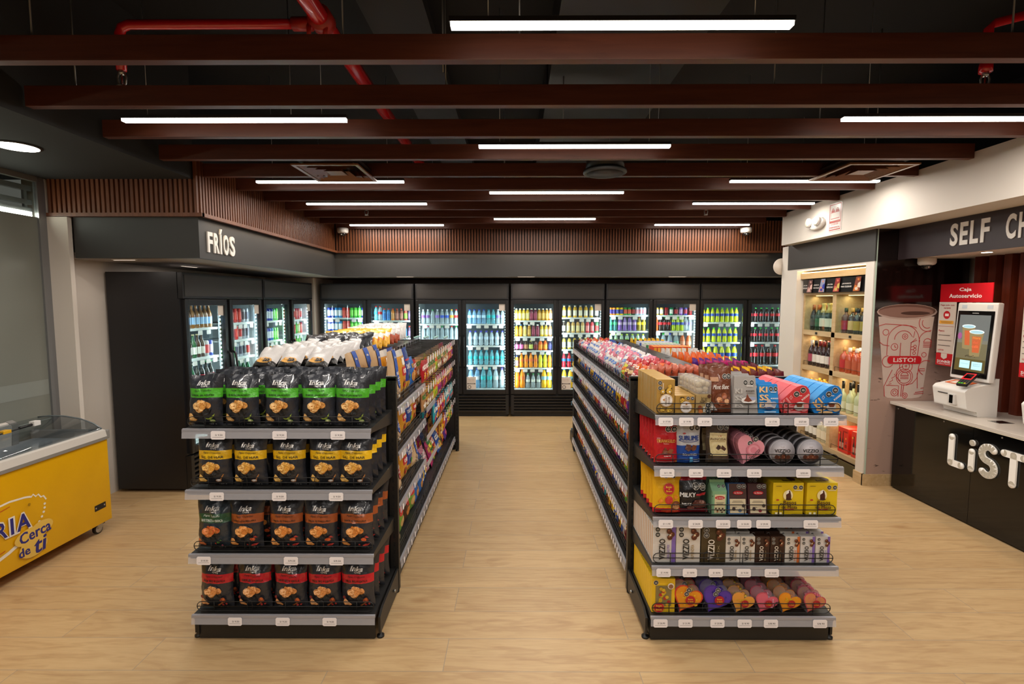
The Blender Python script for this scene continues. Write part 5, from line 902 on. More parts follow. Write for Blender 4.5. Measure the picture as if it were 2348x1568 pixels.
# heap of bags leaning on the lowest shelf
for i in range(10):
    y = 4.44+i*0.165; pi = (8, 8, 11, 4, 13, 0, 8, 10, 0, 7, 10, 6, 0, 10, 14, 6, 0)[i]
    product(HBL[pi], (LX+0.40-0.01*(i % 3), y, 0.185), R(90+rn.uniform(-6, 6)), '%s large sweets bag leaning on lowest shelf, %s toward the coolers' % (PAL[pi][0], ORD[i]), 'bag', 'large bags on the lowest left gondola shelf', None, R(-18), R(rn.uniform(-3, 3)))
    if i < 9: product(HBL[(pi+3+i) % 16], (LX+0.26, y+0.04, 0.185), R(90+rn.uniform(-4, 4)), '%s large sweets bag behind the front file, %s toward the coolers' % (PAL[(pi+3+i) % 16][0], ORD[i]), 'bag', 'large bags on the lowest left gondola shelf', None, R(-10))
# bags lying on top of the left gondola
WB = simple_bag('snack_pouch', 0.15, 0.19, 0.07, 41, '#e0dcd8', [('e', 0.0, 0.2, 0.34, 0.14, '#c8913c'), ('e', 0.08, 0.2, 0.2, 0.09, '#1f1c1a')], [(0, 0.2, '#2a2624'), (0.2, 1.01, mat('white_pouch_film', '#bdb8b5', 0.35, bump=0.9, bscale=14))], 'pouch', 2.4, nu=10)
KBK = simple_bag('snack_pouch', 0.16, 0.2, 0.07, 42, '#1f1f24', [('e', 0.0, 0.35, 0.3, 0.12, '#c8913c'), ('r', -0.3, 0.55, 0.3, 0.7, '#e0dcd8')], None, 'pillow', 1.8)
KYL = simple_bag('snack_pouch', 0.16, 0.19, 0.08, 43, '#e8a91c', [('e', 0.0, 0.4, 0.34, 0.2, '#d8641e'), ('r', -0.34, 0.66, 0.34, 0.86, '#f0ece4')], [(0, 0.55, '#e8a91c'), (0.55, 0.85, '#e4e0d8'), (0.85, 1.01, '#e8a91c')], 'pillow', 1.8)
KRD = simple_bag('snack_pouch', 0.16, 0.19, 0.08, 44, '#8c2a1e', [('r', -0.34, 0.5, 0.34, 0.82, '#e8e2da'), ('e', 0.0, 0.3, 0.3, 0.15, '#c8641e')], [(0, 0.5, '#b04a24'), (0.5, 1.01, '#c9c4c0')], 'pillow', 1.8)
KSL = simple_bag('snack_pouch', 0.15, 0.19, 0.07, 45, '#d8d4d0', [('e', 0.0, 0.35, 0.3, 0.18, '#3a4a8a'), ('r', -0.3, 0.6, 0.3, 0.8, '#e89a2a')], None, 'pillow', 1.8)
ZT = 1.339
spec = [(WB, 'white pouch', 3.25, 5, 0.155, R(-52), 0.17, (-0.40, -0.23, -0.06)), (KBK, 'black snack bag', 4.02, 3, 0.16, R(-42), 0.16, (-0.40, -0.24, -0.08)), (KYL, 'yellow snack bag', 4.5, 4, 0.16, R(-35), 0.16, (-0.40, -0.24, -0.08)), (KRD, 'red snack bag', 5.12, 3, 0.15, R(-28), 0.16, (-0.40, -0.24, -0.08)), (KSL, 'silver snack bag', 5.56, 3, 0.14, R(-25), 0.15, (-0.40, -0.25, -0.10))]
for me, d, y0, n, dy, lean, w_, xs in spec:
    for a in range(n):
        for c_, xo in enumerate(xs):
            product(me, (LX+xo+rn.uniform(-0.01, 0.01), y0+a*dy, ZT+0.035), R(rn.uniform(-2.5, 2.5)), '%s leaning on top of left gondola, %s row back, %s column' % (d, ORD[a], ('left', 'middle', 'right')[c_]), 'pouch', 'pouches on top of the left gondola', 'snack_pouch', lean, R(rn.uniform(-6, 6)))
# kraft bags standing behind the first ones on the upper shelf are seen over the endcap
for i in range(3):
    product(G['kb'], (LX+0.21, 3.25+i*0.245, LSH[0]+0.004), R(88+rn.uniform(-3, 3)), 'kraft waffle bag at the back of the top gondola shelf, %s from endcap' % ORD[i], 'bag', 'bags on the left gondola shelves', None, R(-8))
# candy side of the right gondola: a file of small packs on every shelf
PK = [sweet(i, 0.10, 0.13, 0.055, 'sweets_pack', wr=1.0) for i in range(16)]
cand = [[0, 6, 11, 12, 12, 12, 11, 12, 12, 9, 0, 0], [14, 9, 9, 8, 10, 8, 8, 8, 8, 10, 0, 7], [8, 14, 14, 8, 9, 0, 12, 15, 4, 13, 6, 6], [0, 13, 0, 8, 8, 5, 7, 8, 1, 7, 10, 14], [0, 6, 13, 13, 15, 14, 8, 13, 0, 9, 0, 6], [0, 0, 8, 12, 9, 8, 12, 10, 10, 8, 10, 15]]
RN6 = ['top', 'second', 'third', 'fourth', 'fifth', 'lowest']
for s, z in enumerate(RSH):
    z = z+0.002
    for i in range(28):
        y = GY0+0.06+i*0.1035; ci = cand[s][11-int(i*12/28)]
        if rn.random() < 0.15: ci = rn.randrange(16)
        product(PK[ci], (RX-0.44+rn.uniform(-0.006, 0.006), y, z+0.007), R(-90+rn.uniform(-8, 8)), '%s sweets pack, %s in front file from near end, %s aisle shelf' % (PAL[ci][0], ORD[i], RN6[s]), 'pack', 'sweets packs on the right gondola', None, R(rn.uniform(-10, -4)), R(rn.uniform(-2, 2))).scale = (1, 1, 1.18 if s else 0.9)
topz = RSH[0]+0.002
for k, dx in enumerate((0.075, 0.15, 0.225, 0.30)):
    for i in range(2, 27):
        y = GY0+0.09+i*0.1075; t_ = i/27
        ci = 6 if t_ < 0.12 else (0 if t_ < 0.24 else (12 if rn.random() < 0.55 else (11 if rn.random() < 0.7 else 9)) if t_ < 0.84 else (0 if rn.random() < 0.6 else 6))
        if k == 3 and 0.7 < t_ < 0.9: ci = 8
        product(PK[ci], (RX-0.44+dx+rn.uniform(-0.008, 0.008), y, topz+0.007), R(-90+rn.uniform(-8, 8)), '%s sweets pack on the top shelf, %s from near end, file %s from the aisle' % (PAL[ci][0], ORD[i], ORD[k+1]), 'pack', 'sweets packs on the right gondola top shelf', None, R(rn.uniform(-14, -4)), R(rn.uniform(-3, 3)))
OB = simple_bag('cookie_bag', 0.14, 0.15, 0.032, 61, '#b5573a', [('e', 0.0, 0.45, 0.3, 0.2, '#d8885a'), ('c', 0.1, 0.7, 0.08, '#3a2a24')], None, 'pillow', 2.2)
for i in range(7):
    product(OB, (RX-0.36+i*0.044, 3.19, topz+0.012), R(-86+rn.uniform(-3, 3)), 'copper coloured cookie bag at the near end, %s from the aisle' % ORD[i], 'bag', 'cookie bags at the near end of the right gondola', None, R(-12))
# far half of the right gondola top: files of packs across the shelf
lanes = [(3.17, 15, 'maroon', 0.11, 0.05, 'bag'), (3.32, 10, 'yellow', 0.12, 0.05, 'bag'), (3.50, 15, 'maroon', 0.12, 0.05, 'bag'), (3.66, 4, 'magenta', 0.12, 0.05, 'bag'), (3.82, 7, 'purple', 0.11, 0.05, 'bag'), (3.98, 6, 'orange', 0.12, 0.05, 'bag'), (4.14, 6, 'orange', 0.12, 0.05, 'bag'), (4.30, 6, 'orange', 0.12, 0.05, 'bag'), (4.50, 12, 'white', 0.12, 0.05, 'clear'), (4.66, 12, 'white', 0.12, 0.05, 'clear'),
         (4.90, 6, 'orange red', 0.17, 0.035, 'box'), (5.2, 13, 'white and green', 0.17, 0.035, 'boxg'), (5.45, 8, 'white and blue', 0.14, 0.035, 'boxb'), (5.70, 10, 'yellow', 0.14, 0.05, 'bag'), (5.88, 10, 'yellow', 0.14, 0.05, 'bag')]
fold = {}
for li, (y, ci, cn, w_, dx, kd) in enumerate(lanes):
    n = int(0.36/dx)
    if kd in ('bag', 'clear'): 
        if (ci, kd) not in fold: fold[(ci, kd)] = simple_bag('snack_pack', 0.115, 0.135, 0.034, ci*2.3+li, PAL[ci][1] if kd == 'bag' else mat('clear_cellophane', '#d9d3cd', 0.2, 0, coat=0.5, bump=0.6, bscale=40), [('e', 0.0, 0.45, 0.3, 0.2, PAL[ci][2])], None, 'pillow', 1.2)
        me = fold[(ci, kd)]
    else:
        c = {'box': '#d8451e', 'boxg': '#e0ded4', 'boxb': '#d8d8dc'}[kd]; c2 = {'box': '#e8a02a', 'boxg': '#2f7a4a', 'boxb': '#2a4a9a'}[kd]
        mm = MB(); mm.box(-w_/2, w_/2, 0, dx-0.002, 0, 0.13, card(c)); mm.box(-w_/2+0.01, w_/2-0.05, 0.004, dx-0.006, 0.13, 0.1304, card(c2)); mm.box(-w_/2-0.0003, -w_/2, 0.004, dx-0.006, 0.02, 0.12, card(c2)); me = mm.mesh('biscuit_box')
    for i in range(n):
        nm = 'biscuit_box' if kd.startswith('box') else 'snack_pack'
        product(me, (RX+0.455-i*dx+(0 if kd.startswith('box') else rn.uniform(-0.006, 0.006)), y+(0 if kd.startswith('box') else rn.uniform(-0.01, 0.01)), 1.24), R(90+(0 if kd.startswith('box') else rn.uniform(-3, 3))), '%s %s, %s across the %s lane of the far half top' % (cn, 'biscuit box' if nm == 'biscuit_box' else 'snack pack', ORD[i], ORD[li]), 'box' if nm == 'biscuit_box' else 'pack', 'packs across the right gondola top', nm, R(-6) if nm != 'biscuit_box' else 0)
# ================================================================ COOLERS
GASK = mat('door_frame_black', '#201f20', 0.3); LINER = mat('cooler_liner_white', '#c9d2d6', 0.4); LINERB = mat('cooler_back_grey', '#5f6a72', 0.4); WIRE = mat('white_wire_shelf', '#dfe6ea', 0.35)
STK = mat('door_sticker', '#d8ccbf', 0.5)
def cooler(loc, rz, W, label, offs, gw, decks, strips, handles_at, stickers, curved=False):
    o = thing('drinks_cooler', label, 'cooler', loc, rz, 'double door drinks coolers'); D = 0.70; H = 2.066; h = W/2
    m = MB(); m.box(-h, -h+0.03, 0.05, D, 0.03, H, CAB).box(h-0.03, h, 0.05, D, 0.03, H, CAB).box(-h+0.03, h-0.03, D-0.03, D, 0.03, H, CAB).box(-h+0.03, h-0.03, 0.05, D-0.03, H-0.03, H, CAB).box(-h+0.03, h-0.03, 0.05, D-0.03, 0.34, 0.40, CAB).box(-h+0.03, h-0.03, 0.05, D-0.03, 1.79, 1.82, CAB)
    m.box(-h+0.031, h-0.031, D-0.05, D-0.031, 0.40, 1.79, LINERB); m.box(-h+0.031, -h+0.04, 0.06, D-0.05, 0.40, 1.79, LINER).box(h-0.04, h-0.031, 0.06, D-0.05, 0.40, 1.79, LINER).box(-h+0.04, h-0.04, 0.06, D-0.05, 0.401, 0.41, LINER); m.box(-0.03, 0.03, 0.03, 0.075, 0.40, 1.79, CAB); m.box(-h, -h+0.05, 0.035, 0.05, 0.35, 1.82, CAB).box(h-0.05, h, 0.035, 0.05, 0.35, 1.82, CAB)
    m.build('case', o)
    m = MB(); m.box(-h+0.004, h-0.004, 0.0, 0.05, 1.822, H-0.002, CAB, 0.004).box(-h+0.03, h-0.03, -0.003, 0, 1.845, H-0.025, CABP); m.build('header', o)
    m = MB(); m.box(-h+0.004, h-0.004, 0.04, 0.06, 0.04, 0.345, CAB)
    for i in range(6): z = 0.075+i*0.046; m.prism([(0.008, z), (0.0, z+0.012), (0.0, z+0.026), (0.04, z+0.034), (0.04, z)], -h+0.05, h-0.05, GASK, 0)
    m.box(-h+0.004, -h+0.05, 0, 0.04, 0.04, 0.345, CAB).box(h-0.05, h-0.004, 0, 0.04, 0.04, 0.345, CAB); m.build('grille', o)
    MB().box(-h+0.05, -h+0.1, 0.1, 0.15, 0, 0.04, BLACK).box(h-0.1, h-0.05, 0.1, 0.15, 0, 0.04, BLACK).box(-h+0.02, h-0.02, 0.05, 0.07, 0.0, 0.04, BLACK).build('foot', o)
    for di, cx in enumerate(offs):
        a, b = cx-gw/2, cx+gw/2; z0, z1 = 0.425, 1.755; fw = 0.046
        m = MB(); m.box(a-fw, a, 0.002, 0.045, 0.36, 1.815, GASK, 0.004).box(b, b+fw, 0.002, 0.045, 0.36, 1.815, GASK, 0.004).box(a, b, 0.002, 0.045, 0.36, z0, GASK, 0.004).box(a, b, 0.002, 0.045, z1, 1.815, GASK, 0.004)
        m.box(a-0.001, a+0.006, 0.0, 0.002, z0, z1, CAB).box(b-0.006, b+0.001, 0.0, 0.002, z0, z1, CAB); d = m.build('door', o)
        MB().box(a, b, 0.02, 0.026, z0, z1, GLASS).build('glass', d)
        hx = (b+fw/2+0.004) if handles_at[di] > 0 else (a-fw/2-0.004)
        hm = MB(); hm.tube([(hx, 0.004, 0.78), (hx, -0.03, 0.81), (hx, -0.042, 0.95), (hx, -0.042, 1.10), (hx, -0.03, 1.24), (hx, 0.004, 1.27)], 0.012, GASK, 8); hm.build('handle', d)
        if stickers[di] & 1: MB().box(b-0.1, b-0.002, 0.017, 0.0195, z1-0.105, z1-0.002, STK).build('sticker', d)
        if stickers[di] & 2:
            s = MB().box(a+0.005, a+0.15, 0.017, 0.0195, z0+0.004, z0+0.20, STK)
            art(s, [('r', -0.42, 0.42, 0.42, 0.5, '#3a302c'), ('t', 'SONRIE', 0.0, 0.46, 0.6, 0.05, '#d8ccbf', {'b': 0.04}), ('L', ell(-0.2, 0.2, 0.16, 0.12, 16), 0.05, '#3a302c'), ('r', -0.3, 0.8, 0.3, 0.81, '#a88'+'478'), ('r', -0.3, 0.74, -0.05, 0.75, '#b86a50'), ('r', 0.05, 0.74, 0.3, 0.75, '#b86a50'), ('r', -0.3, 0.66, 0.3, 0.67, '#a88478')], flatP((a+0.0775, 0.0169, z0+0.004), (1, 0, 0), (0, 0, 1), (0, -1, 0)), 0.145, 0.196); s.build('sticker', d)
        for sx in strips[di]:
            x = a+0.004 if sx < 0 else b-0.004
            led = MB(); led.box(x-0.004, x+0.004, 0.06, 0.075, z0+0.02, z1-0.03, LINER)
            z = z0+0.04
            while z < z1-0.05: led.box(x-0.005, x+0.005, 0.054, 0.06, z, z+0.016, LEDC); z += 0.042
            led.build('led_strip', o)
        w_ = link('x', None); bpy.data.objects.remove(w_)
        for k, z in enumerate(decks[di]):
            s = MB(); s.box(a+0.0, b, 0.085, 0.094, z-0.022, z, WIRE); s.box(a, b, 0.60, 0.606, z-0.012, z, WIRE)
            n = 14
            for i in range(n+1): xx = a+0.004+(b-a-0.008)*i/n; s.tube([(xx, 0.09, z-0.003), (xx, 0.60, z-0.003)], 0.0026, WIRE, 4)
            q = s.build('wire_shelf', o); n = 5; 
            for i in range(n):
                if rn.random() < 0.2: continue
                link('price_tag', tag_mesh('', 0.07), q, (a+(b-a)*(i+0.5)/n+rn.uniform(-0.02, 0.02), 0.082, z-0.045))
    # tube lamps inside (their light)
    M = Matrix.Rotation(rz, 4, 'Z')
    for di, cx in enumerate(offs):
        for s in (-1, 1):
            p = M @ Vector((cx+s*(gw/2-0.02), 0.055, 1.09)) + Vector(loc)
            l = area('cooler_led', p, (0, 0, 0), 0.012, 1.25, 3.5, (0.86, 0.95, 1.0))
            dirn = M @ Vector((-s*0.75, 0.66, 0)); l.rotation_euler = dirn.to_track_quat('-Z', 'Y').to_euler(); 
    return o
# bottle prototypes: body with cap and label as its parts
BM = {}
def liquid(h):
    if h in ('clear', 'aqua', 'blue_water'):
        c = {'clear': '#c8dbe6', 'aqua': '#7fcfe0', 'blue_water': '#8fc4ec'}[h]
        return mat('bottle_'+h, c, 0.06, alpha=0.4, coat=0.8)
    return mat('liquid_'+h.lstrip('#'), h, 0.12, coat=0.5)
def bottle(kind, body, label, cap):
    k = (kind, body, label, cap)
    if k in BM: return BM[k]
    r, h = {'water': (0.032, 0.225), 'big': (0.0415, 0.31), 'soda': (0.032, 0.225), 'can': (0.0278, 0.158), 'short': (0.0283, 0.118), 'beer': (0.03, 0.235), 'juice': (0.0288, 0.185), 'small': (0.034, 0.15), 'wine': (0.038, 0.30), 'spirit': (0.042, 0.27), 'tall': (0.036, 0.33), 'champ': (0.043, 0.32)}[kind]
    m = liquid(body); b = MB(); n = 14
    if kind in ('can', 'short'): b.lathe([(r*0.8, 0), (r, 0.006), (r, h-0.012), (r*0.84, h-0.003), (r*0.84, h), (r*0.78, h-0.003)], m, n); parts = [('label', [(r+0.0004, h*0.2), (r+0.0004, h*0.75)], label)]; capp = [(r*0.8, h-0.0025), (0.002, h-0.0025)]
    elif kind in ('beer', 'wine', 'champ'): 
        b.lathe([(r*0.9, 0), (r, 0.006), (r, h*0.56), (r*0.8, h*0.66), (r*0.42, h*0.78), (r*0.38, h*0.97), (r*0.44, h*0.972), (r*0.44, h*0.99)], m, n); parts = [('label', [(r+0.0006, h*0.16), (r+0.0006, h*0.46)], label)]
        capp = [(r*0.47, h*(0.95 if kind == 'beer' else 0.8)), (r*0.47, h), (0.002, h)] if kind != 'champ' else [(r*0.82, h*0.655), (r*0.5, h*0.78), (r*0.44, h*0.9), (r*0.56, h*0.93), (r*0.54, h), (0.002, h)]
    elif kind == 'spirit': b.lathe([(r*0.95, 0), (r, 0.005), (r, h*0.62), (r*0.7, h*0.72), (r*0.34, h*0.76), (r*0.32, h*0.86)], m, n); parts = [('label', [(r+0.0006, h*0.14), (r+0.0006, h*0.5)], label)]; capp = [(r*0.38, h*0.84), (r*0.42, h*0.86), (r*0.4, h), (0.002, h)]
    elif kind == 'tall': b.lathe([(r*0.95, 0), (r, 0.005), (r, h*0.52), (r*0.75, h*0.6), (r*0.34, h*0.66), (r*0.32, h*0.84)], m, n); parts = [('label', [(r+0.0006, h*0.1), (r+0.0006, h*0.34)], label)]; capp = [(r*0.4, h*0.76), (r*0.42, h), (0.002, h)]
    elif kind in ('juice', 'small'): b.lathe([(r*0.95, 0), (r, 0.008), (r, h*0.7), (r*0.85, h*0.8), (r*0.5, h*0.9), (r*0.5, h*0.93)], m, n); parts = [('label', [(r+0.0006, h*0.15), (r+0.0006, h*0.6)], label)]; capp = [(r*0.56, h*0.9), (r*0.56, h), (0.002, h)]
    else: b.lathe([(r*0.85, 0), (r, 0.012), (r, h*0.28), (r*0.9, h*0.36), (r*0.96, h*0.46), (r*0.98, h*0.62), (r*0.75, h*0.78), (r*0.4, h*0.9), (r*0.38, h*0.94)], m, n); parts = [('label', [(r*0.985+0.0012, h*0.42), (r*0.99+0.0016, h*0.60)], label)]; capp = [(r*0.46, h*0.92), (r*0.46, h), (0.002, h)]
    nm = {'can': 'drink_can', 'short': 'drink_can'}.get(kind, 'bottle'); out = [b.mesh(nm)]
    if label: l = MB(); l.lathe(parts[0][1], ink(label), n); l.f = l.f[:-2]; l.m = l.m[:-2]; l.s = l.s[:-2]; out.append(l.mesh('label'))
    if cap: c = MB(); c.lathe(capp, plas(cap) if nm == 'bottle' else mat('can_lid', '#c8c8c8', 0.3, 0.7), n); out.append(c.mesh('lid' if nm != 'bottle' else 'cap'))
    BM[k] = out; return out
I = {  # short name -> (kind, body, label, cap, words)
 'cb': ('can', '#27399c', '#c9cfe0', '#c', 'blue energy can'), 'cl': ('can', '#3a86c8', '#dfe6ee', '#c', 'light blue energy can'), 'cr': ('can', '#c22a2a', '#d8483e', '#c', 'red can'), 'cg': ('can', '#43b23a', '#7fd858', '#c', 'green can'), 'ck': ('can', '#16181a', '#3fa03a', '#c', 'black and green can'), 'cc': ('can', '#2f7fc0', '#16181a', '#c', 'blue and black can'),
 's1': ('soda', 'aqua', '#3a9ad8', '#c8282a', 'red capped pale blue sports drink'), 's2': ('soda', 'clear', '#c8282a', '#c8282a', 'red capped red labelled water bottle'), 's3': ('juice', '#4a94dc', '#3a7ac8', '#c8402a', 'red capped blue drink'), 's4': ('juice', '#d8833a', '#c89058', '#c8402a', 'red capped orange drink'), 's5': ('juice', '#8a5040', '#b07868', '#c8402a', 'red capped brown drink'), 's6': ('juice', '#b84a3a', '#8ab04a', '#c8402a', 'red capped red drink'), 's7': ('juice', '#4a3a5a', '#7a5a8a', '#c8402a', 'red capped purple drink'),
 'w1': ('soda', 'clear', '#d8dce0', '#d8d8d8', 'white labelled clear bottle'), 'o1': ('juice', '#d87a3a', '#e8e4e0', '#e8e4e0', 'orange drink with white label'), 'b1': ('juice', '#8a5a48', '#e8e4e0', '#e8e4e0', 'brown drink with white label'),
 'cp': ('soda', 'clear', '#7a4aa0', '#d8d8e0', 'clear bottle with purple label'), 'cu': ('soda', 'clear', '#2a50c0', '#d8dce8', 'clear bottle with blue label'), 'cy': ('soda', 'clear', '#e8a83a', '#e8c02a', 'clear bottle with yellow cap'), 'cn': ('soda', 'clear', None, '#2f9a4a', 'clear bottle with green cap'), 'ct': ('soda', 'clear', None, '#d8482a', 'clear bottle with red cap'), 'co': ('soda', 'clear', None, '#e8822a', 'clear bottle with orange cap'), 'cq': ('soda', 'clear', None, '#e87a9a', 'clear bottle with pink cap'),
 'wa': ('water', 'blue_water', '#b8d8f0', '#2a50b8', 'blue water bottle'), 'wt': ('water', 'aqua', '#2fb8c0', '#2a8aa0', 'teal water bottle'), 'wp': ('water', 'clear', '#b8cce0', '#4a48c0', 'clear water bottle with violet cap'), 'wv': ('water', 'clear', '#8a6ac8', '#d8d8e8', 'clear water bottle with violet label'), 'Wb': ('big', 'blue_water', '#d0d8e8', '#2a50b8', 'large blue water bottle'), 'Wt': ('big', 'aqua', '#2fb8c0', '#2a9aa0', 'large teal water bottle'), 'Wc': ('big', 'clear', '#c0d8dc', '#6a58c0', 'large clear water bottle'),
 'jy': ('juice', '#e0b838', '#e8d890', '#efece4', 'yellow juice with white cap'), 'jm': ('juice', '#7a3048', '#98405a', '#efece4', 'maroon juice with white cap'), 'ja': ('juice', '#b8862a', '#d0a858', '#efece4', 'amber juice with white cap'), 'jo': ('juice', '#e08a50', '#e8b8a0', '#efece4', 'orange juice with white cap'), 'jb': ('juice', '#e8a020', '#e8b04a', '#4a94d8', 'orange juice with blue cap'), 'jl': ('juice', '#e8e0a0', '#e8d070', '#5aa8e0', 'pale yellow juice with blue cap'),
 'pk': ('small', '#3a2028', '#e070b0', '#3a2830', 'dark bottle with pink label'), 'pb': ('small', '#3a281e', '#b07a58', '#2a2020', 'dark bottle with brown label'), 'pg': ('small', '#3a2820', '#c8d06a', '#c8c07a', 'dark bottle with lime label'), 'pd': ('small', '#4a1a1e', '#7a2a2e', '#2a1818', 'maroon bottle'), 'po': ('small', '#d8601e', '#e8922a', '#e87a2a', 'orange small bottle'), 'pn': ('small', '#2a2850', '#3a3a78', '#2a2850', 'navy bottle'),
 'fo': ('soda', '#f0901a', '#e8702a', '#e8782a', 'orange soda bottle'), 'fy': ('soda', '#e8d83a', '#c8d83a', '#3a9a3a', 'yellow soda with green cap'), 'fs': ('juice', '#e8983a', '#d8a0a8', '#3a50a0', 'squat orange soda'), 'Fo': ('big', '#ee8a18', '#e8702a', '#e8701a', 'large orange soda'), 'Fw': ('soda', 'clear', '#d8e0dc', '#3aa05a', 'clear bottle with green cap and white label'), 'Fy': ('big', '#f0b828', '#8ab8c8', '#3a94c8', 'large yellow juice with blue cap'),
 'gy': ('juice', '#d8a838', '#e8e0c8', '#e8e0c8', 'yellow juice with cream label'), 'gd': ('juice', '#38302a', '#d8dce0', '#c8c0b0', 'dark drink with white label'), 'ga': ('juice', '#c8a060', '#d8c890', '#3a3026', 'amber tea bottle'), 'gr': ('juice', '#d04050', '#e88a8a', '#3a3026', 'red tea bottle'), 'gg': ('juice', '#4a8a5a', '#c84a4a', '#3a3026', 'green tea bottle'), 'gw': ('juice', '#d8b84a', '#efece8', '#3a3026', 'juice with tall white label'), 'rr': ('soda', '#b82030', '#2a6ac0', '#b82030', 'red soda with blue label'), 'ry': ('soda', '#f0a81a', '#3a58a8', '#2a3a88', 'yellow soda with blue label'),
 'k1': ('short', '#e07a1e', '#3a2a78', '#c', 'orange can'), 'k2': ('short', '#e8c01a', '#3a3a88', '#c', 'yellow can'), 'k3': ('short', '#3a9a3a', '#d85a3a', '#c', 'green can'), 'k4': ('short', '#1f4a30', '#a83030', '#c', 'dark green can'), 'k5': ('short', '#c8dcf0', '#e8a0b0', '#c', 'pale blue can'), 'k6': ('short', '#d8a850', '#e8e0d0', '#c', 'gold can'), 'k7': ('short', '#a82028', '#7a1418', '#c', 'dark red can'), 'k8': ('short', '#1f8a58', '#e8e8e0', '#c', 'green and white can'), 'k9': ('short', '#2a2026', '#b82030', '#c', 'black and red can'), 'kp': ('short', '#7a50b8', '#c8a0d8', '#c', 'purple can'), 'kb': ('short', '#3a3aa8', '#b83050', '#c', 'blue and red can'),
 'm1': ('soda', '#2a6a6a', '#3aa06a', '#2a5a4a', 'teal bottle'), 'm2': ('soda', '#7a5aa8', '#b8a0c8', '#7a3a3a', 'purple bottle'), 'm3': ('soda', '#8a7a2a', '#e8d02a', '#a82a2a', 'yellow labelled bottle'), 'm4': ('juice', '#9ab0a0', '#8ad03a', '#b8e02a', 'pale green bottle with lime cap'), 'kc': ('soda', '#241410', '#c01f2a', '#3aa03a', 'small cola bottle with red label'), 'ko': ('soda', '#d85a2a', '#c83a2a', '#d8482a', 'orange red soda bottle'), 'yk': ('soda', '#a8c02a', '#3a50a8', '#3ab83a', 'yellow green soda with green cap'), 'ks': ('soda', 'clear', '#7a70a8', '#d8d8d8', 'clear soda with violet label'), 'Kb': ('big', 'clear', '#2a3ab8', '#2a3ab8', 'large clear bottle with blue label'), 'Ko': ('big', '#c8643a', '#c8846a', '#c8a08a', 'large orange brown bottle'), 'Kg': ('big', 'clear', '#7ab8a0', '#3ab84a', 'large clear bottle with green cap'),
 'yg': ('soda', '#c2cc1e', '#2a4aa8', '#3ac83a', 'yellow soda with blue label and green cap'), 'Yg': ('big', '#c2cc1e', '#2a4aa8', '#2a4ab8', 'large yellow soda with blue label'), 'cK': ('soda', '#1e100d', '#c81f30', '#2fb84a', 'cola bottle with red label and green cap'), 'CK': ('big', '#1e100d', '#c8202c', '#b82028', 'large cola bottle with red label'),
 'ba': ('beer', '#8a5a24', '#9ac0e8', '#c8b06a', 'amber beer with pale blue label'), 'bg': ('beer', '#2a5a30', '#e0dcd4', '#c8b890', 'green beer with white label'), 'bb': ('beer', '#4a2c18', '#e0dcd4', '#c8b890', 'brown beer with white label'), 'bd': ('beer', '#1c1a18', '#b83a48', '#3aa060', 'dark bottle with red label'), 'bo': ('beer', '#e08a1e', '#d83a2a', '#d8d0c0', 'orange bottle'), 'bs': ('beer', '#1f5a38', '#d8483a', '#d8d0c0', 'green bottle with red label'),
 'cy_': ('can', '#c8b84a', '#e8e0b0', '#c', 'yellow tall can'), 'cw': ('can', '#d0ccd0', '#c83a3a', '#c', 'white and red tall can'), 'cs': ('can', '#a8b0bc', '#5a5a6a', '#c', 'silver tall can')}
def stock(door, dname, a, b, decks, rows, place, second=()):
    for si, (z, row) in enumerate(zip(decks, rows)):
        n = len(row)
        for i, k in enumerate(row):
            kd, bo_, la, ca, words = I[k]
            for dd in range(2 if si in second else 1):
                u = a+(b-a)*(i+0.5)/n+rn.uniform(-0.0008, 0.0008)
                p = place(u, 0.145+dd*0.1, z+0.0006)
                lab = '%s, %s from left on %s shelf, %s' % (words, ORD[i], ORD[si], dname) if not dd else '%s, %s in rear row, %s shelf, %s' % (words, ORD[i], ORD[si], dname)
                me = bottle(kd, bo_, la, ca); nm = 'drink_can' if kd in ('can', 'short') else 'bottle'
                product(me, p, rn.uniform(0, 6.28), lab, 'can' if nm == 'drink_can' else 'bottle', 'drinks in the coolers', nm if nm == 'drink_can' else {'water': 'water_bottle', 'juice': 'juice_bottle', 'small': 'juice_bottle', 'beer': 'beer_bottle'}.get(kd, 'water_bottle' if k in ('Wb', 'Wt', 'Wc') else 'soda_bottle'))
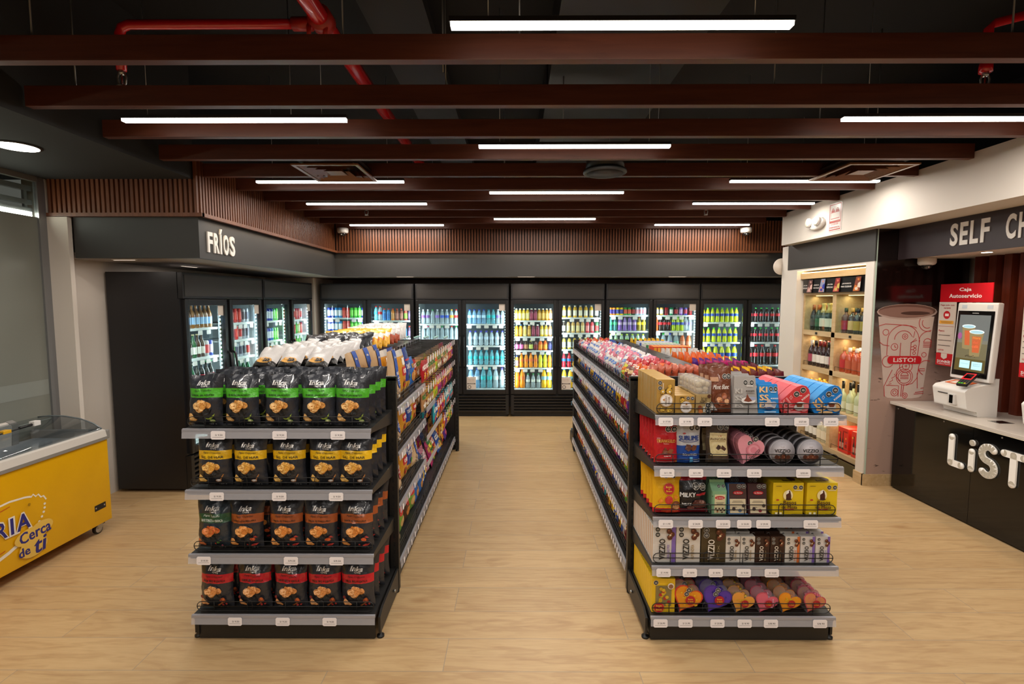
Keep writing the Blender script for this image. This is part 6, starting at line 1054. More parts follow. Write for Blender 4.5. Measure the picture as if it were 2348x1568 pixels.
BD = [(-2.634, [1.539, 1.33, 1.12, 0.90, 0.67, 0.44], ['cb cb cl cl cr cr cg cg cg cb', 'cb cb cl cl cr cr cg cg cg cb', 'cg cg cg cl cc ck cc ck cg cg', 'cg cg cl cl cr cr ck ck cg cb', '', ''], 'first back door'),
 (-1.903, [1.498, 1.225, 0.95, 0.70, 0.44], ['s1 s2 s3 s3 s4 s5 s5 s6 s7', 'w1 w1 b1 o1 o1 b1 s3 s7', 's3 s4 s5 s6 s7 s3 s4', '', ''], 'second back door'),
 (-1.17, [1.444, 1.185, 0.93, 0.70, 0.44], ['cp cp cn wv cu cu cy s2', 'cn cq ct co cn co ct cn', 'cu cu cn cn ct ct co co', '', ''], 'third back door'),
 (-0.445, [1.444, 1.106, 0.80, 0.435], ['wa wa wa wa wt wt wv wp', 'wp wp wp wp wp wp wp', 'wt wt wt wt wt wt wt', 'Wb Wb Wt Wt Wc Wc'], 'fourth back door'),
 (0.293, [1.498, 1.249, 1.032, 0.759, 0.435], ['jy jy jy jy jm jm ja ja ja jo', 'jb jb jl ja jm jm jy jy jo', 'pk pk pb pg pd po po pn', 'fs fo fo fo fo fy fy fo', 'Fo Fo Fw Fw Fw Fy Fy'], 'fifth back door'),
 (1.026, [1.544, 1.306, 1.05, 0.765, 0.435], ['gy gy gy gy gy gy gd', 'gd ga ga ga ga gr gr gg', 'gw gw gw gy gy gw gy', 'rr rr ry ry rr ry fo', 'Fy Fy Fo Fo Fy Fy'], 'sixth back door'),
 (1.757, [1.58, 1.335, 1.10, 0.85, 0.60, 0.435], ['k1 k1 k2 k2 k3 k3 k4 k5 k5 k5', 'm1 m1 m2 m2 m2 m2 m3 m3', 'm4 m4 m4 m4 m4 m4 m4', 'fo fo fy fy fo fo', '', ''], 'seventh back door'),
 (2.476, [1.58, 1.335, 0.99, 0.72, 0.435], ['k6 k6 k7 k8 k9 kp kb k7', 'ko kc kc kc yk yk yk ks ks', 'Kg Kg Kb Kg Ko Ko', 'kc kc yk yk ks ks ko', ''], 'eighth back door'),
 (3.195, [1.471, 1.161, 0.807, 0.435], ['yg yg yg yg yg yg yg yg', 'yg yg yg yg yg yg yg', 'Yg Yg Yg Yg Yg Yg', 'Yg Yg Yg Yg Yg Yg'], 'ninth back door'),
 (3.925, [1.471, 1.161, 0.807, 0.435], ['cK cK cK cK cK cK cK', 'cK cK cK cK cK cK cK', 'CK CK CK CK CK CK', 'CK CK CK CK CK CK'], 'tenth back door')]
UN = ['leftmost', 'second', 'middle', 'fourth', 'rightmost']
for u in range(5):
    d0, d1 = BD[2*u], BD[2*u+1]; cx = (d0[0]+d1[0])/2
    cooler((cx, 7.86, 0), 0, 1.438, 'black double door drinks cooler on the back wall, %s of five' % UN[u], [d0[0]-cx, d1[0]-cx], 0.61, [d0[1], d1[1]], [(-1,), (1,)] if u != 0 else [(-1,), ()], (1, -1), (0 | (2 if u == 9 else 0), 1 | (2 if u in (1, 2) else 0)) if u not in () else (0, 0))
for (cx, dk, rows, nm) in BD:
    stock(None, nm, cx-0.295, cx+0.295, dk, [r_.split() for r_ in rows], lambda u_, dep, z: (u_, 7.86+dep, z), (0, 1, 2, 3) if nm == 'fourth back door' else ())
LD = [(5.07, [1.53, 1.235, 0.95, 0.70, 0.44], ['ba ba ba ba ba ba ba ba', 'bg bg bb bg bb bb cw cb', 'bs bs bs bd bd bd bd', '', ''], 'nearest door of left coolers'),
 (5.815, [1.555, 1.36, 1.16, 0.89, 0.64, 0.44], ['cy_ cy_ cr cr cr cs cs', 'cy_ cw cw cr cw cs cs', 'cg cg cg cs cs cs cw', 'bs bs bs bs bs bs', '', ''], 'second door of left coolers'),
 (6.565, [1.545, 1.29, 0.99, 0.70, 0.44], ['cg cr cb cb cb cb cg cg', 'cg cg cb cb cb cl cg cg', 'bo bo bo bo bo bo bo', '', ''], 'third door of left coolers'),
 (7.345, [1.535, 1.33, 1.13, 0.93, 0.70, 0.44], ['cr cr cw cw cr cr cw', 'cr cy_ cg cr cg cy_ cr', 'cg cg cs cr cg cg cs', 'cb cl cs cb cl cs cb', '', ''], 'farthest door of left coolers')]
cooler((-3.04, 5.443, 0), R(90), 1.50, 'black double door drinks cooler on the left under the FRÍOS fascia, nearest', [5.07-5.443, 5.815-5.443], 0.60, [LD[0][1], LD[1][1]], [(1,), (1,)], (1, -1), (1, 1), True)
cooler((-3.04, 6.955, 0), R(90), 1.50, 'black double door drinks cooler in the left row, next to the corner', [6.565-6.955, 7.345-6.955], 0.60, [LD[2][1], LD[3][1]], [(1,), (1,)], (1, -1), (0, 1), True)
for (cy, dk, rows, nm) in LD:
    stock(None, nm, cy-0.28, cy+0.28, dk, [r_.split() for r_ in rows], lambda u_, dep, z: (-3.04-dep, u_, z))
# water on the rear endcap of the left gondola
for i in range(7):
    for j in range(3):
        product(bottle('water', 'clear', '#b8cce0' if i > 1 else '#2f9a90', '#9fc8c0' if i > 1 else '#2fa890'), (LX-0.36+i*0.12, 6.19+j*0.11, 1.141), 0, 'water bottle on top of the rear endcap, %s from left, row %s from the gondola' % (ORD[i], ORD[j]), 'bottle', 'water bottles on the rear endcap', 'water_bottle')
for z, k in ((0.861, 'wa'), (0.551, 'fo'), (0.151, 'yg')):
    for j in range(4): product(bottle(*I[k][:4]), (LX+0.42, 6.18+j*0.09, z), 0, '%s, left rear endcap edge, %s from gondola' % (I[k][4], ORD[j]), 'bottle', 'bottles on the rear endcap shelves', 'soda_bottle')
for z, k in ((0.801, 'cn'), (0.501, 'ry'), (0.151, 'fo')):
    for j in range(4): product(bottle(*I[k][:4]), (RX-0.42, 6.18+j*0.09, z), 0, '%s, right rear endcap edge, %s from gondola' % (I[k][4], ORD[j]), 'bottle', 'bottles on the right rear endcap', 'soda_bottle')

# ================================================================ LIQUOR SHELVES
lq = thing('liquor_shelving', 'light oak wall shelving with lit liquor niches right of the coolers', 'shelving', (3.5, 5.64, 0))
hz = 0.60; zs = [(1.40, 1.455), (0.978, 1.033), (0.548, 0.603), (0.118, 0.173)]
m = MB(); m.box(0.36, 0.375, -hz, hz, 0.118, 2.0, LOAK).box(0, 0.36, -hz, -hz+0.03, 0.118, 2.0, LOAK).box(0, 0.36, hz-0.03, hz, 0.118, 2.0, LOAK).box(0, 0.36, -hz+0.03, hz-0.03, 1.87, 1.9, LOAK); m.build('carcass', lq)
MB().box(-0.045, 0.36, -hz, hz, 2.06, 2.125, LOAK).build('top_board', lq)
MB().box(0, 0.36, -0.03, 0.03, 0.173, 1.87, LOAK).build('divider', lq)
for z0, z1 in zs: MB().box(0.0, 0.36, -hz+0.03, hz-0.03, z0, z1, LOAK).build('shelf_board', lq)
MB().box(0.02, 0.05, -hz+0.02, hz-0.02, 2.126, 2.14, LEDW if False else mat('warm_led_glow', '#fff', 0.4, emit='#ffd9a0', es=5)).build('cove_light', lq) if False else None
wl = mat('warm_led_glow', '#ffffff', 0.4, emit='#ffdc9e', es=3)
MB().box(-0.04, 0.0, -hz+0.01, hz-0.01, 2.127, 2.135, wl).build('cove_light', lq)
area('cove', (3.44, 5.64, 2.14), (0, R(-20), 0), 0.03, 1.15, 2.0, (1, 0.8, 0.5)).rotation_euler = (0, R(180), 0)
for y0 in (-0.57, 0.03):
    for zt in (1.865, 1.395, 0.973, 0.543):
        MB().box(0.12, 0.135, y0+0.02, y0+0.52, zt-0.008, zt-0.001, wl).build('led_strip', lq)
        area('niche_light', (3.5+0.127, 5.64+y0+0.27, zt-0.012), (0, 0, 0), 0.012, 0.5, 0.95, (1, 0.80, 0.50))
m = MB(); m.box(-0.03, 0.0, -0.56, 0.57, 1.895, 2.05, mat('banner_black', '#141213', 0.3)); P = flatP((-0.0305, 0.0, 1.895), (0, -1, 0), (0, 0, 1), (-1, 0, 0)); it = []
for k, (u, t1, t2, w1) in enumerate(((-0.46, '¿NOCHE', 'DE RELAX?', 0.08), (-0.26, '¿TARDE DE', 'CÓCTELES?', 0.1), (-0.03, '¿UNA CENA', 'ESPECIAL?', 0.1), (0.22, '¿UN MOMENTO', 'PARA CELEBRAR?', 0.15))):
    it += [('t', t1, u, 0.55, w1*0.85, 0.11, '#e8e2dc', {'b': 0.03}), ('t', t2, u, 0.36, w1, 0.11, '#e8e2dc', {'b': 0.03})]
for u, c1, c2, c3 in ((-0.365, '#5a3a38', '#b88a80', '#d8b0a8'), (-0.15, '#8a90b0', '#c88a78', '#2f3a98'), (0.085, '#8a2a28', '#c86a58', '#c8b05a'), (0.38, '#7a3a28', '#c8722a', '#d8c8b8')):
    it += [('p', [(u-0.06, 0.03), (u+0.035, 0.03), (u+0.05, 0.97), (u-0.015, 0.97)], c1), ('p', [(u-0.055, 0.05), (u+0.02, 0.05), (u+0.01, 0.35), (u-0.03, 0.45)], c2), ('p', [(u+0.0, 0.3), (u+0.04, 0.25), (u+0.045, 0.65), (u+0.01, 0.55)], c3), ('e', u-0.01, 0.2, 0.02, 0.1, c3), ('e', u+0.015, 0.8, 0.014, 0.08, c2)]
art(m, it, P, 1.13, 0.155); m.build('banner', lq)
for y0, y1 in ((-0.565, -0.035), (0.035, 0.565)):
    MB().box(0.004, 0.009, y0, y1, 1.46, 1.865, glass('showcase_glass')).build('glass_door', lq)
    MB().box(-0.012, 0.0, (y0+y1)/2-0.012, (y0+y1)/2+0.012, 1.415, 1.44, BLACK).build('lock', lq)
    for z in (1.033, 0.603, 0.173):
        MB().tube([(0.012, y0+0.01, z), (0.012, y0+0.01, z+0.05), (0.012, y1-0.01, z+0.05), (0.012, y1-0.01, z)], 0.0025, mat('rail_bronze', '#4a3f30', 0.4, 0.5), 5).build('guard_rail', lq)
J = {'wr': ('wine', '#2a1418', '#e4ddd2', '#7a1a20', 'red wine with white label'), 'wk': ('wine', '#1e1c1c', '#5a5652', '#a05a30', 'dark wine with copper foil'), 'ws': ('wine', '#2a1418', '#a84a5a', '#e8e2da', 'red wine with white cap'), 'wd': ('wine', '#241418', '#d8d0c4', '#16161a', 'red wine with black cap'), 'ch': ('champ', '#1f3028', '#e0d8c8', '#d8c078', 'champagne with gold foil'), 'wg': ('wine', '#203a2a', '#3a6a4a', '#b8602a', 'green bottle with copper cap'),
     'wh': ('spirit', '#5a2a18', '#a82a2a', '#1f3a2a', 'whisky with red label'), 'wy': ('spirit', '#3a2418', '#d8b070', '#c8964a', 'whisky with tan label'), 'wz': ('spirit', '#2a2420', '#b8963a', '#1a1a1a', 'dark whisky with gold label'), 'wo': ('spirit', '#c85a2a', '#d86a3a', '#c8a05a', 'orange whisky'), 'rs': ('spirit', '#a8401e', '#b83030', '#c89a5a', 'rum with red label'), 'ro': ('spirit', '#b04a26', '#b85a3a', '#e8e0d8', 'rose liqueur with white cap'), 'rk': ('spirit', '#9a3a1e', '#a8482a', '#2a2422', 'amber liqueur with black cap'),
     'gc': ('spirit', '#3a2a20', '#d8c8a0', '#d8a838', 'bottle with gold cap'), 'pi': ('tall', '#b8c29a', '#d8dcc0', '#1e1c1a', 'pale green spirit with black cap'), 'wl': ('wine', '#3a3020', '#e8e4d8', '#1e1c1a', 'dark bottle with white label'), 'wc': ('spirit', '#c8c0a0', '#e8dcc0', '#a8302a', 'clear spirit with cream label')}
nich = [(0.03, 'left', [['wk', 'wg', 'ch', 'ch', 'ch'], ['ws', 'wd', 'wr', 'wr', 'wd', 'ws'], ['gc', 'gc', 'gc', 'gc', 'gc'], ['wl', 'wl', 'wl', 'wc', 'wc', 'wc']]), (-0.57, 'right', [['wh', 'wy', 'wz', 'wz', 'wo'], ['rs', 'ro', 'ro', 'ro', 'rk'], ['pi', 'pi', 'pi', 'pi'], []])]
for y0, sd, rws in nich:
    for si, row in enumerate(rws):
        n = len(row); z = zs[si][1]+0.0006
        for i, k in enumerate(row):
            for dd in range(2):
                kd, bo_, la, ca, words = J[k]
                product(bottle(kd, bo_, la, ca), (3.5+0.08+dd*0.1+rn.uniform(-0.004, 0.004), 5.64+y0+0.525-(i+0.47+0.1*dd)*0.50/n, z), rn.uniform(0, 6), '%s, %s%s, %s niche of %s liquor shelf' % (words, ORD[i], ' from left' if not dd else ' in rear row', sd, RNAME[si] if si < 3 else 'lowest'), 'bottle', 'bottles in the liquor niches', 'liquor_bottle')
GBX = card('#d8301e'); 
for i, (yy, nm) in enumerate(((5.42, 'left'), (5.20, 'right'))):
    m = MB(); m.box(-0.12, 0.12, -0.085, 0.085, 0, 0.27, GBX, 0.002)
    P = flatP((-0.1202, 0, 0), (0, -1, 0), (0, 0, 1), (-1, 0, 0)); Q = flatP((0, -0.0853, 0), (1, 0, 0), (0, 0, 1), (0, -1, 0))
    bt = lambda u: [('p', [(u-0.09, 0.12), (u+0.09, 0.12), (u+0.09, 0.45), (u+0.03, 0.6), (u+0.03, 0.82), (u-0.03, 0.82), (u-0.03, 0.6), (u-0.09, 0.45)], '#3a1a18'), ('r', u-0.09, 0.2, u+0.09, 0.4, '#b88a78')]
    art(m, bt(-0.25)+bt(0.0)+[('e', 0.3, 0.3, 0.1, 0.07, '#8a1a14'), ('e', -0.35, 0.75, 0.07, 0.04, '#e8a03a'), ('t', 'INTENSO', 0.2, 0.86, 0.45, 0.06, '#7a1210'), ('c', 0.3, 0.6, 0.06, '#e8a03a'), ('c', 0.35, 0.45, 0.04, '#4a3a7a')], P, 0.17, 0.27)
    art(m, [('t', 'INTENSO', 0, 0.5, 0.7, 0.1, '#8a1410', {'rot': 90})], Q, 0.24, 0.27)
    tag(m.build('gift_box', None, (3.65, yy, 0.1745)), 'red liquor gift box with two bottles printed, %s of the pair' % nm, 'box', 'red gift boxes in the lowest niche')
# ================================================================ COUNTER AND SELF CHECKOUT
ct = thing('checkout_counter', 'long counter with white top and glossy black front reading LiSTO!', 'counter', (3.65, 2.0, 0))
QTZ = mat('quartz_top', '#cfc6bb', 0.15, bump=0.02, bscale=200)
MB().box(-0.03, 0.645, -5.98, 2.895, 0.812, 0.84, QTZ, 0.003).build('countertop', ct)
m = MB(); y = -5.98
while y < 2.85:
    y1 = min(y+1.0, 2.86); m.box(0.0, 0.02, y+0.0015, y1-0.0015, 0.012, 0.80, BLACKG); y = y1
m.box(0.02, 0.64, 2.84, 2.86, 0.0, 0.81, BLACK); m.build('front_panel', ct)
MB().box(0.024, 0.05, -5.98, 2.84, 0.0, 0.81, BLACK).build('carcass', ct)
for y in (2.82, 2.3, 1.78, 1.2):
    MB().lathe([(0.006, 0), (0.006, -0.004)], STEEL, 10, (0, y, 0.78), axis=0).build('bolt', ct)
area('counter_glow', (3.66, 3.0, 0.806), (0, R(30), 0), 0.02, 3.5, 0.5, (1, 0.78, 0.5), R(150))
lt = thing('counter_lettering', 'thick rounded white LiSTO! letters on the black counter front', 'sign', (3.648, 3.35, 0.575))
LM = mat('lit_letter_face', '#e9e6e0', 0.35, emit='#ffe9cc', es=0.12)
def glyph(name, strokes, w, hgt, y):
    m = MB(); d = 0.014
    for pts in strokes:
        # rounded bar: sweep a disc outline along the points in the plane of the panel
        for i in range(len(pts)-1):
            (a0, b0), (a1, b1) = pts[i], pts[i+1]; L = math.hypot(a1-a0, b1-b0) or 1; nx, ny = -(b1-b0)/L*w/2, (a1-a0)/L*w/2
            poly = [(a0+nx, b0+ny), (a0-nx, b0-ny), (a1-nx, b1-ny), (a1+nx, b1+ny)]
            m.prism([(-p[0], p[1]) for p in poly], -d, -0.002, LM, 0)
        for (a0, b0) in pts: m.lathe([(w/2, -d), (w/2, -0.002)], LM, 18, (0, -a0, b0), axis=0)
    return m.build('letter', lt, (0, y, 0))
arc = lambda cx, cy, r_, a0, a1, n=10: [(cx+r_*math.cos(R(a0+(a1-a0)*i/n)), cy+r_*math.sin(R(a0+(a1-a0)*i/n))) for i in range(n+1)]
Y0 = 4.20-3.35
glyph('L', [[(0, 0.10), (0, -0.115), (0.10, -0.115)]], 0.052, 0, Y0)
glyph('i', [[(0, 0.03), (0, -0.11)], [(0, 0.10), (0, 0.101)]], 0.048, 0, Y0-0.19)
glyph('S', [arc(0.0, 0.052, 0.055, 40, 270, 9)+arc(0.0, -0.058, 0.055, 90, -140, 9)], 0.05, 0, Y0-0.33)
glyph('T', [[(-0.075, 0.10), (0.075, 0.10)], [(0, 0.10), (0, -0.115)]], 0.05, 0, Y0-0.53)
glyph('O', [arc(0, 0, 0.085, 0, 360, 20)], 0.05, 0, Y0-0.78)
glyph('!', [[(0, 0.10), (0, -0.03)], [(0, -0.115), (0, -0.114)]], 0.048, 0, Y0-0.96)
def kiosk(y, lab, first=True):
    o = thing('self_checkout_kiosk', lab, 'kiosk', (3.80, y, 0.8405), 0, 'self checkout kiosks')
    m = MB(); hw = 0.165
    m.prism([(0.03, 0), (0.19, 0), (0.19, 0.32), (0.16, 0.32), (0.12, 0.275), (-0.06, 0.235), (-0.085, 0.21), (-0.06, 0.06), (0.02, 0.04)], -hw, hw, WPL, 1)
    b = m.build('base', o); bv = b.modifiers.new('b', 'BEVEL'); bv.width = 0.012; bv.segments = 3
    MB().box(-0.082, -0.078, 0.0, 0.11, 0.165, 0.172, BLACK).build('receipt_slot', o)
    MB().box(-0.0885, -0.06, -0.075, 0.0, 0.085, 0.175, mat('kiosk_pale_grey', '#cfcac3', 0.4), 0.004).box(-0.09, -0.086, -0.055, -0.02, 0.095, 0.165, BLACKG).build('scanner_window', o)  # scanner surround in a pale grey plastic
    t = R(3); c, s = math.cos(t), math.sin(t)
    sc = link('screen_housing', MB().box(-0.02, 0.03, -0.19, 0.19, 0, 0.66, WPL, 0.012).mesh('screen_housing'), o, (0.10, 0, 0.285), (0, t, 0))
    fr = MB().box(-0.026, -0.02, -0.17, 0.17, 0.03, 0.59, BLACKG, 0.003).build('screen_bezel', sc)
    m = MB(); SCR = lambda h, e: mat('screen_'+h.lstrip('#'), h, 0.3, emit=h, es=e)
    m.box(-0.0275, -0.0262, -0.145, 0.145, 0.075, 0.555, SCR('#5d6160', 0.75)); P = flatP((-0.0276, 0, 0.075), (0, -1, 0), (0, 0, 1), (-1, 0, 0)); E = lambda h: SCR(h, 0.8)
    cup = lambda u, v, k: [('p', [(u-0.17*k, v+0.3*k), (u+0.17*k, v+0.3*k), (u+0.12*k, v-0.02), (u, v-0.035), (u-0.12*k, v-0.02)], E('#7c6f4c')), ('p', [(u-0.1*k, v+0.24*k), (u+0.12*k, v+0.24*k), (u+0.1*k, v+0.04), (u-0.06*k, v+0.04)], E('#a8522e')), ('e', u, v+0.3*k, 0.18*k, 0.028*k, E('#cfe4ea')), ('e', u, v+0.297*k, 0.155*k, 0.02*k, E('#8fb4bf'))]
    it = [('r', -0.5, 0.0, 0.5, 0.22, E('#4e4522')), ('r', -0.5, 0.22, 0.5, 0.5, E('#5f5a42')), ('r', -0.5, 0.5, 0.5, 0.56, E('#67675c')), ('e', -0.43, 0.62, 0.07, 0.06, E('#8a4a7a'))]+cup(-0.16, 0.42, 1.25)+cup(0.12, 0.3, 1.35)
    it += [('t', 'Hora', 0.14, 0.6, 0.24, 0.045, E('#b8803a'), {'b': 0.04}), ('t', 'del', 0.12, 0.52, 0.16, 0.045, E('#b8583a'), {'b': 0.04}), ('t', 'café', 0.12, 0.45, 0.2, 0.05, E('#c8603a'), {'b': 0.04})]
    it += [('e', -0.15+0.05*(i % 7), 0.26+0.012*(i % 3), 0.02, 0.006, E('#3a3020')) for i in range(10)] + [('r', -0.32, 0.05, 0.02, 0.19, E('#a9d6e0')), ('r', 0.08, 0.04, 0.42, 0.18, E('#a9d6e0')), ('t', 'EMPIEZA AQUÍ', -0.15, 0.13, 0.26, 0.02, E('#7a8a90')), ('t', 'ESCANEA TU', 0.25, 0.14, 0.24, 0.018, E('#7a8a90')), ('t', 'PRODUCTO', 0.25, 0.11, 0.22, 0.018, E('#7a8a90'))]
    art(m, it, P, 0.29, 0.48, step=0.0001, base=0.0001); m.build('screen', sc)
    MB().box(-0.0275, -0.0262, -0.03, 0.03, 0.568, 0.574, mat('bezel_print', '#a8a8a8', 0.4)).build('brand_mark', sc)
    for yy in (-0.12, 0.12): MB().box(-0.0215, -0.0201, yy-0.025, yy+0.025, 0.61, 0.64, mat('sensor_grey', '#c5cbd2', 0.4)).build('sensor', sc)
    for (y0, y1, c_) in ((-0.02, 0.13, '#d8601e'), (-0.08, -0.03, '#d8601e')):
        tt = math.atan2(0.04, 0.18); st = MB().box(-0.045, 0.055, y0, y1, 0, 0.0012, plas(c_)); 
        if y1 > 0: st.box(-0.03, 0.035, y0+0.03, y1-0.03, 0.0012, 0.0016, STK)
        st.build('sticker', o, (0.035, 0, 0.2585), (0, -tt, 0))
    MB().box(0.0, 0.001, -0.176, -0.175, 0, 0.001, WPL)
    cd = link('card_terminal', None, None, (3.80-0.02, y-0.105, 0.8405+0.290), (0, R(-28), R(22)))
    tag(cd, 'red and black card terminal lying on the %s kiosk' % ('left' if first else 'right'), 'card terminal')
    MB().box(-0.085, 0.085, -0.038, 0.038, 0, 0.026, mat('terminal_black', '#1b1b1d', 0.35), 0.008).build('terminal_body', cd)
    MB().box(-0.01, 0.083, -0.036, 0.036, 0.0255, 0.0275, plas('#d8202a')).build('screen_surround', cd)
    MB().box(0.006, 0.07, -0.026, 0.026, 0.0275, 0.0285, BLACKG).build('terminal_screen', cd)
    for a in range(4):
        for b_ in range(3): MB().box(-0.075+a*0.016, -0.063+a*0.016, -0.026+b_*0.019, -0.013+b_*0.019, 0.0255, 0.029, plas(('#5ac83a', '#3a3a3e', '#3a3a3e', '#3a3a3e')[a] if b_ else ('#c8c02a' if a == 0 else '#3a3a3e'))).build('key', cd)
    return o
kiosk(4.36, 'white self checkout kiosk with a coffee screen beside the cup mural'); kiosk(3.56, 'white self checkout kiosk cut off by the right frame edge', False)
def board(y, lab):
    o = thing('self_checkout_sign', lab, 'sign', (4.0, y, 1.2), 0, 'self checkout signs')
    RDB = plas('#c4121e'); m = MB(); m.box(0, 0.006, -0.265, 0.265, 0.59, 0.755, RDB); P = flatP((-0.0002, 0, 0.59), (0, -1, 0), (0, 0, 1), (-1, 0, 0))
    art(m, [('t', 'Caja', 0.0, 0.66, 0.22, 0.24, '#efe9e4', {'b': 0.04}), ('t', 'Autoservicio', 0.0, 0.34, 0.6, 0.22, '#efe9e4', {'b': 0.04})], P, 0.55, 0.165, step=0.0001); m.build('header_board', o)
    m = MB(); m.box(0, 0.006, 0.085, 0.27, 0.10, 0.59, mat('sign_cream', '#d6cabd', 0.5)); m.box(-0.0006, 0, 0.085, 0.27, 0.0, 0.115, RDB); m.box(0, 0.006, 0.085, 0.27, 0.0, 0.1, RDB); P = flatP((-0.0007, 0.1775, 0.0), (0, -1, 0), (0, 0, 1), (-1, 0, 0))
    it = [('t', 'Paga solo con', 0, 0.95, 0.8, 0.03, '#a8202c', {'b': 0.02}), ('t', 'tarjeta', 0, 0.905, 0.42, 0.03, '#a8202c', {'b': 0.02}), ('c', 0, 0.8, 0.2, '#c4121e'), ('r', -0.1, 0.78, 0.12, 0.82, '#efe0d8'), ('r', -0.42, 0.66, 0.42, 0.71, '#e8a83a'), ('r', -0.34, 0.69, 0.34, 0.695, '#5a4030'), ('r', -0.3, 0.675, 0.3, 0.68, '#5a4030'), ('r', -0.46, 0.62, 0.44, 0.624, '#a8202c'), ('t', 'Pasos:', -0.24, 0.55, 0.36, 0.03, '#a8202c', {'b': 0.02})]
    for i, w_ in enumerate((0.7, 0.78, 0.74)): it.append(('r', -0.42, 0.475-i*0.08, -0.42+w_, 0.483-i*0.08, '#4a3a34'))
    it += [('t', 'LISTO!', -0.22, 0.245, 0.34, 0.024, '#c4121e', {'b': 0.02}), ('r', -0.4, 0.195, -0.2, 0.2, '#4a3a34'), ('p', [(-0.18, 0.192), (0.18, 0.192), (0.18, 0.13), (0, 0.1), (-0.18, 0.13)], '#d6cabd'), ('t', 'SONRÍE', 0, 0.07, 0.8, 0.05, '#efe9e4', {'b': 0.04}), ('t', 'Te estamos filmando', 0, 0.03, 0.8, 0.02, '#efe9e4')]
    art(m, it, P, 0.185, 0.59, step=0.00008); m.build('side_panel', o)
    MB().box(0.12, 0.132, 0.0, 0.02, -0.3595, 0.7, ALU).box(0.006, 0.12, 0.0, 0.02, 0.68, 0.7, ALU).build('stand_post', o)
    return o
board(4.585, 'red and cream Caja Autoservicio sign board behind the left kiosk'); board(3.78, 'red and cream Caja Autoservicio sign board at the right frame edge')
tag(MB().box(-0.06, 0.06, -0.05, 0.05, 0, 0.002, STEEL).box(-0.045, 0.045, -0.036, 0.036, 0.002, 0.0026, BLACKG).build('cable_grommet', None, (3.86, 4.02, 0.8402)), 'small dark grommet plate set in the white countertop', 'grommet')

# ================================================================ ICE CREAM CHEST
fz_ = thing('chest_freezer', 'yellow ice cream chest freezer with curved glass lid', 'freezer', (-3.19, 2.9, 0))
YF = mat('yellow_freezer_print', '#e2a908', 0.3); FR, FB = 1.02, 0.565
GRL = mat('freezer_trim_light', '#cdc6bd', 0.35); GRD = mat('freezer_trim_grey', '#8b8883', 0.4)
m = MB(); m.box(-FB, 0, -1.6, FR, 0.085, 0.735, YF, 0.006); b = m
FP = flatP((0.0004, 0, 0.085), (0, 1, 0), (0, 0, 1), (1, 0, 0))      # u runs along +y, to the right seen from the aisle
NV = '#2b2a7c'; it = [('r', 0.86, 0.115, 0.965, 0.16, '#1c1a18'), ('c', 0.873, 0.138, 0.006, '#b8b0a8'), ('c', 0.952, 0.138, 0.006, '#b8b0a8')]
wob = [(0.28+0.33*math.cos(R(a)), 0.315+0.14*math.sin(R(a))) for a in range(40, 140, 8)]

it0, it = it, []
it += [('l', [(-0.25, 0.40), (-0.05, 0.435), (0.15, 0.45), (0.25, 0.44), (0.29, 0.43)], 0.012, '#efe6d6')]
zz = [(0.29+0.018*i, 0.432-0.006*i*i*0.25+(0.008 if i % 2 else -0.008)) for i in range(7)]; it += [('l', zz, 0.01, '#efe6d6')]
for i in range(7): it.append(('e', 0.385-0.006*i*i*0.5, 0.345-0.026*i, 0.009, 0.008, '#efe6d6'))
it += [('l', [(0.21, 0.165), (0.12, 0.13), (0.0, 0.10), (-0.1, 0.08)], 0.022, '#efe6d6'), ('l', [(0.15, 0.42), (-0.15, 0.375)], 0.005, '#c8501e'), ('l', [(0.1, 0.155), (-0.1, 0.115)], 0.005, '#c8501e')]
for t_, u_, w_ in (('D', -0.33, 0.06), ("O", -0.25, 0.07), ('N', -0.16, 0.07), ('O', -0.07, 0.07), ('F', 0.015, 0.055), ('R', 0.085, 0.065), ('I', 0.15, 0.02), ('A', 0.225, 0.09)):
    it += [('t', t_, u_, 0.29, w_+0.02, 0.125, '#efe6d6', {'b': 0.05}), ('t', t_, u_, 0.29, w_, 0.105, NV, {'b': 0.04})]
it += [('e', 0.30, 0.175, 0.115, 0.055, '#ecc257'), ('e', 0.31, 0.095, 0.1, 0.065, '#ecc257'), ('e', 0.38, 0.2, 0.08, 0.045, '#ecc257'), ('t', 'Cerca', 0.33, 0.185, 0.22, 0.075, NV, {'b': 0.04, 'rot': 3}), ('t', 'de', 0.245, 0.09, 0.075, 0.06, NV, {'b': 0.04, 'rot': 3}), ('t', 'ti', 0.36, 0.09, 0.09, 0.1, NV, {'b': 0.05, 'sh': 0.2, 'rot': 3}), ('t', '®', 0.27, 0.385, 0.02, 0.02, '#7a5a10')]
def mv(i_):
    k = i_[0]; du = 0.045 if (len(i_) > 3 and (i_[1] in ('Cerca', 'de', 'ti') or i_[-1] == '#ecc257')) else 0.075
    if k == 'l': return (k, [(u+du, v) for u, v in i_[1]])+i_[2:]
    if k == 't': return (k, i_[1], i_[2]+du)+i_[3:]
    return (k, i_[1]+du)+i_[2:]
it = it0+[mv(i_) for i_ in it]      # wordmark and slogan sit left of the drain plate
art(m, it, FP, 1, 1, step=0.0001); m.build('cabinet', fz_)
m = MB(); m.prism([(0.012, 0.735), (0.016, 0.752), (0.006, 0.80), (-0.03, 0.812), (-0.03, 0.735)], -1.6, FR-0.02, GRL, 1); m.prism([(0.014, 0.728), (0.017, 0.752), (-0.0, 0.752), (-0.0, 0.728)], -1.6, FR-0.02, GRD, 1); m.build('front_trim', fz_)
m = MB(); m.box(-FB-0.01, 0.016, FR-0.02, FR+0.012, 0.728, 0.80, GRD, 0.01); m.box(-FB, -0.0, FR-0.035, FR-0.02, 0.735, 0.80, GRD); m.build('end_trim', fz_)
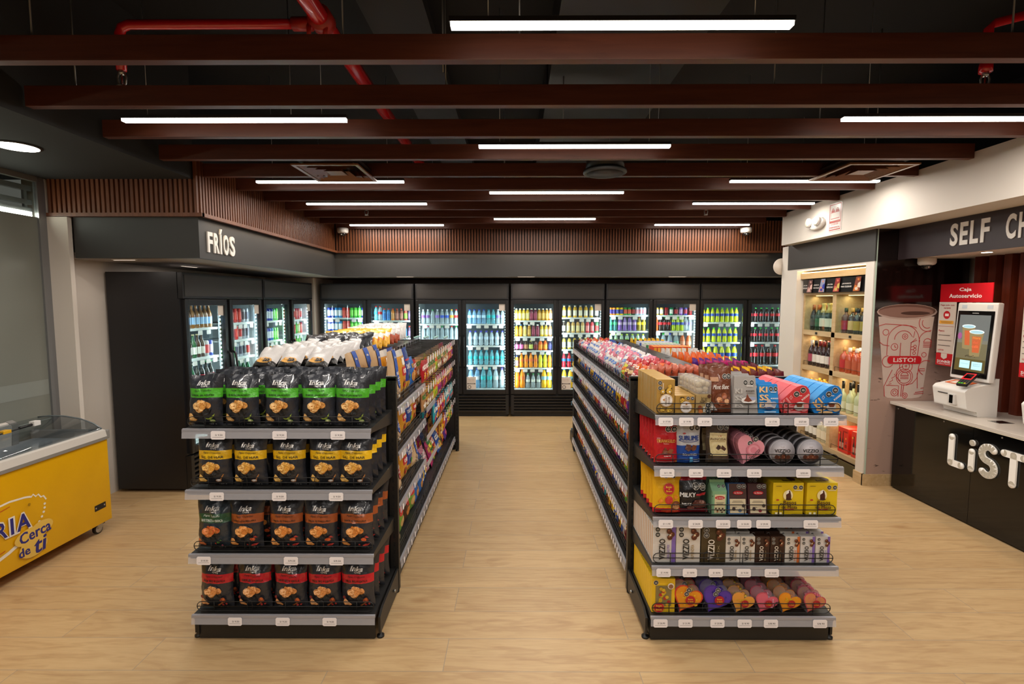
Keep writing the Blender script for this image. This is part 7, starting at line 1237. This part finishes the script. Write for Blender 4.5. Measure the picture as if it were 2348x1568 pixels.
m = MB(); m.prism([(-FB-0.015, 0.735), (-FB-0.015, 0.90), (-FB+0.03, 0.915), (-FB+0.075, 0.89), (-FB+0.06, 0.735)], -1.6, FR-0.25, GRL, 1); m.build('rear_rail', fz_)
MB().prism([(-FB-0.018, 0.73), (-FB-0.018, 0.903), (-FB+0.03, 0.92), (-FB+0.078, 0.893), (-FB+0.064, 0.73)], FR-0.25, FR-0.2, GRD, 1).build('rail_end_cap', fz_)
cv = [(-0.015, 0.812), (-0.08, 0.855), (-0.18, 0.892), (-0.30, 0.912), (-0.42, 0.914), (-FB+0.06, 0.905)]
gm_ = glass('freezer_lid_glass', (0.80, 0.83, 0.85)); m = MB()
m.prism(cv+[(x, z-0.005) for x, z in cv[::-1]], -1.6, FR-0.03, gm_, 1, True); m.build('glass_lid', fz_)
side = cv+[(-FB+0.02, 0.80), (-0.02, 0.80)]; MB().prism(side, FR-0.03, FR-0.025, gm_, 1).tube([(x, FR-0.028, z) for x, z in cv], 0.005, mat('lid_edge', '#7e878a', 0.2, 0.4), 6).build('end_glass', fz_)
m = MB(); m.box(-FB+0.02, -0.03, -1.55, FR-0.02, 0.70, 0.7395, mat('freezer_inner_grey', '#9a9da0', 0.5)); m.build('inner_floor', fz_)
MB().tube([(x, 0.2, z-0.012) for x, z in cv], 0.006, GRD, 6).build('lid_divider', fz_)
for y in (FR-0.09, -0.5):
    c = MB(); c.box(-0.075, -0.02, y-0.03, y+0.03, 0.074, 0.085, STEEL); c.box(-0.065, -0.03, y-0.014, y+0.03, 0.04, 0.075, STEEL); c.lathe([(0.038, -0.012), (0.04, -0.008), (0.04, 0.008), (0.038, 0.012)], BLACK, 20, (-0.047, y, 0.04), axis=0); c.lathe([(0.03, -0.0135), (0.03, 0.0135)], mat('wheel_hub', '#cfc8be', 0.4), 20, (-0.047, y, 0.04), axis=0); c.box(-0.06, -0.035, y+0.028, y+0.06, 0.062, 0.068, BLACK)
    c.build('caster', fz_)
pc = thing('power_cord', 'black power cord with white plug and yellow tag on the freezer lid', 'cord', (-3.43, 3.46, 0.919))
MB().tube([(-0.02, -0.5, 0.01), (0.0, -0.3, 0.0), (0.02, -0.14, 0.0), (0.01, -0.02, 0.002), (0.01, 0.03, 0.004)], 0.0055, BLACK, 8).build('cable', pc)
MB().tube([(0.01, 0.0, 0.006), (0.01, 0.09, 0.008)], 0.01, BLACK, 8).build('connector', pc)
p_ = MB().box(-0.01, 0.03, 0.09, 0.14, -0.004, 0.03, WPL, 0.003).build('plug', pc)
for zz_ in (0.004, 0.013, 0.022): MB().tube([(0.01, 0.14, zz_), (0.01, 0.158, zz_)], 0.002, STEEL, 5).build('prong', p_)
MB().box(-0.012, 0.03, -0.13, -0.075, -0.006, 0.016, plas('#e0a81e'), 0.003).build('cable_tag', pc)
